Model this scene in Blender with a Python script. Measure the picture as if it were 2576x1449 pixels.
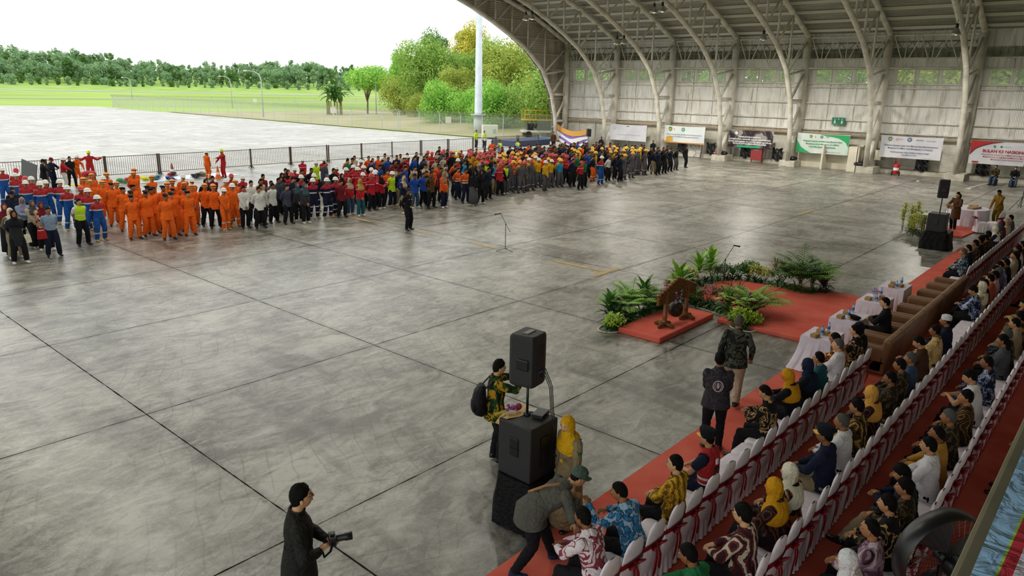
import bpy, bmesh, math, random
import numpy as np
from mathutils import Vector, Matrix
for _o in list(bpy.data.objects): bpy.data.objects.remove(_o)
SC = bpy.context.scene; COL = SC.collection
PI = math.pi; R = math.radians
rnd = random.Random(7)
# ---------------------------------------------------------------- camera
CAM_H = 5.7; FPX = 1818.26; PITCH, YAW, ROLL = 0.26942507, 0.71742068, 0.02141117
def cam_basis():
    cy, sy, cp, sp = math.cos(YAW), math.sin(YAW), math.cos(PITCH), math.sin(PITCH)
    f = Vector((cy*cp, sy*cp, -sp)); r = Vector((sy, -cy, 0)); u = r.cross(f)
    c, s = math.cos(ROLL), math.sin(ROLL)
    return r*c + u*s, -r*s + u*c, f
CR, CU, CF = cam_basis()
cam = bpy.data.cameras.new('camera'); cam.sensor_width = 36; cam.lens = FPX/2576*36
cam.clip_start = 0.05; cam.clip_end = 3000
co = bpy.data.objects.new('camera', cam); COL.objects.link(co)
co.matrix_world = Matrix(((CR.x, CU.x, -CF.x, 0), (CR.y, CU.y, -CF.y, 0), (CR.z, CU.z, -CF.z, CAM_H), (0, 0, 0, 1)))
SC.camera = co
def floor_at(px, py, z=0.0):
    """world x, y of the survey point seen at pixel (px, py) on the level z"""
    d = CF + CR*((px-1288)/FPX) + CU*((724.5-py)/FPX)
    t = (z-CAM_H)/d.z
    return d.x*t, d.y*t
# ---------------------------------------------------------------- world, sun, exposure
wd = bpy.data.worlds.new('overcast_sky'); SC.world = wd; wd.use_nodes = True
nt = wd.node_tree; bg = nt.nodes['Background']
tc = nt.nodes.new('ShaderNodeTexCoord'); sx = nt.nodes.new('ShaderNodeSeparateXYZ'); rp = nt.nodes.new('ShaderNodeValToRGB')
nt.links.new(tc.outputs['Generated'], sx.inputs[0]); nt.links.new(sx.outputs['Z'], rp.inputs[0]); nt.links.new(rp.outputs[0], bg.inputs[0])
rp.color_ramp.elements[0].color = (.90, .93, .89, 1); rp.color_ramp.elements[1].color = (.93, .97, 1.0, 1)
rp.color_ramp.elements[0].position = 0.0; rp.color_ramp.elements[1].position = 0.6
bg.inputs[1].default_value = SKY = 1.9
sun = bpy.data.lights.new('sun', 'SUN'); sun.energy = 1.2; sun.angle = R(12); sun.color = (1, .95, .82)
so = bpy.data.objects.new('sun', sun); COL.objects.link(so)
so.rotation_euler = Vector((-.55, .25, .75)).to_track_quat('Z', 'Y').to_euler()   # high veiled sun outside the hangar, towards the far left
SC.view_settings.view_transform = 'Standard'; SC.view_settings.look = 'None'
SC.view_settings.gamma = 1; SC.view_settings.use_curve_mapping = False
SC.view_settings.exposure = 0.0
SC.cycles.use_denoising = True; SC.cycles.max_bounces = 8; SC.cycles.diffuse_bounces = 5
SC.cycles.caustics_reflective = False; SC.cycles.caustics_refractive = False
SC.cycles.sample_clamp_indirect = 8
# ---------------------------------------------------------------- tagging
def tag(o, label=None, cat=None, group=None, kind=None):
    if label: o['label'] = label
    if cat: o['category'] = cat
    if group: o['group'] = group
    if kind: o['kind'] = kind
    return o
def empty(name, loc=(0, 0, 0), rz=0, label=None, cat=None, group=None):
    o = bpy.data.objects.new(name, None); COL.objects.link(o); o.empty_display_size = .1
    o.location = loc; o.rotation_euler = (0, 0, rz)
    return tag(o, label, cat, group)
def link(name, me, parent=None, loc=None, mtx=None):
    o = bpy.data.objects.new(name, me); COL.objects.link(o)
    if parent: o.parent = parent
    if loc is not None: o.location = loc
    if mtx is not None: o.matrix_local = mtx
    return o
def ord_(n):
    return '%d%s' % (n, 'th' if 10 <= n % 100 <= 20 else {1: 'st', 2: 'nd', 3: 'rd'}.get(n % 10, 'th'))
# ---------------------------------------------------------------- mesh builder
class MB:
    def __init__(s): s.v = []; s.f = []; s.m = []
    def add(s, vs, fs, mi=0):
        b = len(s.v); s.v += [tuple(v) for v in vs]; s.f += [tuple(i+b for i in f) for f in fs]; s.m += [mi]*len(fs); return s
    def box(s, c, d, mi=0, rot=None, taper=1.0):
        cx, cy, cz = c; a, b, h = d[0]/2, d[1]/2, d[2]/2
        vs = []
        for z in (-h, h):
            k = 1 if z < 0 else taper
            for x, y in ((-a, -b), (a, -b), (a, b), (-a, b)):
                p = Vector((x*k, y*k, z))
                if rot is not None: p = rot @ p
                vs.append((p.x+cx, p.y+cy, p.z+cz))
        return s.add(vs, [(3, 2, 1, 0), (4, 5, 6, 7), (0, 1, 5, 4), (1, 2, 6, 5), (2, 3, 7, 6), (3, 0, 4, 7)], mi)
    def tube(s, p0, p1, r0, r1=None, n=8, mi=0, cap=True):
        r1 = r0 if r1 is None else r1
        return s.loft([(Vector(p0), r0, r0), (Vector(p1), r1, r1)], n, mi, cap)
    def loft(s, rings, n=12, mi=0, cap=True, up=None):
        """rings: (centre, rx, ry[, xdir]) ; ring planes perpendicular to the path; xdir gives the rx axis"""
        vs = []; k = len(rings); last = None
        for i, rg in enumerate(rings):
            c = Vector(rg[0]); a = Vector(rings[max(i-1, 0)][0]); b = Vector(rings[min(i+1, k-1)][0])
            d = (b-a)
            d = d.normalized() if d.length > 1e-9 else Vector((0, 0, 1))
            if len(rg) > 3: x = Vector(rg[3])
            elif last is not None: x = last
            else: x = Vector((1, 0, 0)) if abs(d.x) < .9 else Vector((0, 1, 0))
            x = (x - d*x.dot(d)); x = x.normalized() if x.length > 1e-6 else d.orthogonal().normalized()
            last = x; y = d.cross(x)
            for j in range(n):
                t = 2*PI*j/n
                p = c + x*(rg[1]*math.cos(t)) + y*(rg[2]*math.sin(t)); vs.append((p.x, p.y, p.z))
        fs = [(i*n+j, i*n+(j+1) % n, (i+1)*n+(j+1) % n, (i+1)*n+j) for i in range(k-1) for j in range(n)]
        if cap: fs.append(tuple(range(n-1, -1, -1))); fs.append(tuple((k-1)*n+j for j in range(n)))
        return s.add(vs, fs, mi)
    def path(s, pts, r, n=6, mi=0):
        return s.loft([(p, r, r) for p in pts], n, mi)
    def ell(s, c, r, mi=0, n=12, k=8, rot=None):
        vs = []; c = Vector(c)
        for i in range(1, k):
            t = PI*i/k
            for j in range(n):
                u = 2*PI*j/n
                p = Vector((r[0]*math.sin(t)*math.cos(u), r[1]*math.sin(t)*math.sin(u), r[2]*math.cos(t)))
                if rot is not None: p = rot @ p
                vs.append(c+p)
        a = Vector((0, 0, r[2]));
        if rot is not None: a = rot @ a
        vs.append(c+a); vs.append(c-a); T = len(vs)-2; B = T+1
        fs = [(i*n+j, (i+1)*n+j, (i+1)*n+(j+1) % n, i*n+(j+1) % n) for i in range(k-2) for j in range(n)]
        fs += [(T, j, (j+1) % n) for j in range(n)] + [(B, (k-2)*n+(j+1) % n, (k-2)*n+j) for j in range(n)]
        return s.add(vs, fs, mi)
    def quad(s, a, b, c, d, mi=0): return s.add([a, b, c, d], [(0, 1, 2, 3)], mi)
    def grid(s, fn, nu, nv, mi=0, closeu=False):
        vs = [fn(i/(nu if closeu else nu-1), j/(nv-1)) for j in range(nv) for i in range(nu)]
        nn = nu if closeu else nu-1
        fs = [(j*nu+i, j*nu+(i+1) % nu, (j+1)*nu+(i+1) % nu, (j+1)*nu+i) for j in range(nv-1) for i in range(nn)]
        return s.add(vs, fs, mi)
    def lathe(s, prof, c=(0, 0, 0), n=16, mi=0):
        return s.grid(lambda u, v: (c[0]+prof[round(v*(len(prof)-1))][0]*math.cos(2*PI*u), c[1]+prof[round(v*(len(prof)-1))][0]*math.sin(2*PI*u), c[2]+prof[round(v*(len(prof)-1))][1]), n, len(prof), mi, True)
    def mesh(s, name, mats, smooth=True):
        me = bpy.data.meshes.new(name); me.from_pydata(s.v, [], s.f); me.update()
        for m in (mats if isinstance(mats, (list, tuple)) else [mats]): me.materials.append(m)
        if s.m: me.polygons.foreach_set('material_index', s.m)
        if smooth: me.polygons.foreach_set('use_smooth', [True]*len(s.f))
        return me
    def build(s, name, mats, parent=None, smooth=False, loc=None, bevel=0, mtx=None):
        o = link(name, s.mesh(name, mats, smooth), parent, loc, mtx)
        if bevel:
            b = o.modifiers.new('bevel', 'BEVEL'); b.width = bevel; b.segments = 2; b.limit_method = 'ANGLE'
        return o
def part(name, mb, mats, parent, **k): return mb.build(name, mats, parent, **k)
def struct(name, mb, mats, **k): return tag(mb.build(name, mats, **k), kind='structure')
def copy_tree(o, parent=None):
    c = o.copy(); COL.objects.link(c)
    if parent is not None: c.parent = parent
    for ch in list(o.children): copy_tree(ch, c)
    return c
# ---------------------------------------------------------------- materials
MATS = {}
def srgb(c):
    if isinstance(c, str): c = [int(c[i:i+2], 16)/255 for i in (0, 2, 4)]
    return tuple((x/12.92 if x <= .04045 else ((x+.055)/1.055)**2.4) for x in c)+(1,)
def mat(name, col, rough=.6, metal=0, emis=None, es=0, alpha=1, spec=.5, trans=0):
    m = bpy.data.materials.new(name); m.use_nodes = True; b = m.node_tree.nodes['Principled BSDF']
    b.inputs['Base Color'].default_value = srgb(col); b.inputs['Roughness'].default_value = rough
    b.inputs['Metallic'].default_value = metal; b.inputs['Specular IOR Level'].default_value = spec
    if emis: b.inputs['Emission Color'].default_value = srgb(emis); b.inputs['Emission Strength'].default_value = es
    if alpha < 1: b.inputs['Alpha'].default_value = alpha
    if trans: b.inputs['Transmission Weight'].default_value = trans
    MATS[name] = m; return m
def NB(m):
    t = m.node_tree
    def N(k, **a):
        n = t.nodes.new('ShaderNode'+k)
        for q, v in a.items():
            if q.startswith('i_'): n.inputs[q[2:].replace('_', ' ')].default_value = v
            else: setattr(n, q, v)
        return n
    return t, N, t.links.new, t.nodes['Principled BSDF']
def ramp(N, stops, interp='LINEAR'):
    r = N('ValToRGB'); cr = r.color_ramp; cr.interpolation = interp
    while len(cr.elements) > 1: cr.elements.remove(cr.elements[-1])
    cr.elements[0].position = stops[0][0]; cr.elements[0].color = srgb(stops[0][1])
    for p, c in stops[1:]:
        e = cr.elements.new(p); e.color = srgb(c)
    return r
def noisy(name, c1, c2, scale=5, rough=.7, detail=4, metal=0, bump=0, bscale=None, stretch=None, lo=.35, hi=.65, spec=.5):
    m = mat(name, c1, rough, metal, spec=spec); t, N, L, B = NB(m)
    tc = N('TexCoord'); n = N('TexNoise', i_Scale=scale, i_Detail=detail)
    src = tc.outputs['Object']
    if stretch:
        mp = N('Mapping'); mp.inputs['Scale'].default_value = stretch; L(src, mp.inputs[0]); src = mp.outputs[0]
    L(src, n.inputs['Vector']); r = ramp(N, [(lo, c1), (hi, c2)]); L(n.outputs[0], r.inputs[0]); L(r.outputs[0], B.inputs['Base Color'])
    if bump:
        n2 = N('TexNoise', i_Scale=bscale or scale*3, i_Detail=3); L(src, n2.inputs['Vector'])
        b = N('Bump', i_Strength=bump, i_Distance=.02); L(n2.outputs[0], b.inputs['Height']); L(b.outputs[0], B.inputs['Normal'])
    return m
def cloth(name, col, rough=.85):
    """plain woven cloth with soft wrinkles"""
    m = mat(name, col, rough, spec=.2); t, N, L, B = NB(m)
    tc = N('TexCoord'); n = N('TexNoise', i_Scale=11., i_Detail=3, i_Distortion=1.5); L(tc.outputs['Object'], n.inputs['Vector'])
    b = N('Bump', i_Strength=.8, i_Distance=.06); L(n.outputs[0], b.inputs['Height']); L(b.outputs[0], B.inputs['Normal'])
    return m
def batik(name, cols, scale=14, kind='voronoi', rough=.8, dist=3):
    m = mat(name, cols[0], rough, spec=.2); t, N, L, B = NB(m); tc = N('TexCoord')
    wn = N('TexNoise', i_Scale=scale*.6, i_Detail=2); L(tc.outputs['Object'], wn.inputs['Vector'])
    mx = N('MixRGB'); mx.inputs[0].default_value = .12*dist/3; L(tc.outputs['Object'], mx.inputs[1]); L(wn.outputs['Color'], mx.inputs[2])
    if kind == 'voronoi':
        p = N('TexVoronoi', i_Scale=scale); p.feature = 'F1'; L(mx.outputs[0], p.inputs['Vector']); out = p.outputs['Distance']; k = 1.0
    elif kind == 'cell':
        p = N('TexVoronoi', i_Scale=scale); L(mx.outputs[0], p.inputs['Vector']); sp = N('SeparateColor'); L(p.outputs['Color'], sp.inputs[0]); out = sp.outputs[0]
    elif kind == 'wave':
        p = N('TexWave', i_Scale=scale*.25, i_Distortion=7., i_Detail=2.); L(mx.outputs[0], p.inputs['Vector']); out = p.outputs['Fac']
    else:
        p = N('TexNoise', i_Scale=scale*.5, i_Detail=2., i_Distortion=1.2); L(mx.outputs[0], p.inputs['Vector']); out = p.outputs[0]
    n = len(cols)
    if kind == 'noise': st = [(.36+.30*i/n, c) for i, c in enumerate(cols)]
    elif kind == 'voronoi': st = [(.02+.75*i/n, c) for i, c in enumerate(cols)]
    else: st = [(i/n, c) for i, c in enumerate(cols)]
    r = ramp(N, st, 'CONSTANT'); L(out, r.inputs[0]); L(r.outputs[0], B.inputs['Base Color'])
    n3 = N('TexNoise', i_Scale=11., i_Detail=3, i_Distortion=1.5); L(tc.outputs['Object'], n3.inputs['Vector']); b = N('Bump', i_Strength=.8, i_Distance=.06); L(n3.outputs[0], b.inputs['Height']); L(b.outputs[0], B.inputs['Normal'])
    return m
def bands(name, stops, rough=.8):
    """garment whose colours change with height on the wearer"""
    m = mat(name, stops[0][1], rough, spec=.2); t, N, L, B = NB(m); tc = N('TexCoord'); s = N('SeparateXYZ'); L(tc.outputs['Object'], s.inputs[0])
    d = N('Math', operation='DIVIDE'); d.inputs[1].default_value = 2.0; L(s.outputs['Z'], d.inputs[0])
    r = ramp(N, [(z/2, c) for z, c in stops], 'CONSTANT'); L(d.outputs[0], r.inputs[0]); L(r.outputs[0], B.inputs['Base Color'])
    n = N('TexNoise', i_Scale=11., i_Detail=3, i_Distortion=1.5); L(tc.outputs['Object'], n.inputs['Vector'])
    b = N('Bump', i_Strength=.8, i_Distance=.06); L(n.outputs[0], b.inputs['Height']); L(b.outputs[0], B.inputs['Normal'])
    return m
# ---------------------------------------------------------------- setting materials
def concrete(name, dark, light, joint, tyre, x0, y0, pitch, rough=(.32, .6), jw=.011):
    m = mat(name, light, .5, spec=.5); t, N, L, B = NB(m); tc = N('TexCoord'); P = tc.outputs['Object']
    def noise(sc, det=5, dist=0, scl=None):
        n = N('TexNoise', i_Scale=sc, i_Detail=det, i_Distortion=dist)
        if scl:
            mp = N('Mapping'); mp.inputs['Scale'].default_value = scl; L(P, mp.inputs[0]); L(mp.outputs[0], n.inputs['Vector'])
        else: L(P, n.inputs['Vector'])
        return n.outputs[0]
    def mth(op, a, b=None, c=None):
        n = N('Math', operation=op)
        for i, v in enumerate((a, b, c)):
            if v is None: continue
            if isinstance(v, (int, float)): n.inputs[i].default_value = v
            else: L(v, n.inputs[i])
        return n.outputs[0]
    def mix(f, a, b, mode='MIX'):
        n = N('MixRGB', blend_type=mode)
        for i, v in enumerate((f, a, b)):
            if isinstance(v, (int, float)): n.inputs[i].default_value = v
            elif isinstance(v, str): n.inputs[i].default_value = srgb(v)
            else: L(v, n.inputs[i])
        return n.outputs[0]
    r1 = ramp(N, [(.40, dark), (.60, light)]); L(mth('ADD', mth('MULTIPLY', noise(.35, 6, 1.5), .42), mth('ADD', mth('MULTIPLY', noise(2.0, 12, 1.6, (.7, 1.5, 1)), .38), mth('MULTIPLY', noise(14, 6, 1.0), .20))), r1.inputs[0])
    col = r1.outputs[0]
    s = N('SeparateXYZ'); L(P, s.inputs[0])
    gx = mth('DIVIDE', mth('SUBTRACT', s.outputs[0], x0), pitch); gy = mth('DIVIDE', mth('SUBTRACT', s.outputs[1], y0), pitch)
    cv = N('CombineXYZ'); L(mth('FLOOR', gx), cv.inputs[0]); L(mth('FLOOR', gy), cv.inputs[1])
    wn = N('TexWhiteNoise'); wn.noise_dimensions = '3D'; L(cv.outputs[0], wn.inputs['Vector'])
    col = mix(1.0, col, mth('ADD', mth('MULTIPLY', wn.outputs[0], .12), .91), 'MULTIPLY')       # each slab its own tone
    if tyre:
        for k, (sc, ang, dist) in enumerate(((.9, .4, 9), (.7, 1.9, 12), (1.3, .9, 14))):        # curved trowel and tyre marks
            mp = N('Mapping'); mp.inputs['Rotation'].default_value = (0, 0, ang); L(P, mp.inputs[0])
            w = N('TexWave', i_Scale=sc, i_Distortion=float(dist), i_Detail=2.5); w.inputs['Detail Scale'].default_value = .35; L(mp.outputs[0], w.inputs['Vector'])
            rr = ramp(N, [(.0, 'b0aba3'), (.03, 'ffffff')]); L(w.outputs['Fac'], rr.inputs[0])
            f = ramp(N, [(.47, '000000'), (.62, 'ffffff')]); L(noise(.5+.2*k, 3, 0), f.inputs[0])
            col = mix(mth('MULTIPLY', f.outputs[0], .5), col, mix(1.0, col, rr.outputs[0], 'MULTIPLY'))
        sp = ramp(N, [(.70, 'ffffff'), (.76, '5a544a')]); L(noise(4.5, 2), sp.inputs[0])            # small scuffs
        col = mix(.45, col, mix(1.0, col, sp.outputs[0], 'MULTIPLY'))
        st = ramp(N, [(.58, 'ffffff'), (.72, '8a8478')]); L(noise(1.1, 4, 1, (1, .22, 1)), st.inputs[0])
        col = mix(.6, col, mix(1.0, col, st.outputs[0], 'MULTIPLY'))
    def dist_line(g): return mth('MULTIPLY', mth('ABSOLUTE', mth('SUBTRACT', mth('FRACT', mth('ADD', g, .5)), .5)), pitch)
    wob = mth('MULTIPLY', mth('SUBTRACT', noise(3, 3), .5), .03)
    d = mth('MINIMUM', mth('ADD', dist_line(gx), wob), mth('ADD', dist_line(gy), wob))
    grime = mth('MULTIPLY', mth('SUBTRACT', 1, mth('MINIMUM', mth('DIVIDE', mth('ABSOLUTE', d), .14), 1)), mth('MULTIPLY', noise(.7, 4), .55))
    col = mix(grime, col, joint)
    line = mth('LESS_THAN', mth('ABSOLUTE', d), jw); col = mix(line, col, joint); L(mth('SUBTRACT', .5, mth('MULTIPLY', line, .48)), B.inputs['Specular IOR Level'])
    L(col, B.inputs['Base Color'])
    rg = N('MapRange'); rg.inputs['To Min'].default_value = rough[0]; rg.inputs['To Max'].default_value = rough[1]; L(noise(1.6, 6, .8), rg.inputs[0]); L(mth('MAXIMUM', rg.outputs[0], mth('MULTIPLY', line, .9)), B.inputs['Roughness'])
    b = N('Bump', i_Strength=.25, i_Distance=.02); L(noise(5, 6, 1), b.inputs['Height']); L(b.outputs[0], B.inputs['Normal'])
    return m
M_floor = concrete('hangar_concrete', '5b5951', 'a3a198', '231f1b', True, 4.6, 7.5, 5.04, (.22, .45))
M_apron = concrete('apron_concrete', '9a9892', 'b9b7b1', '72706a', False, 4.6, 7.5, 5.04, (.7, .9))
M_white = mat('white_steel_paint', 'cfccc2', .55)
M_truss = noisy('weathered_white_paint', 'dcd8cd', 'b5aea0', 1.6, .6, 6, lo=.4, hi=.75)
M_roof = noisy('roof_sheet_lining', '9c9a92', '807d73', .8, .5, 5, metal=.05, bump=.5, bscale=1.2, stretch=(6, .5, 1))
M_purlin = mat('purlin_steel', 'dedbd0', .5)
M_grass = noisy('mown_grass', '77902f', '8fa840', .02, .95, 8)
M_grass2 = noisy('rough_grass', '5f8a2a', '93a848', .08, .95, 8)
M_sand = noisy('sandy_ground', 'a8977c', '87894f', .12, .95, 6)
M_tar = mat('runway_asphalt', '8f9190', .9)
M_plinth = noisy('painted_plinth', 'c9c5b8', 'aaa596', 2, .8)
def foil_mat():
    m = mat('foil_insulation', 'd4d3cf', .45, .08); t, N, L, B = NB(m); tc = N('TexCoord')
    n = N('TexNoise', i_Scale=1.1, i_Detail=5, i_Distortion=.6); mp = N('Mapping'); mp.inputs['Scale'].default_value = (1, 3.2, .45)
    L(tc.outputs['Object'], mp.inputs[0]); L(mp.outputs[0], n.inputs['Vector'])
    r = ramp(N, [(.22, '85796a'), (.31, 'bdbab2'), (.44, 'e2e1dd'), (.7, 'f2f1ee')]); L(n.outputs[0], r.inputs[0]); L(r.outputs[0], B.inputs['Base Color'])
    n2 = N('TexNoise', i_Scale=2.0, i_Detail=4); mp2 = N('Mapping'); mp2.inputs['Scale'].default_value = (1, 2.2, .5); L(tc.outputs['Object'], mp2.inputs[0]); L(mp2.outputs[0], n2.inputs['Vector'])
    w = N('TexWave', i_Scale=3.2, i_Distortion=1.5, bands_direction='Y'); L(tc.outputs['Object'], w.inputs['Vector'])
    mx = N('MixRGB'); mx.inputs[0].default_value = .18; L(n2.outputs[0], mx.inputs[1]); L(w.outputs['Fac'], mx.inputs[2])
    b = N('Bump', i_Strength=.9, i_Distance=.12); L(mx.outputs[0], b.inputs['Height']); L(b.outputs[0], B.inputs['Normal'])
    return m
M_foil = foil_mat()
M_slat = noisy('louvre_slats', 'e0ddd2', 'c6c2b4', 1.5, .6)
M_dark = mat('dark_gap', '2c2b28', .8)
M_rust = noisy('rusty_rail', 'a58a60', '8e8576', 1.2, .7)
M_glass = mat('hazy_window_glass', 'dfe9dd', .15, alpha=.3)
M_beige = noisy('beige_panel', 'dcd6c4', 'c9c2ae', 1.0, .6)
M_black = mat('black_plastic', '17171a', .42); M_blackc = cloth('black_drape', '0d0d0f', .6)
M_yel = noisy('worn_yellow_paint', 'c9a24c', 'a39468', 4, .7)
# ---------------------------------------------------------------- ground, apron, floor
mb = MB(); mb.box((29.7, 21, -.15), (64, 51.5, .3)); struct('floor', mb, M_floor)
mb = MB(); V = [(-260, 46.75), (62, 46.75), (62.4, 175), (46, 186), (-260, 372)]
mb.add([(x, y, .0) for x, y in V]+[(x, y, -.2) for x, y in V], [(0, 1, 2, 3, 4)]+[(i+5, (i+1) % 5+5, (i+1) % 5, i) for i in range(5)])
struct('ground_apron', mb, M_apron)
mb = MB(); mb.grid(lambda u, v: (-700+2300*u, -60+1500*v, -.12), 3, 3); struct('ground', mb, M_grass)
mb = MB()
mb.grid(lambda u, v: (64+u*95, 50+v*95, -.05+2.2*math.sin(PI*min(u*1.6, 1))**2*max(0, 1-abs(v-.25)*2.2)), 16, 16); struct('ground_sandy_bank', mb, M_sand)
def strip(p0, p1, w, z, m, name):
    a = Vector((*floor_at(*p0), z)); b = Vector((*floor_at(*p1), z)); d = (b-a).normalized(); n = Vector((-d.y, d.x, 0))*w/2
    a = a-d*500; b = b+d*900; mb = MB(); mb.quad(a-n, b-n, b+n, a+n); struct(name, mb, m)
strip((0, 224.8), (614, 236), 26, -.06, M_tar, 'road_runway'); strip((0, 245.8), (700, 252), 7, -.06, M_tar, 'road_taxiway')
# low rise with rough grass below the forest
mb = MB()
def far_hill(u, v):
    px = -700+1900*u; d = CF + CR*((px-1288)/FPX) + CU*((724.5-195-px/2576*55)/FPX); hd = Vector((d.x, d.y, 0)).normalized(); k = 520+v*330; return (hd.x*k, hd.y*k, -.1+14*v**1.5*(1 if px < 640 else max(.3, 1-(px-640)/800)))
mb.grid(far_hill, 40, 10); struct('hills', mb, M_grass2, smooth=True)
def flat(name, pts, m, z=.006):
    mb = MB(); mb.add([(x, y, z) for x, y in pts], [tuple(range(len(pts)))]); return tag(mb.build(name, m), kind='structure')
for a, b in ((14.95, 12.78), (18.85, 17.5), (22.15, 21.1), (26.7, 25.0)): flat('road_marking', [(19.17, b), (19.33, b), (19.33, a), (19.17, a)], M_yel)
flat('road_marking', [(18.4, 12.62), (19.95, 12.62), (19.95, 12.78), (18.4, 12.78)], M_yel); flat('road_marking', [(35.9, 12.6), (37.6, 12.6), (37.6, 12.76), (35.9, 12.76)], M_yel)
for x in (36.5, 36.85): flat('trim_1', [(x, -4), (x+.05, -4), (x+.05, 46), (x, 46)], M_rust, .008)
flat('road_marking', [(55, 8.9), (62, 8.3), (62, 8.4), (55, 9.0)], M_white)
# ---------------------------------------------------------------- hangar frame
XC = 29.0
INN = [(59.6, .5), (59.35, 3), (58.65, 5.2), (57.9, 6.4), (57.1, 7.55), (54.8, 9.25), (52.5, 10.38), (50.2, 11.35), (47.6, 12.3), (44, 13.35), (40, 14.3), (35, 15.1), (29, 15.4)]
OUT = [(61.9, 9.7), (61, 10.15), (57.4, 11.55), (54.9, 12.5), (52.5, 13.15), (50.3, 13.75), (47.6, 14.35), (44, 15.15), (40, 15.9), (35, 16.55), (29, 16.85)]
INN = INN+[(2*XC-x, z) for x, z in reversed(INN[:-1])]; OUT = OUT+[(2*XC-x, z) for x, z in reversed(OUT[:-1])]
def zat(P, x):
    for (a, b), (c, d) in zip(P, P[1:]):
        if c <= x <= a and a != c: return b+(d-b)*(a-x)/(a-c)
    return P[-1][1]
NODES = [57.4, 54.8, 52.5, 50.25, 47.7, 44.2, 40.5, 36.7, 32.9, 29.0]
NODES = NODES+[2*XC-x for x in reversed(NODES[:-1])]
TY = [10.5+6*k for k in range(7)]+[4.5, -1.5]
def truss(y, i):
    lab = 'white tubular steel roof truss at the open front edge of the hangar' if i == 6 else 'white tubular steel roof truss, %s back from the hangar opening' % ord_(7-i)
    t = empty('roof_truss', (0, y, 0), 0, lab, 'truss', 'roof trusses of the hangar')
    mb = MB(); mb.loft([((x, 0, z), .19, .19) for x, z in INN], 10); part('inner_chord', mb, M_truss, t, smooth=True)
    mb = MB(); mb.loft([((x, 0, z), .2, .2) for x, z in OUT], 10); part('outer_chord', mb, M_truss, t, smooth=True)
    for sx in (1, -1):
        q = lambda x: XC+sx*(x-XC)
        mb = MB(); mb.tube((q(61), 0, .5), (q(61), 0, 10.2), .3, n=14); part('column', mb, M_truss, t, smooth=True)
        for (a, b, c, d, r) in ((61, 5.2, 58.7, 5.2, .13), (61, 2.6, 59.45, 2.6, .13), (61, 7.6, 57.5, 7.1, .1), (61, 7.45, 58.7, 5.3, .12), (61, 5.0, 59.4, 2.7, .12), (61, 2.5, 59.7, .7, .16), (61, 9.9, 57.5, 7.3, .09)):
            mb = MB(); mb.tube((q(a), 0, b), (q(c), 0, d), r, n=8); part('brace', mb, M_truss, t, smooth=True)
    for k, x in enumerate(NODES):
        zi = zat(INN, x); zo = zat(OUT, x); mb = MB(); mb.tube((x, 0, zi), (x, 0, zo), .085, n=7)
        if x > XC and k+1 < len(NODES): x2 = NODES[k]; x3 = NODES[k+1]; mb.tube((x3, 0, zat(INN, x3)), (x2, 0, zat(OUT, x2)), .085, n=7)
        if x <= XC and k > 0 and k+1 < len(NODES): x3 = NODES[k+1]; mb.tube((x, 0, zat(INN, x)), (x3, 0, zat(OUT, x3)), .085, n=7)
        part('web_member', mb, M_truss, t, smooth=True)
    return t
for i, y in enumerate(TY[:7]): truss(y, i)
mb = MB()
for y in TY[:7]:
    pass
for i, y in enumerate(TY[:7]):
    mb = MB(); mb.box((60.5, y, .25), (2.1, 1.25, .5)); o = struct('trim_%d' % (20+i), mb, M_plinth, bevel=.02)
# lattice girders along the wall between the columns
for i in range(6):
    y = TY[i]; t = empty('lattice_girder', (61, y, 0), 0, 'light lattice girder above the wall windows, %s bay from the hangar opening' % ord_(6-i), 'girder', 'lattice girders over the windows')
    mb = MB(); mb.tube((0, 0, 10.05), (0, 6, 10.05), .07); mb.tube((0, .2, 7.75), (0, 5.8, 7.75), .05); part('chord', mb, M_truss, t)
    mb = MB()
    for k in range(3):
        a = .3+k*1.8; mb.tube((0, a, 10.0), (0, a+.9, 7.8), .04, n=6); mb.tube((0, a+.9, 7.8), (0, a+1.8, 10.0), .04, n=6); mb.tube((0, a+.9, 7.8), (0, a+.9, 10.0), .03, n=6)
    part('lattice', mb, M_truss, t)
    mb = MB(); mb.tube((.25, 0, 8.95), (.25, 6, 8.95), .06); mb.tube((.25, 0, 9.6), (.25, 6, 9.6), .05)
    for k in range(6): mb.tube((.25, k, 8.95), (.25, k+.5, 9.6), .03, n=5); mb.tube((.25, k+.5, 9.6), (.25, k+1, 8.95), .03, n=5)
    part('catwalk_rail', mb, M_dark if False else noisy('dull_steel', '6d675c', '857f72', 2, .6), t)
# ---------------------------------------------------------------- roof
mb = MB(); RP = [(x, z+.42) for x, z in OUT]; RP[0] = (62.6, 9.85); RP[-1] = (2*XC-62.6, 9.85)
pts = []
for (a, b), (c, d) in zip(RP, RP[1:]):
    for k in range(3): pts.append((a+(c-a)*k/3, b+(d-b)*k/3))
pts.append(RP[-1])
mb.grid(lambda u, v: (pts[round(v*(len(pts)-1))][0], -5.5+u*53.3, pts[round(v*(len(pts)-1))][1]+(.03 if round(u*266) % 2 else 0)), 267, len(pts))
tag(mb.build('ceiling', M_roof), kind='structure')
mb = MB(); mb.grid(lambda u, v: (pts[round(v*(len(pts)-1))][0], -5.5+u*53.3, pts[round(v*(len(pts)-1))][1]+.12), 2, len(pts)); struct('ceiling_outer_skin', mb, M_roof)
n = 0
for s in range(1, 44):
    x = 62.2-s*1.42 if s < 44 else 0
    if x < 2*XC-62: break
    mb = MB(); z = zat(OUT, min(x, 61.9))+.3; mb.box((x, 21.1, z), (.07, 52.5, .2)); struct('trim_%d' % (40+s), mb, M_purlin)
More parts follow.
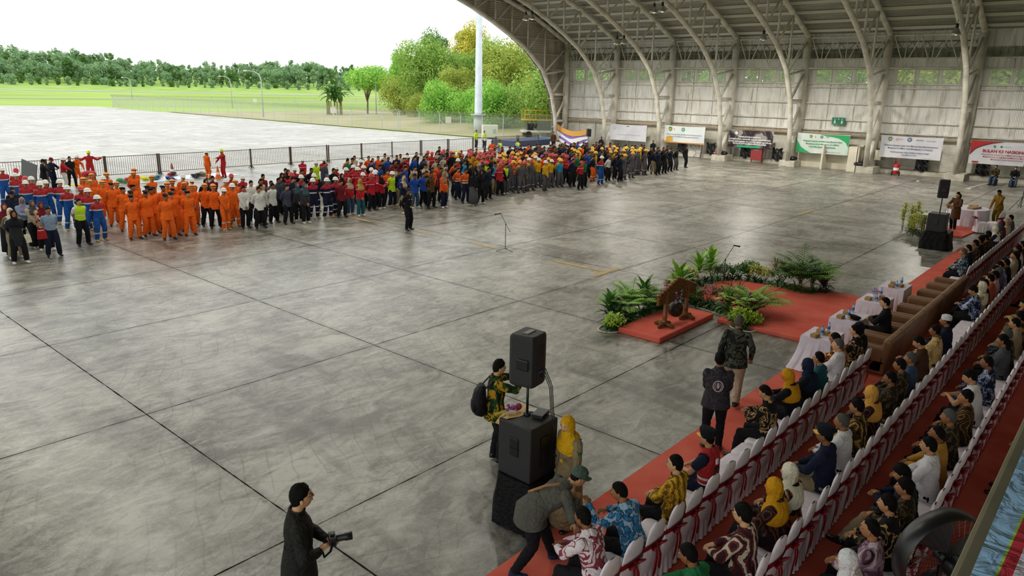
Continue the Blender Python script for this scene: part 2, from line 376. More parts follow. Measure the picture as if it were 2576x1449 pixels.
# front fascia sheet between the front truss and the roof edge
M_fascia = mat('fascia_sheet', 'aaa598', .6); t_, N_, L_, B_ = NB(M_fascia); _tc = N_('TexCoord'); _w = N_('TexWave', i_Scale=1.6, i_Distortion=.3, bands_direction='Z'); L_(_tc.outputs['Object'], _w.inputs['Vector'])
_b = N_('Bump', i_Strength=.6, i_Distance=.05); L_(_w.outputs['Fac'], _b.inputs['Height']); L_(_b.outputs[0], B_.inputs['Normal'])
_n = N_('TexNoise', i_Scale=.7, i_Detail=6); _mp = N_('Mapping'); _mp.inputs['Scale'].default_value = (2, 1, .4); L_(_tc.outputs['Object'], _mp.inputs[0]); L_(_mp.outputs[0], _n.inputs['Vector']); _r = ramp(N_, [(.35, '9a9384'), (.6, 'c2bcae')]); L_(_n.outputs[0], _r.inputs[0]); L_(_r.outputs[0], B_.inputs['Base Color'])
mb = MB(); IN2 = [p for p in INN]
def fas(u, v):
    k = round(u*(len(IN2)-1)); x, z = IN2[k]
    xo = x; zo = zat(OUT, x)+.4
    if x > 57: f = (x-57)/2.6; xo = 57.1+(61.6-57.1)*min(1, f*1.5); zo = max(z, zat(OUT, min(xo, 61.8))+.4 - max(0, f*1.5-1)*99); zo = zo if zo > z else z
    if x < 2*XC-57: f = (2*XC-57-x)/2.6; xo = 2*XC-(57.1+(61.6-57.1)*min(1, f*1.5)); zo = zat(OUT, max(xo, 2*XC-61.8))+.4; zo = z if f*1.5 > 1 else zo
    return (x+(xo-x)*v, 47.0, z+(zo-z)*v)
mb.grid(fas, len(IN2), 2); struct('wall_front_fascia', mb, M_fascia)
for i, z in enumerate((2.0, 3.4, 4.8, 6.2, 7.6, 9.0, 10.4, 11.8, 13.2)):
    xi = [x for x, zz in INN[:13] if zz <= z]; 
    a = next((INN[k][0]+(INN[k+1][0]-INN[k][0])*(z-INN[k][1])/(INN[k+1][1]-INN[k][1]) for k in range(12) if INN[k][1] <= z <= INN[k+1][1]), 40)
    b = 61.3 if z < 10.3 else next((OUT[k][0]+(OUT[k+1][0]-OUT[k][0])*(z-OUT[k][1])/(OUT[k+1][1]-OUT[k][1]) for k in range(9) if OUT[k][1] <= z <= OUT[k+1][1]), 45)
    mb = MB(); mb.tube((a, 46.9, z), (b, 46.9, z), .05, n=6); struct('trim_%d' % (10+i), mb, M_truss)
# ---------------------------------------------------------------- side wall (right): foil panels, windows, louvres
XW = 61.55
mb = MB()
def foil(z0, z1, y0=-5, y1=47): mb.box((XW, (y0+y1)/2, (z0+z1)/2), (.06, y1-y0, z1-z0))
foil(2.6, 6.58); foil(7.66, 8.5); foil(9.2, 10.35)
for k in range(-2, 7):
    y = 10.55+6*k
    segs = [(-.05, 1.0), (2.2, 2.47), (3.72, 4.0), (5.2, 5.95)]
    for a, b in segs:
        if y+a < 46.9: foil(6.58, 7.66, y+a, min(y+b, 46.9))
struct('wall_right', mb, M_foil)
mb = MB(); mb.box((XW+.35, 21, 8.85), (.05, 52, .8))
for k in range(130): mb.box((XW+.2, -4.5+k*.4, 8.85), (.1, .07, .72))
struct('wall_right_vent_band', mb, [noisy('vent_band', '6b6960', '9a978d', 1.3, .6)])
wn = 0
for k in range(0, 6):
    y = 10.55+6*k
    for a, b in ((1.0, 2.2), (2.47, 3.72), (4.0, 5.2)):
        wn += 1; w = tag(empty('window_%d' % wn, (XW, y+(a+b)/2, 7.12)), kind='structure'); d = b-a
        mb = MB(); mb.box((0, 0, 0), (.02, d, 1.08)); part('pane', mb, M_glass, w)
        mb = MB()
        for s in (-1, 1): mb.box((-.02, s*(d/2), 0), (.1, .07, 1.12)); mb.box((-.02, 0, s*.54), (.1, d, .06))
        part('window_frame', mb, M_white, w)
for k in range(-2, 0):
    y = 10.55+6*k
    for a, b in ((1.0, 2.2), (2.47, 3.72), (4.0, 5.2)):
        wn += 1; mb = MB(); mb.box((XW, y+(a+b)/2, 7.12), (.02, b-a, 1.08)); struct('window_%d' % wn, mb, M_glass)
for i, z in enumerate((3.0, 3.82, 5.07, 6.3, 6.6, 7.68, 8.45)):
    mb = MB(); mb.box((XW-.12, 21, z), (.16, 51.5, .09)); struct('trim_%d' % (100+i), mb, M_truss)
for k in range(18):
    y = 10.5+2*k
    if abs((y-10.5) % 6) > .1:
        mb = MB(); mb.box((XW-.06, y+.02, 5.0), (.05, .06, 4.8)); struct('trim_%d' % (110+k), mb, M_truss)
mb = MB()
for k in range(27):
    z = .42+k*.082; mb.box((XW, 21, z), (.03, 52, .062), rot=Matrix.Rotation(R(25), 3, 'Y'))
struct('wall_right_louvre', mb, M_slat)
mb = MB(); mb.box((XW+.12, 21, 1.4), (.04, 52, 2.4)); struct('wall_right_backing', mb, M_slat)
mb = MB(); mb.box((XW-.1, 21, .18), (.4, 52, .36)); struct('baseboard_right', mb, M_plinth)
mb = MB(); mb.box((XW-.2, 21, 2.68), (.3, 52, .12)); mb.box((XW-.35, 21, 2.82), (.05, 52, .06)); struct('trim_2', mb, M_rust)
mb = MB()
for k in range(26): mb.box((XW-.08, -3+k*2, 1.5), (.1, .08, 2.4))
struct('trim_3', mb, M_white)
# left and rear shell (behind and beside the viewpoint)
mb = MB(); mb.box((-3.2, 21, .3), (.2, 52, .6)); struct('wall_left', mb, M_plinth)
mb = MB(); mb.add([(x, -5.2, z) for x, z in [(-3.5, 0), (62, 0)]+[(x, z+.4) for x, z in OUT]], [tuple(range(len(OUT)+2))]); struct('wall_back', mb, M_plinth)
# ---------------------------------------------------------------- high bay lamps
M_al = mat('spun_aluminium', 'b9b9b2', .3, .8); M_bulb = mat('lamp_glow', 'ffffff', .4, emis='fff4c8', es=6)
LAMP_W = 1900
def lamp(x, y, z, lab, light=True):
    t = empty('high_bay_lamp', (x, y, z), 0, lab, 'lamp', 'high bay lamps')
    mb = MB(); mb.lathe([(.06, .42), (.07, .3), (.12, .26), (.2, .12), (.27, -.02), (.29, -.12), (.27, -.12), (.18, .1), (.05, .25)], n=18); part('reflector', mb, M_al, t, smooth=True)
    mb = MB(); mb.tube((0, 0, .3), (0, 0, .55), .1, .08, 12); mb.tube((0, 0, .5), (0, 0, .9), .015, n=6); part('ballast', mb, M_black, t, smooth=True)
    mb = MB(); mb.ell((0, 0, -.05), (.16, .16, .06), n=14, k=6); part('bulb', mb, M_bulb, t, smooth=True)
    if light:
        l = bpy.data.lights.new('bulb_light', 'SPOT'); l.energy = LAMP_W*((1.7 if y < 25 else 1.4) if x > 45 else (.42 if y > 14 else .25)); l.spot_size = R(168); l.spot_blend = .6; l.color = (1, .95, .84); l.shadow_soft_size = .25
        o = bpy.data.objects.new('bulb_light', l); COL.objects.link(o); o.parent = t; o.location = (0, 0, -.16)
seen = {(52.3, 10.5): 'grey bell lamp hanging at the right near the nearest truss', (52.3, 22.5): 'grey bell lamp over the middle of the banner wall',
        (52.3, 34.5): 'pair lamp hanging low by the third truss', (47.8, 28.5): 'pair lamp hanging high at the middle top', (47.8, 40.5): 'pair lamp hanging near the front truss'}
for y in TY[:7]:
    for x in (52.3, 47.8, 38, 28, 18, 8):
        if (x == 47.8) == (round((y-10.5)/6) % 2 == 0) and x > 45 and (x, y) not in seen: continue
        if (x, y) in seen:
            z = zat(INN, x)-1.0; pair = 'pair' in seen[(x, y)]
            lamp(x, y+(.0 if not pair else -.33), z, seen[(x, y)].replace('pair lamp', 'grey bell lamp, first of a pair,'))
            if pair: lamp(x, y+.33, z-.03, seen[(x, y)].replace('pair lamp', 'grey bell lamp, second of a pair,'), False)
        elif x < 45 and y < 42: lamp(x, y, zat(INN, x)-1.0, 'bell lamp on the %s truss from the opening, %s out from the wall' % (ord_(round((46.5-y)/6)+1), ord_(2+[38, 28, 18, 8].index(x))))  # lamps beyond the frame, added to brighten the hall
# ---------------------------------------------------------------- people: one continuous body per pose, clothes as children
def V3(*a): return Vector(a)
def ik(a, b, l1, l2, pole):
    d = b-a; L = d.length; mx = (l1+l2)*.995
    if L > mx: b = a+d*(mx/L); d = b-a; L = mx
    k = (l1*l1-l2*l2+L*L)/(2*L); h = math.sqrt(max(l1*l1-k*k, 0)); u = d/L
    p = pole-u*pole.dot(u); p = p.normalized() if p.length > 1e-6 else u.orthogonal().normalized()
    return a+u*k+p*h, b
def head_matrix(c, yaw, pitch, roll=0):
    return Matrix.Translation(c) @ Matrix.Rotation(yaw, 4, 'Z') @ Matrix.Rotation(pitch, 4, 'X') @ Matrix.Rotation(roll, 4, 'Y')
def skeleton(P):
    S = {}
    pel = V3(*P.get('pelvis', (0, 0, .922))); up = V3(*P.get('spine', (0, .02, 1))).normalized(); tw = P.get('twist', 0)
    side = V3(math.cos(tw), math.sin(tw), 0); S['side'] = side; S['up'] = up; g = P.get('girth', 1.0); S['g'] = g
    S['pel'] = pel; S['neck'] = pel+up*.50; fw = up.cross(side)*-1
    if fw.y < 0 and abs(tw) < 1.5: fw = -fw
    S['fw'] = fw
    nd = (up+V3(0, .25, 0)*P.get('headfwd', .6)).normalized()
    S['hc'] = S['neck']+nd*.165+fw*.02; S['hyaw'] = P.get('yaw', 0)+tw; S['hpitch'] = P.get('pitch', 0)
    for s, k in ((-1, 'L'), (1, 'R')):
        sh = S['neck']+side*(.168*s*(1+.3*(g-1)))-up*.062; S['sh'+k] = sh
        w = V3(*P['w'+k]); pole = V3(*P.get('p'+k, (s, -.4, -.3))); S['el'+k], S['wr'+k] = ik(sh, w, .275, .245, pole)
        hip = pel+side*(.088*s)-up*.02; S['hip'+k] = hip
        a = V3(*P['a'+k]); S['kn'+k], S['an'+k] = ik(hip, a, .42, .41, V3(*P.get('k'+k, (s*.15, 1, 0))))
        S['ft'+k] = V3(*P.get('f'+k, (s*.25, 1, 0))).normalized()
        S['hd'+k] = V3(*P['h'+k]).normalized() if 'h'+k in P else (S['wr'+k]-S['el'+k]).normalized()
    return S
def head_fn(d, nose=True):
    x, y, z = d.x, d.y, d.z
    p = Vector((x*.077, y*.096, z*.118))
    if z < 0:
        k = (-z)**1.4; p.x *= 1-.34*k
        if y < 0: p.y *= 1-.35*k
        else: p.y += .012*k*y
    if y < 0: p.y *= 1.03
    if y > 0:
        X, Z = p.x, p.z; G = lambda a, b, sx, sz: math.exp(-((X-a)/sx)**2-((Z-b)/sz)**2)
        e = .006*G(0, .022, .05, .014)-.008*G(.031, .006, .016, .013)-.008*G(-.031, .006, .016, .013)
        e += .024*G(0, -.026, .011, .013)+.012*G(0, -.006, .008, .02)+.006*G(0, -.054, .022, .010)+.006*G(0, -.094, .02, .014)
        p.y += e*max(y, 0)
    return p
def add_head(mb, M, hi):
    n, k = (30, 24) if hi else (16, 13)
    vs = []
    for i in range(k+1):
        t = PI*i/k
        for j in range(n):
            u = 2*PI*j/n+PI/2
            vs.append(M @ head_fn(Vector((math.sin(t)*math.cos(u), math.sin(t)*math.sin(u), math.cos(t)))))
    mb.add(vs, [(i*n+j, (i+1)*n+j, (i+1)*n+(j+1) % n, i*n+(j+1) % n) for i in range(k) for j in range(n)], 0)
    R3 = M.to_3x3()
    for s in (-1, 1):
        mb.ell(M @ V3(.078*s, -.012, -.008), (.009, .019, .031), 0, 8, 6, R3 @ Matrix.Rotation(s*-.3, 3, 'Z'))
        if hi:
            mb.ell(M @ V3(.031*s, .078, .006), (.0135, .010, .0075), 3, 10, 6, R3); mb.ell(M @ V3(.031*s, .0865, .005), (.0062, .004, .0062), 1, 8, 6, R3)
            mb.ell(M @ V3(.032*s, .085, .027), (.019, .006, .004), 1, 8, 4, R3)
        else:
            mb.ell(M @ V3(.031*s, .084, .008), (.014, .007, .007), 1, 6, 4, R3); mb.ell(M @ V3(.032*s, .086, .027), (.018, .007, .004), 1, 6, 4, R3)
    mb.ell(M @ V3(0, .092, -.055), (.024, .008, .0075), 2, 8, 5, R3)
def add_fingers(mb, wr, d, side_s, curl, hi):
    """five separate fingers rooted in the palm; d = hand direction, thumb leaves the side of the palm"""
    up = V3(0, 0, 1)
    nrm = (up-d*up.dot(d)); nrm = nrm.normalized() if nrm.length > .2 else V3(side_s, 0, 0)
    lat = d.cross(nrm).normalized(); n = 6 if hi else 4
    pc = wr+d*.045; mb.ell(wr+d*.048, (.040, .052, .016), 0, 10, 7, Matrix((lat, d, nrm)).transposed())
    for i, L in enumerate((.062, .074, .078, .070)):
        r = wr+d*.086+lat*((i-1.5)*.0195); d1 = (d*math.cos(curl*.5)-nrm*math.sin(curl*.5)); d2 = (d*math.cos(curl*1.5)-nrm*math.sin(curl*1.5))
        m1 = r+d1*L*.5; mb.loft([(r-d*.01, .0088, .0088), (m1, .0083, .0083), (m1+d2*L*.42, .0072, .0072), (m1+d2*L*.5, .004, .004)], n, 0)
    th = wr+d*.03-lat*.034*side_s; dt = (d*.75-lat*.6*side_s-nrm*.25).normalized()
    mb.loft([(th+lat*.012*side_s, .011, .011), (th+dt*.03, .010, .010), (th+dt*.03+(d*.9-lat*.2*side_s-nrm*.4).normalized()*.03, .0085, .0085)], n, 0)
def voxel(me, size, smooth=5):
    o = bpy.data.objects.new('tmp', me); COL.objects.link(o)
    r = o.modifiers.new('r', 'REMESH'); r.mode = 'VOXEL'; r.voxel_size = size; r.use_smooth_shade = True
    s = o.modifiers.new('s', 'SMOOTH'); s.iterations = smooth; s.factor = .5
    dg = bpy.context.evaluated_depsgraph_get(); ev = o.evaluated_get(dg); m2 = bpy.data.meshes.new_from_object(ev)
    bpy.data.objects.remove(o); return m2
SEGL = ('torso', 'upper', 'fore', 'hand', 'thigh', 'shank', 'foot', 'head')
def person_template(P, vox=.02, hi=False, short=False, hem=.30, tucked=False, loose=0.0, gown=None, bare_legs=False, hijab=False, curl=.5, hemw=1.0):
    S = skeleton(P); mb = MB(); g = S['g']; sd, up, fw = S['side'], S['up'], S['fw']; pel, nk = S['pel'], S['neck']
    L = lambda *r: mb.loft(list(r), 16, 0)
    at = lambda h, f=0: pel+up*h+fw*f
    L((at(-.09), .11*g, .09*g, sd), (at(-.03), .165*g, .118*g, sd), (at(.06), .160*g, .115*g, sd), (at(.16, .005), .145*g, .108*g, sd), (at(.28, .01), .160*g, .115*g, sd), (at(.38, .008), .172*g, .112*g, sd), (at(.435, 0), .168, .088, sd), (at(.465, -.003), .135, .076, sd), (at(.495, -.005), .085, .064, sd), (at(.53, 0), .06, .06, sd))
    mb.loft([(nk-up*.03, .06, .06), (nk+(S['hc']-nk)*.35, .052, .052), (nk+(S['hc']-nk)*.8-fw*.015, .052, .055)], 14, 0)
    for k, s in (('L', -1), ('R', 1)):
        sh, el, wr, hd = S['sh'+k], S['el'+k], S['wr'+k], S['hd'+k]
        mb.ell(sh, (.056, .054, .052), 0, 12, 8); L((sh, .056, .056), (sh+(el-sh)*.4, .052, .052), (el, .041, .041), (el+(wr-el)*.3, .042, .042), (wr, .027, .024)); mb.ell(el, (.042, .042, .042), 0, 10, 7)
        L((wr-hd*.02, .026, .022), (wr+hd*.03, .034, .018), (wr+hd*.08, .037, .017))
        hp, kn, an, ft = S['hip'+k], S['kn'+k], S['an'+k], S['ft'+k]; w = 1+loose
        mb.ell(hp, (.095*g, .095*g, .09), 0, 12, 8); L((hp, .09*g, .092*g), (hp+(kn-hp)*.4, .08*g*w, .08*g*w), (kn, .058*w, .058*w), (kn+(an-kn)*.3, .058*w, .060*w), (an, .040*w*w, .042*w*w)); mb.ell(kn, (.058*w, .058*w, .058*w), 0, 10, 7)
        L((an+V3(0, 0, -.02)-ft*.05, .036, .035), (an+V3(0, 0, -.035)+ft*.02, .042, .04), (an+V3(0, 0, -.048)+ft*.10, .046, .028), (an+V3(0, 0, -.055)+ft*.17, .035, .018))
        L((an+V3(0, 0, .03), .04, .042), (an+V3(0, 0, -.05), .04, .05))
    base = mb.mesh('tmp', []); body = voxel(base, vox, 3 if hi else 4); bpy.data.meshes.remove(base)
    nv = len(body.vertices); co_ = np.empty(nv*3); body.vertices.foreach_get('co', co_); co_ = co_.reshape(-1, 3)
    no_ = np.empty(nv*3); body.vertices.foreach_get('normal', no_); no_ = no_.reshape(-1, 3)
    fs = [tuple(p.vertices) for p in body.polygons]
    cen = np.array([co_[list(f)].mean(0) for f in fs])
    segs = [(at(-.1), at(.1), .13, 0), (at(.1), at(.42), .14, 0), (at(.44)-sd*.12, at(.44)+sd*.12, .07, 0), (nk+up*.015, S['hc'], .05, 7)]
    for k in 'LR':
        sh, el, wr, hd = S['sh'+k], S['el'+k], S['wr'+k], S['hd'+k]; hp, kn, an, ft = S['hip'+k], S['kn'+k], S['an'+k], S['ft'+k]
        segs += [(sh, sh+(el-sh)*.55, .055, 1), (sh+(el-sh)*.55, el, .045, 9), (el, wr, .035, 2), (wr+hd*.03, wr+hd*.1, .03, 3), (hp-(kn-hp)*.0, kn, .08, 4), (kn, an+(kn-an).normalized()*.05, .05, 5), (an+V3(0, 0, -.045)-ft*.03, an+V3(0, 0, -.05)+ft*.16, .035, 6), (an+V3(0, 0, .0), an+V3(0, 0, -.03), .04, 6)]
    best = np.full(len(cen), 1e9); lab = np.zeros(len(cen), int)
    for a, b, r, l in segs:
        a = np.array(a); b = np.array(b); ab = b-a; t = np.clip(((cen-a)@ab)/(ab@ab), 0, 1); d = np.linalg.norm(cen-a-t[:, None]*ab, axis=1)-r
        m = d < best; best[m] = d[m]; lab[m] = l
    hup = np.array(up); hh = (cen-np.array(pel))@hup; lab[(lab == 0) & (hh < .015)] = 8
    def shell(labels, infl, extra=None, wr=0.0):
        idx = [i for i in range(len(fs)) if lab[i] in labels]; used = {}; vs = []; out = []
        for i in idx:
            f = []
            for v in fs[i]:
                if v not in used:
                    used[v] = len(vs); q = co_[v]; n = no_[v]; w = infl+wr*math.sin(q[2]*55+q[0]*23)*math.sin(q[1]*41+q[2]*17)
                    vs.append(tuple(q+n*w))
                f.append(used[v])
            out.append(tuple(f))
        m = MB(); m.add(vs, out)
        if extra: extra(m)
        return m
    T = {'S': S, 'head': head_matrix(S['hc'], S['hyaw'], S['hpitch'])}
    bm_ = MB(); bm_.add([tuple(v) for v in co_], fs, 0)
    add_head(bm_, T['head'], hi)
    for k, s in (('L', -1), ('R', 1)): add_fingers(bm_, S['wr'+k], S['hd'+k], s, P.get('curl', curl), hi)
    T['body'] = bm_.mesh('person_body', [None]*4); bpy.data.meshes.remove(body)
    ax = .018 if hi else .022; wrk = .004 if hi else .0
    up_lab = {0, 1} | (set() if short else {9, 2})
    seated = P.get('seated', False)
    def hemfn(m):
        m.loft([(at(.485, -.003), .082, .070, sd), (at(.50, 0), .068, .066, sd), (at(.535, .006), .066, .064, sd)], 14, 0, False)     # collar
        if tucked: m.loft([(at(.045), .172*g+.006, .128*g+.006, sd), (at(.0), .178*g, .132*g, sd)], 18, 0, False)
        elif seated: m.loft([(at(.16), .162*g, .126*g, sd), (at(.06), .186*g, .146*g, sd), (at(-.02, .02), .2*g, .165*g, sd), (at(-.06, .03), .2*g, .17*g, sd)], 20, 0, True)
        else:
            q_ = g*hemw; rg = [(at(.18), .160*g, .124*g, sd), (at(.08), .186*q_, .142*q_, sd), (at(-.03), .202*q_, .162*q_, sd), (at(-.03)-V3(0, 0, hem-.17), .212*q_, .172*q_, sd)]
            m.loft(rg, 20, 0, False)
    T['shirt'] = shell(up_lab, ax, hemfn, wrk).mesh('shirt', [None])
    if gown:   # long skirt or robe
        m = MB()
        if seated:
            kn = (S['knL']+S['knR'])/2; an = (S['anL']+S['anR'])/2
            m.loft([(at(.1), .17*g, .13*g, sd), (at(-.01, .03), .2*g, .15*g, sd), (pel+(kn-pel)*.5+V3(0, 0, .01), .2, .105, sd), (kn+V3(0, .03, .0), .19, .1, sd), (kn+(an-kn)*.5+V3(0, .05, 0), .19, .1, sd), (an+V3(0, .04, .02), .2, .12, sd)], 20, 0, True)
        else: m.loft([(at(.12), .165*g, .13*g, sd), (at(-.02), .205*g, .165*g, sd), (V3(pel.x, pel.y+.03, .5), .24, .215, sd), (V3(pel.x, pel.y+.02, .12), .26, .235, sd), (V3(pel.x, pel.y+.02, .1), .2, .17, sd)], 22, 0, True)
        T['trousers'] = m.mesh('skirt', [None])
    else: T['trousers'] = shell({4, 5, 8}, ax*.8, None, wrk).mesh('trousers', [None])
    T['shoes'] = shell({6}, .008).mesh('shoes', [None])
    T['vest'] = shell({0}, .03, lambda m: None).mesh('vest', [None]); T['gown'] = gown
    if hijab or hi or True:
        H = T['head']; m = MB(); n, k = (28, 20) if hi else (18, 12); vs = []
        for i in range(k+1):
            t = PI*i/k
            for j in range(n):
                u = 2*PI*j/n; d = Vector((math.sin(t)*math.cos(u), math.sin(t)*math.sin(u), math.cos(t)))
                p = head_fn(Vector((d.x, min(d.y, .0) if d.y < 0 else d.y, d.z))); q = Vector((d.x*.093, d.y*.108, d.z*.135))
                w = (d.x/.66)**2+((d.z+.08)/.62)**2
                if d.y > .3 and w < 1: q = Vector((d.x*.05, d.y*.05, d.z*.08))
                vs.append(H @ q)
        m.add(vs, [(i*n+j, (i+1)*n+j, (i+1)*n+(j+1) % n, i*n+(j+1) % n) for i in range(k) for j in range(n)])
        hc = S['hc']
        m.loft([(hc-up*.03-fw*.035, .086, .07, sd), (hc-up*.10-fw*.02, .085, .080, sd), (hc-up*.145-fw*.0, .10, .088, sd), (nk-up*.02, .165, .115, sd), (nk-up*.10+fw*.01, .205, .145, sd), (nk-up*.20+fw*.015, .21, .155, sd), (nk-up*.24+fw*.02, .19, .14, sd)], 22 if hi else 16, 0, False)
        T['hijab'] = m.mesh('headscarf', [None])
    return T
# hair and hats, made in the frame of the head (x right, y front)
def hair_mesh(front=.64, vol=1.0, back=-.62, ear=-.02, hi=True):
    n, k = (32, 24) if hi else (18, 14); vs = []
    for i in range(k+1):
        t = PI*i/k
        for j in range(n):
            u = 2*PI*j/n; d = Vector((math.sin(t)*math.cos(u), math.sin(t)*math.sin(u), math.cos(t)))
            y = d.y; th = ear+(front-ear)*max(y, 0)**.8+.06*math.sin(d.x*14) if y > 0 else ear+(back-ear)*min(1, -y*1.1)
            w = max(0, min(1, (d.z-th)/.12+.5)); b = 1.075+.07*vol*max(d.z, 0)+.02*vol*math.sin(d.x*9+d.y*6)*max(d.z, 0)+rnd.uniform(-.022, .022)*(.4+vol*.5)
            f = .9+(b-.9)*w; p = Vector((d.x*.077, d.y*.096, d.z*.118)) if w > .01 else head_fn(d)*.9
            vs.append(p*f if w > .01 else p)
    m = MB(); m.add(vs, [(i*n+j, (i+1)*n+j, (i+1)*n+(j+1) % n, i*n+(j+1) % n) for i in range(k) for j in range(n)]); return m
HG = {}
HG['hair'] = hair_mesh().mesh('hair', [None]); HG['hair_thick'] = hair_mesh(.54, 1.9, -.6, -.06).mesh('hair', [None]); HG['hair_thin'] = hair_mesh(.80, .3, -.55, .02).mesh('hair', [None])
HG['hair_short'] = hair_mesh(.5, .5, -.55, .05, False).mesh('hair', [None])
m = hair_mesh(.5, 1.0, -.7, -.1); m.loft([((0, -.09, .02), .085, .045), ((0, -.11, -.06), .085, .05), ((0, -.10, -.2), .07, .035), ((0, -.09, -.27), .03, .02)], 14); HG['hair_long'] = m.mesh('hair', [None])
m = hair_mesh(.85, .0, -.5, .25); HG['hair_fringe'] = m.mesh('hair', [None])
def helmet(brim=.035):
    m = MB(); m.lathe([(.10+brim, -.002), (.10+brim, .006), (.108, .012), (.112, .05), (.10, .09), (.07, .122), (.03, .137), (.001, .14)], (0, -.005, .035), 20)
    m.v = [(x*.93, y*1.12+(.02 if (z < .05 and y > .08) else 0), z) for x, y, z in m.v]
    m.loft([((0, -.11, .11), .012, .012), ((0, -.05, .165), .014, .012), ((0, .04, .168), .014, .012), ((0, .10, .12), .012, .01)], 6)
    m.loft([((-.07, .03, .0), .006, .006), ((-.055, .06, -.09), .004, .004), ((0, .075, -.122), .004, .004), ((.055, .06, -.09), .004, .004), ((.07, .03, .0), .006, .006)], 5); return m
HG['helmet'] = helmet().mesh('helmet', [None])
m = helmet(.018); m.lathe([(.118, .045), (.126, .055), (.126, .075), (.116, .085)], (0, .0, .02), 20, 1); m.box((0, .12, .085), (.13, .03, .035), 1); HG['rescue_helmet'] = m.mesh('helmet', [None, None])
m = MB(); m.ell((.012, -.012, .093), (.104, .125, .042), 0, 18, 8, Matrix.Rotation(-.16, 3, 'Y')); m.lathe([(.083, .045), (.085, .082), (.07, .095)], (0, 0, 0), 18); m.v = [(x, y*1.08, z) for x, y, z in m.v]; m.box((-.03, .108, .075), (.022, .006, .026), 1); HG['beret'] = m.mesh('beret', [None, None])
m = MB(); m.lathe([(.088, .03), (.092, .06), (.088, .10), (.06, .135), (.02, .15), (.001, .152)], (0, -.004, 0), 20); m.v = [(x*.97, y*1.16, z) for x, y, z in m.v]
m.grid(lambda u, v: ((u-.5)*.15*(1-.25*v*v), .085+v*.085-.06*(2*u-1)**2, .045-.012*v-.02*(2*u-1)**2), 9, 4, 1); m.grid(lambda u, v: ((u-.5)*.15*(1-.25*v*v), .085+v*.085-.06*(2*u-1)**2, .039-.012*v-.02*(2*u-1)**2), 9, 4, 1); HG['cap'] = m.mesh('cap', [None, None])
m = MB(); m.lathe([(.082, .02), (.088, .05), (.104, .10), (.10, .135), (.06, .15), (.001, .152)], (0, -.004, 0), 22); m.v = [(x*.98, y*1.14, z+(y*.14 if z > .08 else 0)) for x, y, z in m.v]
m.grid(lambda u, v: ((u-.5)*.15*(1-.25*v*v), .085+v*.07-.06*(2*u-1)**2, .05-.02*v-.02*(2*u-1)**2), 9, 4, 1); m.box((0, .1, .10), (.03, .01, .035), 1); HG['peaked_cap'] = m.mesh('peaked_cap', [None, None])
m = MB(); m.lathe([(.084, .03), (.088, .06), (.082, .12), (.05, .14), (.001, .145)], (0, -.01, 0), 20); m.v = [(x*.97, y*1.16, z) for x, y, z in m.v]; HG['skullcap'] = m.mesh('skullcap', [None])
m = MB()
for s in (-1, 1):
    m.path([(.031*s+.021*math.cos(t*PI/6), .103, .006+.017*math.sin(t*PI/6)) for t in range(13)], .0018, 5); m.tube((.052*s, .10, .01), (.08*s, -.01, .005), .0018, n=5)
m.tube((-.010, .104, .008), (.010, .104, .008), .0018, n=5); HG['glasses'] = m.mesh('glasses', [None])
def assign(o, mats):
    for i, mm in enumerate(mats):
        if i < len(o.material_slots): o.material_slots[i].link = 'OBJECT'; o.material_slots[i].material = mm
SKIN = [mat('skin_%d' % i, c, .5, spec=.35) for i, c in enumerate(('b98862', 'a9754f', '9a6743', '875838', 'cc9c76'))]
M_hair = noisy('black_hair', '060505', '120f0d', 60, .7, 3, bump=.5, bscale=90, stretch=(1, 1, .3), spec=.12); M_grey = mat('grey_hair', '504e4b', .8, spec=.15); M_eye = mat('eye_white', 'e8e2da', .3); M_lip = mat('lips', '8a4a40', .5)
M_shoe = mat('black_shoes', '121212', .35); M_tan = mat('tan_boots', 'b0894f', .7); M_wshoe = mat('white_shoes', 'cfccc6', .6)
PCOUNT = [0]
def person(T, loc, rz, label, top, bottom, head=('hair', 'M_hair'), vest=None, shoes=None, scale=1.0, skin=None, group=None, glasses=False, under=None):
    PCOUNT[0] += 1
    sk = SKIN[(PCOUNT[0]*7) % 4] if skin is None else SKIN[skin]
    r = empty('person', loc, rz, label, 'person', group); r.scale = (scale,)*3
    b = link('body', T['body'], r); assign(b, [sk, M_hair, M_lip, M_eye])
    s = link('shirt', T['shirt'], r); assign(s, [top])
    t = link('skirt' if T['gown'] else 'trousers', T['trousers'], r); assign(t, [bottom])
    f = link('shoes', T['shoes'], r); assign(f, [shoes or M_shoe])
    if vest: v = link('vest', T['vest'], r); assign(v, [vest])
    for hd in ([head] if not isinstance(head, list) else head):
        k = hd[0]
        if k == 'none': continue
        ms = [q for q in hd[1:]]
        if k == 'hijab': o = link('headscarf', T['hijab'], r)
        else:
            if k not in ('hair', 'hair_thick', 'hair_thin', 'hair_short', 'hair_long', 'hair_fringe'):
                h = link('hair', HG['hair_short'], r, mtx=T['head']); assign(h, [M_hair])
            o = link('hair' if k.startswith('hair') else {'rescue_helmet': 'helmet'}.get(k, k), HG[k], r, mtx=T['head'])
        assign(o, [M_hair if q == 'M_hair' else q for q in ms] or [M_hair])
    if glasses: o = link('glasses', HG['glasses'], r, mtx=T['head']); assign(o, [M_black])
    return r
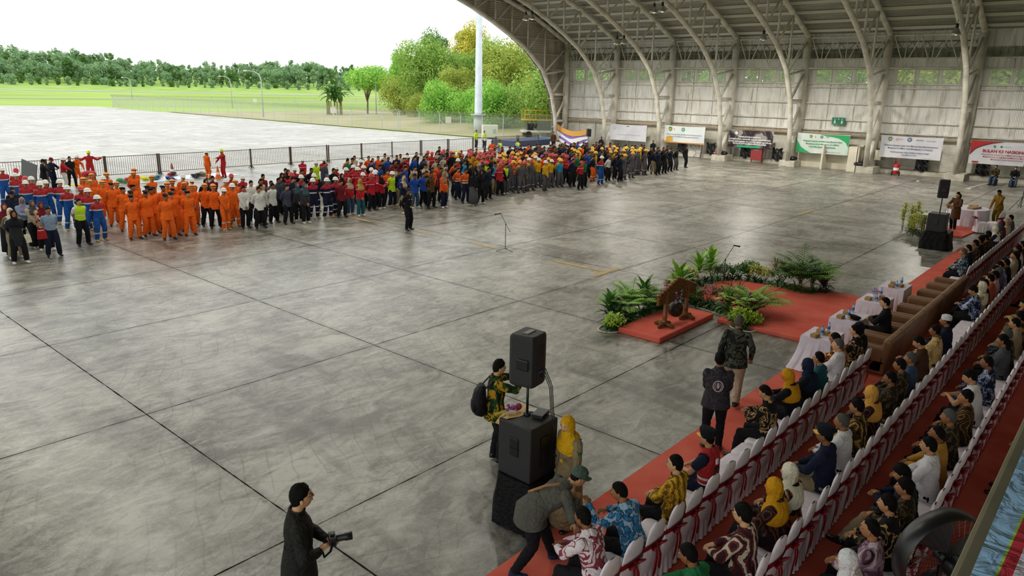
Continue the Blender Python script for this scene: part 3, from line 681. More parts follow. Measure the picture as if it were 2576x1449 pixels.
# ---------------------------------------------------------------- carpet
M_carpet = noisy('red_carpet', 'cf5d4d', 'da6d5c', 1.5, .95, 5, bump=.3, bscale=2.5, spec=.15)
mb = MB(); mb.grid(lambda u, v: (4.6+u*28.4, -4.5+v*9.62, .012+.006*math.sin(u*160)*math.sin(v*9)), 120, 12)
tag(mb.build('red_carpet', M_carpet, smooth=True), 'long red carpet running under and before the rows of white chairs', 'carpet')
mb = MB(); mb.box((19.35, 6.4, .05), (5.0, 2.56, .1)); mb.box((19.6, 8.54, .05), (3.1, 1.72, .1)); tag(mb.build('red_carpet', M_carpet, bevel=.02), 'red carpeted podium inside the planted border before the small tables', 'podium')
mb = MB(); mb.box((15.72, 8.47, .07), (2.75, 1.16, .14)); tag(mb.build('gong_platform', M_carpet, bevel=.025), 'low red carpeted platform carrying the gong stand', 'platform')
mb = MB(); mb.box((36.6, 5.95, .03), (2.9, 1.1, .06), rot=Matrix.Rotation(R(-4), 3, 'Z')); tag(mb.build('red_mat', M_carpet, bevel=.01), 'small red mat under the woman at the far microphone', 'mat')
# ---------------------------------------------------------------- banquet chair
M_cover = noisy('white_chair_cover', 'f0eaf1', 'e2dbe5', 6, .75, 3, bump=.35, bscale=14, spec=.2); M_sash = noisy('maroon_satin', '7a121f', '931a28', 8, .35, 3, bump=.4, bscale=20); M_foot = mat('chair_foot', '1d1714', .5)
def make_chair():
    t = empty('banquet_chair')
    mb = MB(); mb.grid(lambda u, v: (lambda a, r: (r*.225*max(-1, min(1, 1.25*math.cos(a))), .01+r*.225*max(-1, min(1, 1.25*math.sin(a))), .47-(.0 if r < .99 else .03)+.012*(1-r)))(2*PI*u, v**.6), 40, 6, 0, True)
    def sk(u, v):
        a = 2*PI*u; p = 1+.045*v*math.sin(a*16)+.03*v*math.sin(a*7+1); e = 1+.10*v
        return (.228*max(-1, min(1, 1.25*math.cos(a)))*p*e, .01+.228*max(-1, min(1, 1.25*math.sin(a)))*p*e, .445-.40*v)
    mb.grid(sk, 96, 7, 0, True); part('seat_cover', mb, M_cover, t, smooth=True)
    def bk(u, v):
        a = 2*PI*u; z = .30+.66*v; w = .205*(1-.10*v) if v < .72 else .205*.928*math.sqrt(max(0, 1-((v-.72)/.285)**2))**.8; d = .032*(1 if v < .9 else math.sqrt(max(0, 1-((v-.9)/.101)**2))*.9+.1)
        return (w*math.cos(a)*(1.0), -.205-.085*v+d*math.sin(a), z)
    mb = MB(); mb.grid(bk, 28, 22, 0, True); part('backrest_cover', mb, M_cover, t, smooth=True)
    mb = MB(); mb.grid(lambda u, v: (.222*math.cos(2*PI*u), -.243-.02*v+.046*math.sin(2*PI*u), .62+.085*v-.025*math.sin(2*PI*u)), 28, 4, 0, True); s = part('sash', mb, M_sash, t, smooth=True)
    mb = MB(); mb.ell((0, -.30, .645), (.035, .025, .035), n=10, k=6)
    for k in (-1, 1): mb.loft([((.02*k, -.30, .645), .012, .02), ((.07*k, -.325, .665), .05, .02), ((.12*k, -.32, .65), .045, .015), ((.13*k, -.315, .64), .01, .01)], 8, 0, True)
    part('bow', mb, M_sash, s, smooth=True)
    for k, q in ((-1, .30), (1, .36)):
        mb = MB(); mb.loft([((.015*k, -.30, .63), .018, .006, (1, 0, 0)), ((.04*k, -.325, .5), .03, .006, (1, 0, 0)), ((.055*k, -.315, q), .038, .005, (1, 0, 0)), ((.075*k, -.31, q-.06), .012, .004, (1, 0, 0))], 8); part('tail', mb, M_sash, s, smooth=True)
    mb = MB()
    for x in (-.2, .2):
        for y in (-.19, .21): mb.tube((x, y, 0), (x, y, .07), .018, n=8)
    part('feet', mb, M_foot, t)
    return t
CHAIR = make_chair(); CUSED = [False]
def chair(x, y, label, rz=0, group='banquet chairs'):
    c = CHAIR if not CUSED[0] else copy_tree(CHAIR); CUSED[0] = True
    c.location = (x, y, .012); c.rotation_euler = (0, 0, rz); return tag(c, label, 'chair', group)
# ---------------------------------------------------------------- seated poses (facing +y)
def seat(**k):
    d = dict(pelvis=(0, -.04, .56), spine=(0, .06, 1), seated=True, wL=(-.09, .30, .70), wR=(.08, .33, .69), aL=(-.12, .44, .09), aR=(.12, .42, .09), headfwd=.5); d.update(k); return d
POSE = {
 'lap': seat(), 'lap2': seat(spine=(0, .0, 1), aL=(-.15, .48, .09), wL=(-.03, .28, .68), wR=(.05, .26, .72), yaw=.3, pitch=.12), 'phone': seat(spine=(0, .16, 1), wL=(-.06, .33, .84), wR=(.07, .34, .83), pitch=-.35, yaw=.1),
 'lean': seat(spine=(0, .30, 1), wL=(-.07, .46, .72), wR=(.08, .47, .71), pitch=-.1), 'cross': seat(spine=(0, -.02, 1), aR=(-.16, .56, .34), kR=(.1, 1, .6), aL=(-.10, .42, .09), wL=(-.04, .26, .74), wR=(.06, .28, .74), yaw=.1),
 'arms': seat(spine=(0, .02, 1), wL=(.10, .17, .92), wR=(-.10, .19, .90), pL=(-1, .2, -.6), pR=(1, .2, -.6), yaw=-.15)}
TS = {}
def TSget(k, short=False, gown=False):
    key = (k, short, gown)
    if key not in TS: TS[key] = person_template(POSE[k], .0125, True, short=short, gown=gown)
    return TS[key]
c_ = cloth
C = dict(black=c_('black_cloth', '15151a'), navy=c_('navy_cloth', '161d33'), grey=c_('grey_cloth', '4c4e52'), khaki=c_('khaki_cloth', '8f8064'), white=c_('white_cloth', 'd8d6da'), blue=c_('blue_cloth', '1e48a0'), sky=c_('light_blue_cloth', '8195ad'),
 red=c_('red_cloth', 'a8242b'), maroon=c_('maroon_cloth', '6a1a26'), orange=c_('orange_cloth', 'e0561a'), tan=c_('tan_uniform', '8d7c5c'), mustard=c_('mustard_scarf', 'c98f14'), cream=c_('cream_scarf', 'd8d2bd'), gold=c_('apricot_scarf', 'd8a04a'), jeans=c_('jeans', '3c5270'), green=c_('green_cloth', '1f6a3f'), lime=c_('lime_vest', 'b8dc28', .6), teal=c_('teal_cloth', '1f5560'),
 brown=c_('brown_cloth', '4a3022'), beige=c_('beige_cloth', 'b3a48e'), lav=c_('lavender_scarf', '8d8cab'), pinkc=c_('pink_check', 'b88a9a'), yel=c_('yellow_cloth', 'd2a21c'), dkgreen=c_('dark_green', '242b24'), violet=c_('violet_scarf', '4a3a5c'), aqua=c_('aqua_vest', '2a8fb8'), rust=c_('rust_cloth', '9c4a24'))
B = dict(pink=batik('batik_pink', ['d9cdd0', 'dcd2d4', '8a3c48', 'd2c2c6'], 9, 'noise', dist=5), blue=batik('batik_blue', ['2f6f9e', '3f86b8', '23567f', '9ab4c8'], 16, 'voronoi'), gold=batik('batik_gold', ['6a4a16', 'c89a1c', '8a5a1a', 'd0a82a'], 16, 'wave'),
 blackgold=batik('batik_blackgold', ['131316', '131316', '131316', 'b9955a', '1b1b20'], 10, 'noise', dist=5), orange=batik('batik_orange', ['2a160c', 'b0551a', '3a1d10', 'd9a05a'], 16), redstripe=batik('batik_redstripe', ['3a1a1e', '7e2a30', '2a2838', 'c2b49a'], 12, 'wave'),
 magenta=batik('batik_plum', ['1e0e14', '4a1c2a', '6a4a1a', '2a1018'], 12, 'wave'), orn=batik('batik_scroll', ['1c150c', '9a4f14', '2a1f10', 'b8a890'], 9, 'noise', dist=6), scroll=batik('batik_olive', ['2a1c0e', '6a4a1a', '1a140c', 'a88a4a'], 14, 'wave'),
 cream=batik('batik_cream', ['3a2c14', 'c2a468', 'b8985a', 'ccb27c'], 12), plum=batik('batik_plumwhite', ['2a1c26', '5a3a4c', '8f7484', 'c8b4bc'], 8, 'noise', dist=6), navyw=batik('batik_navywhite', ['171d3a', '20284a', '8a98b8', '171d3a', 'b4bccf'], 12, 'noise', dist=5),
 tealw=batik('batik_tealwhite', ['1b2f3c', '4a7a88', '9fb0b8', '1a2530', '6a4a40'], 12, 'noise', dist=5), dk=batik('batik_dark', ['14120f', '2c2418', '1a1712', '5a4a2c'], 16), green=batik('batik_green', ['12200f', '2a4a1e', 'b8861c', '18280f'], 9, 'noise', dist=5), check=batik('batik_check', ['2a262b', '39343a', '1d1a1f', '4a444c'], 60, 'cell'),
 camo=batik('camouflage', ['1d201b', '2d302a', '50534c', '15170f', '3f4239'], 8, 'noise', dist=5), brown=batik('batik_brown', ['2c1d10', '5c4226', '8a6c3e', '3a2816'], 12, 'wave'), purple=batik('batik_purple', ['3a2a5a', 'a8a0c0', '5a4a8a', 'c8c2d8'], 14, 'noise'))
def hair(k='hair', m=None): return (k, m or M_hair)
M_ncap = cloth('navy_cap', '12141d'); M_ycap = mat('gold_visor', 'd19a1a', .5)
ROWY = {1: 3.5, 2: 2.33, 3: 1.23, 4: .10}
def cx_near(row, x):
    p = .47; o = {1: 6.15, 2: 6.35, 3: 7.35, 4: 7.5}[row]; return o+round((x-o)/p)*p
TAKEN = {}
def sit(row, px, py, pose, top, bottom, head, text, z=1.30, short=False, gown=False, rz=0, **kw):
    x, y = floor_at(px, py, z); cx = cx_near(row, x-.02)
    while (row, round(cx, 2)) in TAKEN: cx += .47
    TAKEN[(row, round(cx, 2))] = text
    T = TSget(pose, short, gown)
    return person(T, (cx+max(-.12, min(.12, x-cx)), ROWY[row]+.27, .0), rz, text, top, bottom, head, group='seated audience', **kw)
K = C['black']
sit(1, 1495, 1285, 'lean', B['pink'], K, hair(), 'person in white batik shirt with maroon leaves, nearest seat of the front row')
gm = C['navy']
reach = person_template(seat(spine=(-.06, .30, 1), wL=(-.27, .44, 1.0), pL=(-.6, .2, -1), wR=(.12, .42, .78), yaw=.35, pitch=-.15, curl=.9), .0125, True)
TS[('reach', False, False)] = reach
sit(1, 1588, 1222, 'reach', B['blue'], K, hair('hair_thin'), 'person in blue batik leaning out to shake hands with the grey-shirted man')
sit(1, 1680, 1146, 'lap2', B['gold'], K, hair(), 'person in yellow gold batik and glasses, front row beside the red vest', glasses=True, skin=4)
sit(1, 1765, 1083, 'lap', C['navy'], C['navy'], ('peaked_cap', M_ncap, M_ycap), 'person in red safety vest over navy shirt and peaked cap, front row', vest=bands('red_vest', [(0, 'a82a2c'), (.60, 'd0ccd0'), (.635, 'a82a2c'), (.68, 'd0ccd0'), (.715, 'a82a2c')]), glasses=True, short=True, skin=0)
sit(1, 1945, 972, 'phone', B['blackgold'], K, hair('hair_thin'), 'person in black batik with gold flowers holding a phone, front row past empty chairs', skin=0)
sit(1, 2015, 937, 'phone', K, K, ('hijab', C['mustard']), 'person in mustard headscarf and black dress looking at a phone, front row', gown=True)
sit(1, 2058, 915, 'lap', K, K, ('hijab', c_('navy_scarf', '16223a')), 'person in navy headscarf and black top, front row beside the mustard headscarf')
sit(1, 2050, 892, 'arms', C['teal'], K, hair('hair_thin'), 'person with glasses and thin black hair in dark shirt, front row', glasses=True, short=True)
sit(1, 2068, 841, 'lap2', C['white'], K, hair('hair', M_grey), 'grey-haired person in white uniform shirt before the first small table', z=1.36, skin=4)
sit(1, 2103, 845, 'lean', B['orange'], C['brown'], hair(), 'person in orange and brown batik with bowed head near the sofas', glasses=True)
sit(1, 2145, 819, 'lap', B['blackgold'], K, hair(), 'person in black batik with glasses at the sofa end of the front row', glasses=True, skin=4)
sit(1, 2166, 819, 'lap', B['dk'], K, ('hijab', K), 'person in black headscarf against the side of the first sofa', gown=True)
# row two
def patch(who_, nm, c, d, m, rx=0):
    o = [q for q in bpy.data.objects if q.parent is None and str(q.get('label', '')).startswith(who_)][0]
    mb = MB(); mb.box((0, 0, 0), d); p = mb.build(nm, m, o, loc=c, bevel=.004); p.rotation_euler = (R(rx), 0, 0); return p
P_w = mat('patch_white', 'd2c8cc', .7); P_k = mat('patch_black', '101014', .6); P_g = mat('patch_gold', 'c79a3a', .5)
patch('person in red safety vest', 'back_emblem', (-.075, -.168, .98), (.055, .02, .075), P_w, -4); patch('person in red safety vest', 'radio_pouch', (-.06, -.170, .86), (.11, .025, .05), P_k, -4)
sit(2, 1746, 1367, 'lean', C['green'], K, hair('hair_short'), 'person in green shirt bending down, bottom edge, second row')
sit(2, 1847, 1264, 'lap', B['redstripe'], K, hair('hair_thick'), 'person with thick black hair and glasses in striped red batik, second row', glasses=True, skin=4, scale=1.04)
sit(2, 1866, 1180, 'lap', B['magenta'], K, ('hijab', C['mustard']), 'person in long mustard headscarf and plum batik, second row', gown=True)
sit(2, 2000, 1177, 'lap', B['orn'], K, ('hijab', C['cream']), 'person in cream headscarf and black-orange batik, second row', gown=True)
sit(2, 2078, 1095, 'lap', C['navy'], C['khaki'], ('peaked_cap', M_ncap, M_ycap), 'person in navy uniform with gold braid and peaked cap, second row', glasses=True, scale=1.04)
sit(2, 2121, 1048, 'lap', C['white'], K, hair('hair_thin', M_grey), 'grey-haired person in white shirt and glasses, second row', glasses=True)
sit(2, 2144, 1009, 'lap', B['scroll'], K, hair('hair_thick'), 'person in glasses and brown scroll batik between white shirt and apricot headscarf', glasses=True)
sit(2, 2213, 982, 'lap', B['magenta'], K, ('hijab', C['gold']), 'person in apricot headscarf with hand at chin, second row', gown=True)
sit(2, 2241, 941, 'cross', B['dk'], C['khaki'], hair(), 'person in dark batik with crossed khaki trousers, second row')
sit(2, 2275, 913, 'lap', B['dk'], K, hair(), 'person in dark olive batik and glasses with head raised, second row', glasses=True)
sit(2, 2295, 896, 'cross', C['jeans'], K, hair('hair', M_grey), 'grey-haired person in blue shirt with leg crossed behind the sofa')
sit(2, 2326, 853, 'phone', C['brown'], K, hair(), 'person in brown shirt looking down at a phone behind the sofas')
sit(2, 2356, 823, 'lap', B['cream'], K, hair(), 'person in cream batik with dark leaves behind the sofas')
sit(2, 2386, 799, 'lap', C['navy'], C['navy'], ('skullcap', C['white']), 'person in white skullcap and navy shirt behind the sofas')
sit(2, 2478, 725, 'phone', B['navyw'], K, hair('hair_thick'), 'person in navy and white batik bent over a phone, second row far part')
sit(2, 2508, 697, 'arms', C['rust'], C['jeans'], hair(), 'person in rust-orange shirt and jeans behind the far sofas')
sit(2, 2505, 686, 'cross', C['pinkc'], C['jeans'], hair(), 'person in pink checked shirt with a crossed leg behind the far sofas')
sit(2, 2521, 659, 'phone', B['purple'], K, hair(), 'person in purple flowered shirt holding up a phone, second row')
# row three
sit(3, 2149, 1299, 'lap', B['plum'], K, ('hair_fringe', M_hair), 'bald person with glasses in purple-white batik, third row', glasses=True)
sit(3, 2150, 1400, 'lap', C['white'], K, ('hijab', C['white']), 'person in white headscarf at the bottom edge of the third row')
sit(3, 2240, 1254, 'lap', B['blackgold'], K, hair(), 'person in black and gold batik looking upward, third row', skin=0)
sit(3, 2279, 1207, 'cross', B['dk'], C['khaki'], hair('hair_thick'), 'person in dark batik with khaki trousers, third row', skin=1)
sit(3, 2285, 1179, 'phone', C['navy'], C['grey'], hair('hair_thick'), 'curly-haired person in navy jacket with lime stripe, third row')
sit(3, 2336, 1100, 'lap', C['white'], K, hair(), 'person in white embroidered shirt seen from behind, third row')
sit(3, 2389, 1086, 'lap', c_('amber_shirt', 'b98a40'), K, ('hair_fringe', M_hair), 'bald person in amber yellow shirt, third row')
sit(3, 2382, 1035, 'lap', B['dk'], K, hair('hair', M_grey), 'grey-haired person in dark teal batik reading, third row')
sit(3, 2392, 979, 'lap2', B['brown'], K, hair('hair_thick'), 'young person in brown batik gazing up, third row')
sit(3, 2448, 946, 'phone', C['white'], K, hair(), 'person in white short-sleeved uniform looking down, third row', short=True, scale=1.05)
sit(3, 2484, 900, 'lap', B['navyw'], C['jeans'], hair('hair_thin'), 'person with moustache in navy batik and jeans, third row')
sit(3, 2530, 851, 'lap', C['grey'], K, hair('hair_long'), 'long-haired person in grey shirt, third row')
sit(3, 2534, 832, 'lap', B['dk'], K, hair('hair', M_grey), 'person in dark jacket behind the long-haired person, third row')
sit(3, 2566, 752, 'phone', B['cream'], C['khaki'], hair(), 'person in cream batik looking at a phone at the right edge')
sit(4, 2556, 1040, 'phone', B['dk'], K, hair(), 'person in dark clothes in the fourth row below the ledge')
sit(4, 2440, 1282, 'phone', C['grey'], K, hair(), 'person with a phone half hidden under the ledge, fourth row')
# far part of the rows
for px, py, top, head, tx, g in ((2440, 632, B['tealw'], hair('hair', M_grey), 'grey-haired person in teal and white batik, first after the sofas', 0), (2447, 622, K, hair(), 'person in black beside the teal batik, far front row', 0), (2461, 609, B['dk'], hair(), 'person in dark batik, third after the sofas', 0),
    (2466, 597, B['dk'], hair('hair_thick'), 'thick-haired person in dark shirt, far front row', 0), (2484, 586, B['brown'], hair(), 'person in brown batik beside the white headscarf, far front row', 0), (2498, 572, C['navy'], ('hijab', C['cream']), 'person in white headscarf and navy, far front row', 1),
    (2517, 560, B['green'], hair(), 'person in green batik between white and maroon headscarves', 0), (2535, 563, C['grey'], ('hijab', C['maroon']), 'person in maroon headscarf, far front row', 1), (2548, 555, C['beige'], ('hijab', C['beige']), 'person in beige headscarf, far front row', 1), (2556, 546, C['grey'], hair(), 'person in grey suit near the right edge, far front row', 0)):
    sit(1, px, py, 'lap', top, K, head, tx, gown=bool(g), z=1.28)
TOPS = [K, K, B['dk'], B['brown'], C['white'], B['navyw'], B['cream'], C['grey'], B['tealw'], C['beige'], B['plum'], C['navy'], B['scroll'], C['khaki']]
TN = ['black shirt', 'black jacket', 'dark batik', 'brown batik', 'white shirt', 'navy batik', 'cream batik', 'grey shirt', 'teal batik', 'beige shirt', 'plum batik', 'navy shirt', 'olive batik', 'khaki shirt']
nf = 0
for row, xa, xb in ((2, 20.6, 34.5), (3, 17.2, 34.5), (1, 27, 33)):
    x = cx_near(row, xa)
    while x < xb:
        if (row, round(x, 2)) not in TAKEN and rnd.random() < .74 and not any(abs(k[1]-x) < .3 and k[0] == row for k in TAKEN):
            i = rnd.randrange(len(TOPS)); hj = rnd.random() < .2; nf += 1; hc = rnd.choice([K, C['cream'], C['maroon'], C['grey']])
            tx = 'person in %s%s, %s audience row, %s chair from the far end' % (TN[i], ' and headscarf' if hj else '', {1: 'front', 2: 'second', 3: 'third'}[row], ord_(int((36.2-x)/.47)+1))
            TAKEN[(row, round(x, 2))] = tx
            person(TSget(rnd.choice(['lap', 'lap2', 'phone', 'arms', 'cross'])), (x, ROWY[row]+.27, 0), rnd.uniform(-.1, .1), tx, TOPS[i], rnd.choice([K, K, C['navy'], C['khaki'], C['jeans']]), ('hijab', hc) if hj else hair(rnd.choice(['hair', 'hair_thick', 'hair_thin'])), group='seated audience', scale=rnd.uniform(.96, 1.04))
        x += .47
# chairs of every row
RN = {1: 'front', 2: 'second', 3: 'third', 4: 'fourth'}
def who(t):
    t = t.replace('person ', '', 1) if t.startswith('person ') else t
    return t.split(',')[0]
for row, spans in {1: ((5.2, 14.9), (24.4, 35.8)), 2: ((6.1, 35.8),), 3: ((7.1, 35.8),), 4: ((8.9, 24),)}.items():
    for a, b in spans:
        x = cx_near(row, a+.2); n = 0
        while x < b:
            n += 1; tx = TAKEN.get((row, round(x, 2)))
            lab = ('white chair with red bow, %s row, %s chair %s, occupied' % (RN[row], ord_(n), 'past the sofas' if (row == 1 and a > 20) else 'from the near end')) if tx else 'empty white chair with red bow, %s row, %s chair %s' % (RN[row], ord_(n), 'past the sofas' if (row == 1 and a > 20) else 'from the near end')
            if row == 4: lab = 'white chair half hidden beneath the ledge, fourth row, %s from the near end' % ord_(n)
            chair(x, ROWY[row]+.26, lab, rnd.uniform(-.06, .06), 'banquet chairs of the %s row' % RN[row]); x += .47
# ---------------------------------------------------------------- the standing parade
st = lambda **k: {**dict(wL=(-.05, -.17, .92), wR=(.05, -.18, .94), pL=(-1, -.35, 0), pR=(1, -.35, 0), aL=(-.17, .02, .09), aR=(.17, -.02, .09)), **k}
CP = {'ease': st(), 'ease2': st(yaw=.35, pitch=.08, aL=(-.13, .0, .09), aR=(.2, .03, .09)), 'ease3': st(yaw=-.3, pitch=-.2, girth=1.12), 'side': st(wL=(-.27, .04, .82), wR=(.27, .05, .83), aL=(-.11, 0, .09), aR=(.11, 0, .09)),
 'clasp': st(wL=(-.04, .20, .86), wR=(.05, .21, .88), aL=(-.12, 0, .09), aR=(.12, .02, .09)), 'phone': st(wL=(-.07, .30, 1.14), wR=(.08, .30, 1.15), pitch=-.35, aL=(-.1, 0, .09), aR=(.12, .05, .09)), 'cross': st(wL=(.12, .18, 1.12), wR=(-.12, .2, 1.1), pL=(-1, .1, -.8), pR=(1, .1, -.8))}
TC = {}
def TCget(k, short=False, gown=False, tucked=False, hem=.30):
    key = (k, short, gown, tucked, hem)
    if key not in TC: 
        P = dict(CP[k])
        if gown: P['aL'] = (-.08, 0, .09); P['aR'] = (.09, .02, .09)
        TC[key] = person_template(P, .022, False, short=short, gown=gown, tucked=tucked, hem=hem, loose=.22)
    return TC[key]
M_hw = mat('white_helmet', 'd8d8d2', .35); M_hr = mat('red_helmet', 'b8202a', .35); M_hy = mat('yellow_helmet', 'e0ae18', .35); M_ho = mat('orange_helmet', 'e88a20', .4); M_gog = mat('goggle_band', '4a2a18', .3)
M_P = bands('red_blue_coverall_top', [(0, '1c4f96'), (1.165, 'cfd2d4'), (1.215, 'a82d33')]); M_Pb = bands('blue_coverall_leg', [(0, '1c4f96'), (.30, 'c2c6c8'), (.345, '1c4f96')])
M_N = bands('navy_red_coverall_top', [(0, '171c38'), (1.10, 'd4d4d4'), (1.15, '171c38'), (1.28, 'a82434')]); M_Nb = bands('navy_coverall_leg', [(0, '171c38'), (.26, 'd4d4d4'), (.31, '171c38'), (.52, 'd4d4d4'), (.56, '171c38')])
M_O = c_('orange_uniform', 'e2631a'); M_Ob = bands('orange_coverall_leg', [(0, 'e2631a'), (.30, 'd8d4c8'), (.35, 'e2631a')]); M_Rj = bands('red_jacket', [(0, 'b0202e'), (1.24, 'd8c8c8'), (1.265, 'b0202e')])
M_OB = bands('orange_navy_shirt', [(0, '1a2038'), (.98, 'd8d0c8'), (1.02, 'd65a20'), (1.12, 'd8d0c8'), (1.15, 'd65a20')]); M_G = c_('grey_coverall', '55535a'); M_Gb = bands('grey_coverall_leg', [(0, '55535a'), (.34, 'b8b8b8'), (.38, '55535a')]); M_GB = bands('grey_blue_coverall', [(0, '41606f'), (1.08, '8a8f92'), (1.11, '41606f'), (1.27, '7a3a40')])
M_lv = bands('lime_reflective_vest', [(0, 'b4d820'), (1.1, 'd8d8d0'), (1.14, 'b4d820')]); M_ov = bands('orange_reflective_vest', [(0, 'e0561a'), (1.1, 'd8d8d0'), (1.14, 'e0561a')]); M_yv = bands('yellow_blue_vest', [(0, '2a7ab0'), (1.08, 'd8d8d0'), (1.12, 'cfe040')]); M_aq = bands('aqua_reflective_vest', [(0, '2a8fb8'), (1.0, 'd8e0e0'), (1.04, '2a8fb8')])
K = C['black']; HR = ('hair', M_hair)
W_ = ('helmet', M_hw); RH = ('helmet', M_hr); YH = ('helmet', M_hy); OH = ('rescue_helmet', M_ho, M_gog); BE = ('beret', K, M_ycap)
hj = lambda m: ('hijab', m)
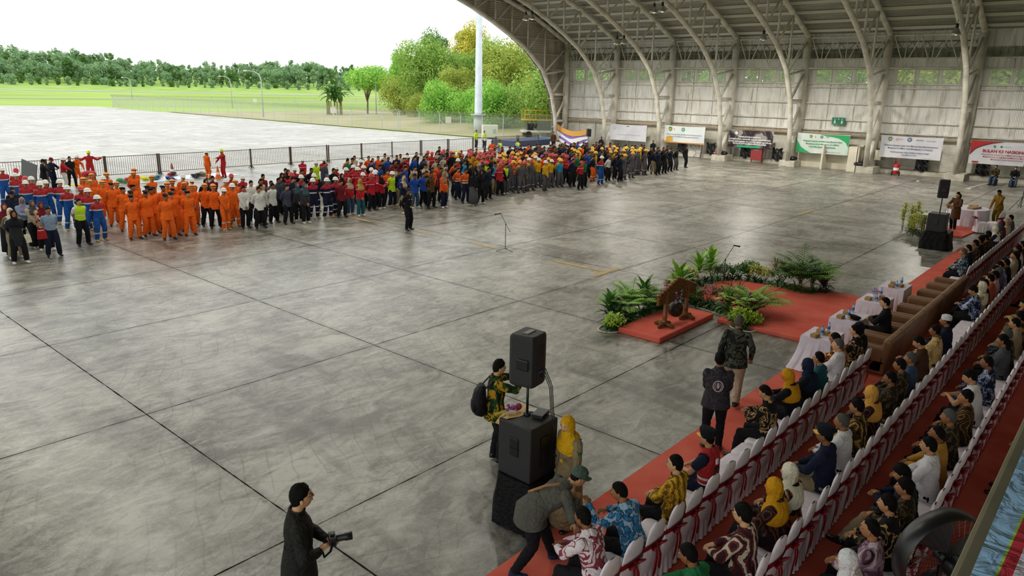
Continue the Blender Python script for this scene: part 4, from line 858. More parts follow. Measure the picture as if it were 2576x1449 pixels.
# code: (pose keys, options, top, trousers, head, vest, shoes, text)
Q = {
 'P': (('ease', 'ease2'), 'T', M_P, M_Pb, W_, None, M_tan, 'white helmet and red-blue coverall'), 'p': (('ease', 'ease3'), 'T', M_P, M_Pb, RH, None, M_tan, 'red helmet and red-blue coverall'),
 'B': (('ease', 'ease2', 'ease3'), 'U', M_O, M_O, BE, None, None, 'black beret and orange uniform'), 'O': (('ease', 'clasp', 'ease2'), 'T', M_O, M_O, OH, None, None, 'orange rescue helmet and orange coverall'),
 'o': (('ease', 'ease2'), 'U', M_O, K, OH, None, None, 'orange helmet, orange shirt and black trousers'), 'w': (('ease', 'clasp'), 'T', M_O, M_Ob, W_, None, M_tan, 'white helmet and orange coverall'),
 'S': (('ease', 'clasp', 'side'), 'U', c_('white_shirt', 'cfd0cc'), K, HR, None, None, 'white shirt and black trousers'), 'G': (('ease', 'clasp'), 'U', c_('slate_jacket', '3c4150'), K, HR, None, None, 'slate grey shirt'),
 'g': (('ease', 'clasp'), 'U', c_('charcoal_jacket', '34343a'), K, hj(c_('teal_scarf', '3c5560')), None, M_wshoe, 'blue-grey headscarf and charcoal jacket'), 'N': (('ease', 'side', 'cross'), 'T', M_N, M_Nb, W_, None, M_tan, 'white helmet and navy-red coverall with reflective bands'),
 'r': (('ease', 'clasp', 'ease2'), 'U', M_Rj, K, W_, None, None, 'white helmet and red jacket'), 'R': (('ease', 'clasp'), 'U', M_Rj, K, RH, None, None, 'red helmet and red jacket'), 'h': (('clasp', 'phone'), 'U', M_Rj, K, hj(K), None, M_wshoe, 'black headscarf and red jacket'),
 'y': (('clasp', 'ease'), 'U', M_Rj, C['teal'], hj(c_('olive_scarf', 'a89a4a')), None, M_wshoe, 'olive yellow headscarf and red jacket'), 'e': (('clasp',), 'U', M_Rj, C['jeans'], hj(C['beige']), None, M_wshoe, 'beige headscarf and red jacket'),
 'k': (('ease', 'phone', 'side'), 'U', K, K, HR, None, None, 'dark shirt'), 'n': (('ease', 'phone', 'clasp'), 'U', C['navy'], K, HR, None, None, 'navy shirt'), 'd': (('clasp', 'ease'), 'U', K, K, hj(K), None, M_wshoe, 'black headscarf and dark jacket'),
 'D': (('clasp',), 'Y', K, C['grey'], hj(K), None, M_wshoe, 'black headscarf, black cardigan and long grey skirt'), 'm': (('ease', 'clasp'), 'U', C['maroon'], K, HR, None, None, 'maroon shirt'), 'b': (('ease', 'side'), 'U', C['blue'], K, HR, None, None, 'bright blue polo shirt'),
 'c': (('ease', 'phone'), 'U', C['beige'], K, HR, None, None, 'beige shirt'), 'E': (('ease',), 'T', M_OB, C['navy'], HR, None, None, 'orange and navy work shirt with bands'), 'Z': (('ease',), 'T', M_GB, C['jeans'], ('cap', K, K), None, None, 'grey-blue coverall and dark cap'),
 'H': (('ease', 'clasp'), 'U', C['orange'], K, HR, None, None, 'orange shirt'), 'L': (('ease', 'ease2'), 'U', C['lime'], C['navy'], W_, None, M_tan, 'white helmet and lime shirt'), 'l': (('ease', 'side'), 'U', K, K, HR, M_lv, None, 'lime reflective vest'),
 'V': (('ease', 'clasp'), 'U', K, C['grey'], HR, M_lv, M_wshoe, 'lime vest and grey trousers'), 'A': (('ease',), 'U', C['navy'], C['khaki'], HR, M_aq, None, 'aqua vest and khaki trousers'), 'a': (('clasp',), 'U', C['orange'], C['navy'], hj(C['khaki']), M_ov, M_wshoe, 'khaki headscarf and orange vest'),
 'q': (('ease',), 'U', B['brown'], K, HR, None, None, 'brown batik shirt'), 'u': (('phone', 'clasp'), 'U', C['navy'], C['khaki'], hj(C['beige']), None, M_wshoe, 'beige headscarf and navy jacket'), 'x': (('ease', 'side'), 'T', M_G, M_Gb, YH, None, None, 'yellow helmet and grey coverall'),
 'X': (('ease', 'clasp', 'phone'), 'T', M_G, M_Gb, RH, None, None, 'red helmet and grey coverall'), 'Y': (('ease', 'clasp'), 'T', C['yel'], M_G, W_, None, None, 'white helmet, yellow shirt and grey trousers'), 'z': (('ease', 'clasp'), 'T', C['yel'], M_G, YH, None, None, 'yellow helmet and yellow shirt'),
 'v': (('ease',), 'T', C['aqua'], M_G, YH, M_ov, None, 'yellow helmet and orange vest'), 'F': (('ease', 'clasp'), 'U', C['green'], K, HR, None, None, 'green shirt'), 'f': (('side',), 'T', C['navy'], M_Ob, HR, None, None, 'navy shirt with orange coverall tied at the waist'),
 'j': (('ease',), 'U', C['aqua'], K, HR, None, None, 'light blue shirt'), 'J': (('ease', 'side'), 'U', C['navy'], C['khaki'], HR, None, M_wshoe, 'navy jacket and khaki trousers'), 'M': (('clasp',), 'U', C['grey'], K, HR, None, None, 'grey sweater'),
 't': (('side', 'ease'), 'U', c_('red_yellow', 'c8961c'), M_G, RH, M_lv, None, 'red helmet and yellow vest'), 'K': (('ease',), 'U', C['blue'], C['jeans'], ('cap', C['navy'], C['red']), None, M_wshoe, 'blue polo, lanyard and dark cap'), 'U': (('ease',), 'U', C['navy'], K, ('cap', C['navy'], C['navy']), None, None, 'navy cap and navy shirt'),
 'i': (('cross',), 'T', C['sky'], K, hj(C['lav']), None, M_wshoe, 'lavender headscarf and light blue shirt'), 'I': (('clasp',), 'Y', C['beige'], K, hj(C['grey']), None, M_wshoe, 'grey headscarf, beige jacket and long black skirt'), 's': (('cross',), 'U', batik('batik_scarlet', ['7a1a1e', 'c2352c', 'b8a888'], 14), K, hj(C['maroon']), None, M_wshoe, 'crimson headscarf and red patterned top'),
 'C': (('ease',), 'L', c_('taupe', '6a6456'), C['khaki'], hj(C['cream']), None, M_wshoe, 'cream headscarf and taupe dress'), '1': (('ease',), 'L', c_('dark_tunic', '24282a'), K, hj(K), None, M_wshoe, 'black headscarf and dark grey tunic'), '2': (('ease',), 'Y', C['brown'], K, hj(C['maroon']), None, None, 'maroon headscarf and dark brown robe'),
 '3': (('ease',), 'T', C['sky'], C['navy'], HR, None, None, 'blue-grey work shirt and navy trousers'), '4': (('ease',), 'TS', C['white'], K, HR, M_lv, None, 'white shirt, lime security vest and badge'), 'W': (('ease', 'side'), 'T', c_('white_coverall', 'd0d0cc'), c_('white_trousers', 'd0d0cc'), W_, None, None, 'white helmet and white coverall')}
Z1, Z2, Z3, Z4 = (0, 360, 4.83), (450, 380, 4.83), (900, 340, 5.367), (1300, 300, 5.574)
HEADS = []
def H(Z, s):
    for w in s.split(';'):
        c, rest = w[0], w[1:]; a, b = rest.split(','); x, y = floor_at(Z[0]+float(a)/Z[2], Z[1]+float(b)/Z[2], 1.70); HEADS.append((x, y, c))
H(Z1, 'P20,310;P115,310;p185,330;P180,380;p297,400;P300,460;P375,430;P435,420;P475,480;P545,455;P635,445;P715,465;P830,530;p945,535;P1055,575;P1165,625;P1265,620;4940,665;3570,760;k140,530;U130,575;d250,625;i258,665;I370,685;s485,705;C100,775;1150,820;240,735')
H(Z1, 'O1010,430;O1110,440;O1135,375;O1255,375;O1235,460;O1395,465;O1495,465;O1615,370;O1620,320;O1835,400;O1900,395;O2030,480;O2080,465;O2225,470;O2365,500;w2215,395;w2270,400;w2320,445;w1215,430;B1350,495;B1485,540;B1600,500;B1580,565;B1795,510;B1850,540;B1955,510;B1760,590;B1825,565;B1580,615;B2000,620;B2070,590;B2110,535;B2215,545;B2268,585')
H(Z2, 'o35,370;o180,400;o280,410;o400,425;w40,295;w95,300;w145,350;d315,355;m400,305;w515,440;w655,415;w575,350;O655,360;r765,310;R630,290;B45,450;B95,485;S755,425;S865,365;S955,430;S990,400;S1115,385;k815,300;m1010,280;c985,325;M1110,350;G1210,320;G1225,300;n1355,320;G1300,395;g1430,370;g1515,390;m1285,200;d1320,240;N1400,215;R1355,285;N1475,300;N1635,350;N1720,345;N1770,345;N1890,320;N1650,285;r1495,95;k1600,210;L1660,130;r1755,90;G1760,145;k1490,240;h1240,260;g1730,280;g1775,280;g1850,310;h1970,290;m1960,340;e2075,320;y2180,330;R2330,285;r2250,260;r2140,220;r2020,215;r1925,210;k1875,220;r2115,185;m2095,150;k2015,150;F2040,110;r2235,195;R2185,260;r2345,215;r2395,225')
H(Z3, 'R0,500;r85,505;R180,530;h290,510;E375,470;L480,490;J525,480;r68,430;r190,450;r245,465;r210,500;b295,390;m390,450;m435,390;m505,330;m615,310;r655,270;c510,420;m625,390;b625,430;k705,395;c765,405;b610,500;u610,560;K755,510;b880,490;k880,335;c930,275;c900,400;c970,405;H1010,440;k920,470;q1010,510;a1125,510;c1050,310;H1090,380;m1110,450;d1165,390;u1165,440;H1210,440;Z1240,445;E1345,430;E1450,465;l1095,160;l1200,180;l1290,250;V1375,265;r1345,330;V1465,280;t1545,230;t1510,240;H1300,370;A1430,345;k1310,400;k1510,390;D1560,490;d1655,475;d1590,420;g1620,420;t1630,280;t1685,255;t1805,260;X1675,340;k1680,400;c1700,310;t1765,370;n1760,430;A1860,380;n1830,360;R1905,390;V1970,380;z1955,235;z1995,260;t1860,320;z1975,295;z2085,240;z2190,230;z2160,255;z2295,260;z2385,260;t2345,260;X2085,370;X2190,370;v2085,345;z2145,340;X2250,360;X2340,350;Y2390,300;Y2320,320')
H(Z4, 'X45,600;X105,590;X205,580;Y290,555;Y395,590;Y500,555;v590,555;R695,520;n785,555;R905,580;F950,560;f1075,500;P1185,530;S1290,500;n1385,480;U1460,505;x1515,490;x1620,470;x1700,440;x1795,440;k1860,440;J1930,430;n1995,440;k2085,430;n2165,410;V2245,395;X160,540;z240,500;t330,500;Y270,550;R405,500;R450,510;z445,545;R490,500;R535,490;R635,500;z590,540;R780,540;F845,495;P1020,500;P1120,500;x1320,440;z1400,430;x1430,400;x1600,430;z1510,430;x1580,400;x1670,430;z1290,410')
# the ranks behind, filled by what is worn in that stretch
FILL = [(23, 31, 'bcmkHnrc'), (31, 35, 'tzRkcX'), (35, 41, 'RzknbmHnP'), (41, 46.5, 'xzkVnxkl'), (46.5, 50, 'knkJnlM')]
for j in range(1, 8):
    y = 27+j*1.12; x = 23+j*.3
    while x < 50.5-j*.25:
        if x > 31 or j > 4:
            if rnd.random() < .93:
                cs = next((q[2] for q in FILL if q[0] <= x < q[1]), 'kn')
                if j > 4 and x > 36: cs = 'knkMbmHkdn'
                HEADS.append((x+rnd.uniform(-.12, .12), y+rnd.uniform(-.2, .2), rnd.choice(cs)))
        x += .78
# nobody stands inside a neighbour
pts = [[x, y, c] for x, y, c in HEADS if x < 51.2]
keep = []
for p in pts:
    if all((p[0]-q[0])**2+(p[1]-q[1])**2 > .36**2 for q in keep): keep.append(p)
for it in range(40):
    for i in range(len(keep)):
        for k in range(i+1, len(keep)):
            dx, dy = keep[k][0]-keep[i][0], keep[k][1]-keep[i][1]; d = math.hypot(dx, dy)
            if d < .60: s = (.60-d)/2/d if d > 1e-4 else .1; keep[i][0] -= dx*s; keep[i][1] -= dy*s; keep[k][0] += dx*s; keep[k][1] += dy*s
keep.sort(key=lambda p: math.hypot(p[0], p[1])); LIM = 300-PCOUNT[0]-24
ind = keep[:LIM]; rest = keep[LIM:]
def stretch(x):
    for lim, s in ((8.2, 'far left end'), (10.6, 'blue-red coverall block'), (14.4, 'orange block'), (16.2, 'white shirt stretch'), (18.0, 'grey jacket stretch'), (22.5, 'red jacket block'), (26.5, 'blue and batik stretch'), (31, 'middle'), (36, 'mixed helmet block'), (41, 'navy stretch'), (46, 'yellow helmet block')):
        if x < lim: return s
    return 'right end'
def rank(y): return 'front rank' if y < 27.9 else '%s rank' % ['second', 'third', 'fourth', 'fifth', 'sixth', 'seventh', 'eighth'][min(6, int((y-27.9)/1.15))] if y < 35.8 else 'rearmost rank'
cnt = {}
for x, y, c in sorted(ind, key=lambda p: p[0]):
    poses, o, top, bot, hd, vest, sh, tx = Q[c]; key = (c, stretch(x), rank(y)); cnt[key] = cnt.get(key, 0)+1
    lab = 'person with %s, %s, %s%s' % (tx, key[2], key[1], '' if cnt[key] == 1 else ', %s of these from left' % ord_(cnt[key]))
    w = lab.split()
    if len(w) > 16: lab = 'person with %s, %s, %s%s' % (' '.join(tx.split(' and ')[0].split()[:6]), key[2], key[1], '' if cnt[key] == 1 else ', %s from left' % ord_(cnt[key]))
    k = rnd.choice(poses); T = TCget(k, 'S' in o, 'Y' in o, 'T' in o and 'Y' not in o, .48 if 'L' in o else .30)
    hd2 = (rnd.choice(['hair', 'hair_thick']), M_hair) if hd is HR else hd
    person(T, (x, y, 0), PI+rnd.uniform(-.18, .22), lab, top, bot, hd2, vest=vest, shoes=sh, scale=rnd.uniform(.965, 1.04), group='standing parade of workers')
# the few dozen farthest people, too many to single out, as one mass
if rest:
    mb = MB(); ml = []; 
    def mi(m):
        if m not in ml: ml.append(m)
        return ml.index(m)
    T = TCget('ease', False, False, True, .30)
    def addm(me, M, idx):
        vs = [M @ v.co for v in me.vertices]; b = len(mb.v); mb.v += [tuple(v) for v in vs]
        for p in me.polygons: mb.f.append(tuple(v+b for v in p.vertices)); mb.m.append(idx[min(p.material_index, len(idx)-1)])
    for x, y, c in rest:
        poses, o, top, bot, hd, vest, sh, tx = Q[c]; M = Matrix.Translation((x, y, 0)) @ Matrix.Rotation(PI+rnd.uniform(-.2, .2), 4, 'Z') @ Matrix.Scale(rnd.uniform(.96, 1.04), 4)
        addm(T['body'], M, [mi(SKIN[rnd.randrange(4)]), mi(M_hair), mi(M_lip), mi(M_eye)]); addm(T['shirt'], M, [mi(top)]); addm(T['trousers'], M, [mi(bot)]); addm(T['shoes'], M, [mi(M_shoe)])
        if hd[0] == 'hijab': addm(T['hijab'], M, [mi(hd[1])])
        else:
            addm(HG['hair_short'], M @ T['head'], [mi(M_hair)])
            if hd is not HR: addm(HG[hd[0]], M @ T['head'], [mi(q) for q in hd[1:]])
    o = mb.build('crowd', ml, smooth=True); tag(o, 'farthest ranks of the standing parade, heads and helmets too many to single out', 'crowd', kind='stuff')
print('CROWD', len(keep), 'individual', len(ind), 'mass', len(rest))
# ---------------------------------------------------------------- people standing on their own
def loc_of(base, rz, w):
    d = Vector((w[0]-base[0], w[1]-base[1], 0)); d.rotate(Matrix.Rotation(-rz, 3, 'Z')); return (d.x, d.y, w[2])
def world_of(base, rz, l):
    d = Vector((l[0], l[1], 0)); d.rotate(Matrix.Rotation(rz, 3, 'Z')); return (base[0]+d.x, base[1]+d.y, l[2])
def solo(pose, base, rz, label, top, bottom, head, opts={}, **kw):
    T = person_template(pose, .0125, True, **opts); return person(T, (base[0], base[1], 0), rz, label, top, bottom, head, **kw), T
K = C['black']
solo(st(aL=(-.13, 0, .09), aR=(.16, .05, .09), yaw=.2), (19.18, 22.46), R(-170), 'person in black uniform and beret standing alone before the parade', K, K, ('beret', c_('slate_beret', '2c3744'), M_ycap), dict(tucked=True, loose=.15))
bz = R(-125); bb = (7.62, 6.95)
o, T = solo(st(wL=(-.10, .42, 1.46), wR=(.12, .40, 1.44), pL=(-1, -.2, -.9), pR=(1, -.2, -.9), hL=(0, .5, 1), hR=(0, .5, 1), aL=(-.09, 0, .09), aR=(.1, .06, .09), yaw=.1, curl=1.2), bb, bz, 'young person in green and gold batik raising both hands behind the loudspeaker', B['green'], K, hair('hair_thick'), skin=4)
mb = MB(); mb.loft([((0, -.20, .84), .10, .05), ((0, -.235, .88), .155, .10), ((0, -.25, 1.05), .16, .12), ((0, -.235, 1.22), .145, .09), ((0, -.20, 1.32), .09, .05)], 16); mb.ell((0, -.33, 1.0), (.11, .05, .13))
bag = mb.build('backpack', [cloth('backpack_nylon', '141417', .6)], smooth=True, loc=(bb[0], bb[1], 0)); bag.rotation_euler = (0, 0, bz); tag(bag, 'black backpack worn by the one in green batik', 'backpack')
for s in (-1, 1):
    mb = MB(); mb.loft([((.10*s, -.17, 1.30), .022, .008, (1, 0, 0)), ((.115*s, -.06, 1.41), .024, .008, (1, 0, 0)), ((.12*s, .07, 1.39), .024, .008, (1, 0, 0)), ((.12*s, .135, 1.25), .022, .008, (1, 0, 0)), ((.14*s, .09, 1.05), .02, .008, (1, 0, 0)), ((.15*s, -.14, .92), .02, .008, (1, 0, 0))], 8); part('strap', mb, M_blackc, bag, smooth=True)
solo(st(wL=(-.25, .10, .84), wR=(.24, .02, .83), aL=(-.08, .02, .09), aR=(.08, -.06, .09), pitch=-.25, yaw=.2), (6.98, 5.02), R(72), 'person in yellow headscarf and tan uniform standing beside the black subwoofer', C['tan'], C['tan'], ('hijab', c_('yellow_scarf', 'd9a415')), dict(hem=.34, gown=True), skin=4, scale=.97)
# stooping man and his handshake
gb = (6.02, 4.72); gz = R(-127)
o, T = solo(dict(pelvis=(0, -.10, .86), spine=(0, .86, .62), wR=loc_of(gb, gz, (6.24, 4.36, 1.02)), wL=loc_of(gb, gz, (6.12, 4.22, .66)), pR=(1, -.5, -.6), pL=(-1, -.2, -.3), aL=(-.16, .22, .09), aR=(.10, -.34, .09), headfwd=0, pitch=-.35, girth=1.12, curl=.9), gb, gz, 'person in grey shirt and green cap bending to shake hands', c_('grey_field_shirt', '54534c'), K, ('cap', c_('green_cap', '4a5a50'), c_('green_visor', '4a5a50')), dict(hem=.30, hemw=1.06), shoes=c_('blue_sneakers', '22304a'))
hs = T['S']; mb = MB(); a = hs['neck']-hs['up']*.02
mb.path([tuple(hs['neck']+hs['fw']*-.12-hs['up']*.03+hs['side']*.1), tuple(hs['pel']+hs['up']*.30-hs['fw']*.155), tuple(hs['pel']+hs['up']*.08-hs['fw']*.15-hs['side']*.12), tuple(hs['pel']-hs['side']*.2)], .018, 8)
bg_ = mb.build('shoulder_strap', cloth('tan_leather', '9a7450'), smooth=True, loc=(gb[0], gb[1], 0)); bg_.rotation_euler = (0, 0, gz); tag(bg_, 'tan shoulder strap across the back of the bending grey-shirted one', 'strap')
# batik policeman-like figure and walker, both from behind
cb = (10.36, 4.6)
o, T = solo(st(wL=(-.05, .22, .92), wR=(.05, .22, .94), aL=(-.11, 0, .09), aR=(.11, 0, .09), girth=1.1), cb, R(-62), 'person in dark checked batik with a round emblem on the back, on the carpet edge', B['check'], K, hair('hair_thick'), dict(hem=.26))
mb = MB()
for r0, r1, zc in ((.085, .068, 0),):
    mb.grid(lambda u, v: ((r0+(r1-r0)*v)*math.cos(2*PI*u), 0, (r0+(r1-r0)*v)*math.sin(2*PI*u)*1.12), 28, 2, 0, True)
for s in (-1, 1): mb.grid(lambda u, v: (s*(.030+.02*math.sin(PI*u))-s*.012*(v-.5), 0, -.06+.11*u), 10, 2)
mb.grid(lambda u, v: ((u-.5)*.05*(1-abs(v-.4)), 0, -.04+.1*v), 4, 8); mb.box((0, 0, .085), (.03, .003, .02))
em = mb.build('back_emblem', [mat('emblem_print', 'a89ca2', .7)], o, loc=(0, -.152, 1.20)); em.rotation_euler = (R(-4), 0, 0)
solo(st(wL=(-.27, -.10, .86), wR=(.27, .16, .90), pL=(-1, -.6, 0), pR=(1, -.8, -.2), aL=(-.10, .22, .10), aR=(.11, -.24, .12), kR=(.1, 1, 0), girth=1.12, yaw=-.15), (12.35, 5.2), R(-72), 'person in camouflage jacket and beige trousers walking away along the carpet', B['camo'], c_('stone_trousers', 'b59d86'), hair('hair', M_grey), dict(hem=.30, loose=.2), scale=1.02)
pb = (3.40, 5.78); pz = R(-118)
o, T = solo(st(wL=(-.03, .27, 1.08), wR=(.12, .18, 1.06), pL=(-1, -.3, -.7), pR=(1, -.3, -.7), hL=(.4, .6, .2), hR=(-.3, .7, .3), aL=(-.1, 0, .09), aR=(.1, 0, .09), yaw=.12, pitch=.15, curl=1.3), pb, pz, 'person in dark jacket and glasses holding a camera at the bottom of the open floor', cloth('dark_olive_jacket', '1b1b17', .7), K, hair('hair_thick'), dict(hem=.30), glasses=True, skin=4, scale=1.09)
c0 = empty('camera', world_of(pb, pz, (.055, .34, 1.22)), pz, 'black camera with long lens held by the dark-jacketed one', 'camera')
mb = MB(); mb.box((0, 0, 0), (.14, .07, .10)); mb.box((0, 0, .06), (.06, .05, .03)); part('camera_body', mb, M_black, c0, bevel=.01)
mb = MB(); mb.lathe([(.030, .03), (.036, .04), (.036, .12), (.042, .13), (.042, .20), (.036, .20)], n=20); mb.v = [(x, z, y) for x, y, z in mb.v]; part('lens', mb, M_black, c0, smooth=True)
mb = MB(); mb.path([(-.08, 0, .02), (-.1, -.06, -.05), (-.06, -.1, -.14), (.02, -.09, -.18), (.06, -.03, -.1), (.075, 0, .0)], .012, 6); part('strap', mb, M_blackc, c0, smooth=True)
mcb = (36.95, 6.2)
solo(st(wL=(-.12, .28, 1.05), wR=(.12, .28, 1.06), aL=(-.07, 0, .09), aR=(.08, .03, .09)), mcb, R(60), 'long-haired person in brown batik dress reading at the far microphone', cloth('brown_satin', '5a3416', .45), K, hair('hair_long'), dict(hem=.55), skin=4)
mb = MB(); mb.box((0, 0, 0), (.34, .015, .22), rot=Matrix.Rotation(R(-30), 3, 'X')); o = mb.build('script_folder', mat('kraft_folder', 'b08a5a', .8), loc=world_of(mcb, R(60), (0, .42, 1.08))); o.rotation_euler = (0, 0, R(60)); tag(o, 'brown folder held by the one in brown dress', 'folder')
solo(st(wL=(-.12, .36, .90), wR=(.12, .36, .90), spine=(0, .15, 1), pitch=-.5, aL=(-.1, 0, .09), aR=(.1, 0, .09)), (39.7, 5.0), R(60), 'person in mustard khaki uniform leaning over the far round table', c_('khaki_uniform', '8a6a1f'), c_('khaki_trousers', '8a6a1f'), hair(), dict())
solo(st(aL=(-.12, 0, .09), aR=(.12, .06, .09)), (51.75, 27.5), R(178), 'person in black clothes standing apart at the right end of the parade', K, K, hair())
# people around the barrier and outside
for b_, rz, pose, top, bot, hd, vest, lab, op in (
  ((15.55, 46.2), 170, st(wL=(-.62, .05, 1.30), wR=(.62, .05, 1.32), pL=(0, -.3, -1), pR=(0, -.3, -1)), C['red'], C['red'], ('helmet', c_('neon_helmet', 'c8d820', .4)), None, 'person in red coverall with arms spread on the barrier', dict(tucked=True)),
  ((14.3, 44.6), -150, st(spine=(.15, .3, 1), wL=(-.2, .3, .95), wR=(.2, .3, 1.0)), M_O, M_Ob, W_, None, 'person in orange coverall and white helmet leaning by the barrier', dict(tucked=True)),
  ((13.1, 42.8), -110, st(wL=(-.08, .3, 1.1), wR=(.08, .3, 1.12)), C['red'], c_('white_trousers2', 'd0d0cc'), W_, None, 'person in white trousers, red top and white helmet near the board', dict(tucked=True)),
  ((13.7, 43.6), 175, CP['ease'], K, K, HR, None, 'person in dark shirt half hidden behind the white trousers', {}),
  ((12.1, 42.6), -100, CP['phone'], K, K, ('cap', K, K), None, 'person in black polo and cap looking at papers, behind the left ranks', {}),
  ((12.7, 43.3), -150, CP['phone'], C['navy'], C['navy'], ('cap', C['maroon'], C['maroon']), None, 'person in navy shirt and red cap behind the black polo', {}),
  ((20.75, 42.6), -80, CP['clasp'], M_O, M_Ob, W_, None, 'person in orange coverall by the orange traffic cone', dict(tucked=True)),
  ((21.95, 42.9), 95, st(wL=(-.1, .5, 1.25), wR=(.1, .4, 1.0)), C['red'], C['red'], ('helmet', c_('neon_helmet2', 'c8d820', .4)), None, 'person in red coverall and yellow helmet pointing, by the orange cone', dict(tucked=True)),
  ((51.8, 50.3), 190, CP['side'], C['lime'], C['navy'], HR, M_lv, 'person in lime vest outside the barrier, left of two', {}),
  ((51.7, 49.1), 170, CP['side'], C['white'], C['navy'], HR, M_lv, 'person in lime vest and white sleeves outside the barrier, right of two', {}),
  ((42.2, 39.2), 120, st(wL=(-.6, .15, 1.32), wR=(.2, .1, .9), pL=(0, -.3, -1)), C['rust'], K, HR, M_ov, 'person in orange vest stretching an arm out behind the parade', {}),
  ((43.6, 39.7), 175, CP['clasp'], C['sky'], K, HR, M_yv, 'person in yellow and blue vest behind the parade, left', {}), ((45.3, 39.3), 175, CP['phone'], C['sky'], K, HR, M_yv, 'person in yellow and blue vest behind the parade, right', {}),
  ((56.8, 44.6), 150, CP['side'], C['brown'], K, HR, None, 'person standing on the platform by the front truss foot', {})):
    T = TCget('side') if pose is CP['side'] else person_template(pose, .02, False, **op)
    person(T, (b_[0], b_[1], 0), R(rz), lab, top, bot, hd, vest=vest)
sp_ = person_template(seat(), .02, False)
for x, y, z, rz, top, lab in ((59.3, 34.9, .02, 110, K, 'person in black sitting on the third column footing'), (59.4, 40.7, .02, 95, C['navy'], 'person in navy sitting at the second column foot'), (58.9, 8.0, .02, 80, B['dk'], 'person in dark patterned shirt sitting below the rightmost banner'), (58.9, 6.9, .02, 100, K, 'person in black and jeans sitting by the wall at the right edge')):
    person(sp_, (x, y, z), R(rz), lab, top, C['jeans'] if x < 59 else K, HR)
    mb = MB(); mb.box((0, 0, .21), (.42, .42, .42)); mb.build('storage_box', M_black, loc=(x, y, 0), bevel=.02); tag(bpy.context.scene.collection.objects[-1], 'low black box under the one %s' % ' '.join(lab.split()[1:8]), 'box')
tw = 'person in yellow headscarf and tan uniform'
for nm, c, d, m, rx in (('shoulder_board', (-.14, -.01, 1.405), (.06, .10, .02), P_k, 0), ('shoulder_board', (.14, -.01, 1.405), (.06, .10, .02), P_k, 0), ('flower_pin', (-.085, .19, 1.12), (.05, .03, .05), P_g, 0), ('sleeve_crest', (-.255, .03, 1.24), (.02, .06, .08), mat('crest_green', '2a6a3a', .6), 0), ('name_tag', (.085, .185, 1.12), (.07, .02, .02), P_k, 0)): patch(tw, nm, c, d, m, rx)
mo = 'person in black uniform and beret'
for nm, c, d, m in (('belt_buckle', (0, .165, .98), (.10, .03, .045), P_g), ('name_tag', (-.08, .15, 1.28), (.07, .03, .02), P_w), ('rank_patch', (.08, .15, 1.28), (.06, .03, .03), mat('patch_red', 'a8401c', .6))): patch(mo, nm, c, d, m)
# ---------------------------------------------------------------- near loudspeaker stack
M_cab = noisy('textured_cabinet', '1a1a1d', '202024', 90, .55, 2, bump=.4, bscale=140)
def draped(c, sx, sy, h, rz, lab):
    def fn(u, v):
        a = 2*PI*u; f = 1+(1-v)*.16+.022*(1-v*.6)*math.sin(a*19+2.2*math.sin(v*5))+.02*math.sin(a*5+v*6)
        x = max(-1, min(1, 1.3*math.cos(a)))*sx/2*f; y = max(-1, min(1, 1.3*math.sin(a)))*sy/2*f; return (x, y, h*v)
    mb = MB(); mb.grid(fn, 120, 16, 0, True); mb.add([fn(i/120, 1) for i in range(120)], [tuple(range(120))])
    o = mb.build('draped_stand', M_blackc, smooth=True, loc=c); o.rotation_euler = (0, 0, rz); return tag(o, lab, 'stand')
def subwoofer(c, d, rz, lab):
    t = empty('subwoofer', c, rz, lab, 'speaker'); mb = MB(); mb.box((0, 0, d[2]/2), d); part('cabinet', mb, M_cab, t, bevel=.02)
    for s in (-1, 1):
        mb = MB(); mb.box((s*(d[0]/2+.004), 0, d[2]*.58), (.02, .15, .26)); part('handle_cup', mb, mat('cup_recess', '050506', .4), t, bevel=.02)
        mb = MB(); mb.box((s*(d[0]/2+.014), 0, d[2]*.55), (.02, .13, .012)); part('handle_bar', mb, M_black, t)
    mb = MB(); mb.box((0, -d[1]/2-.004, d[2]*.5), (.16, .02, .42)); part('amplifier_plate', mb, mat('amp_plate', '08080a', .35), t)
    mb = MB(); mb.box((0, d[1]/2+.004, d[2]*.5), (d[0]*.9, .015, d[2]*.88)); part('grille', mb, M_black, t); return t
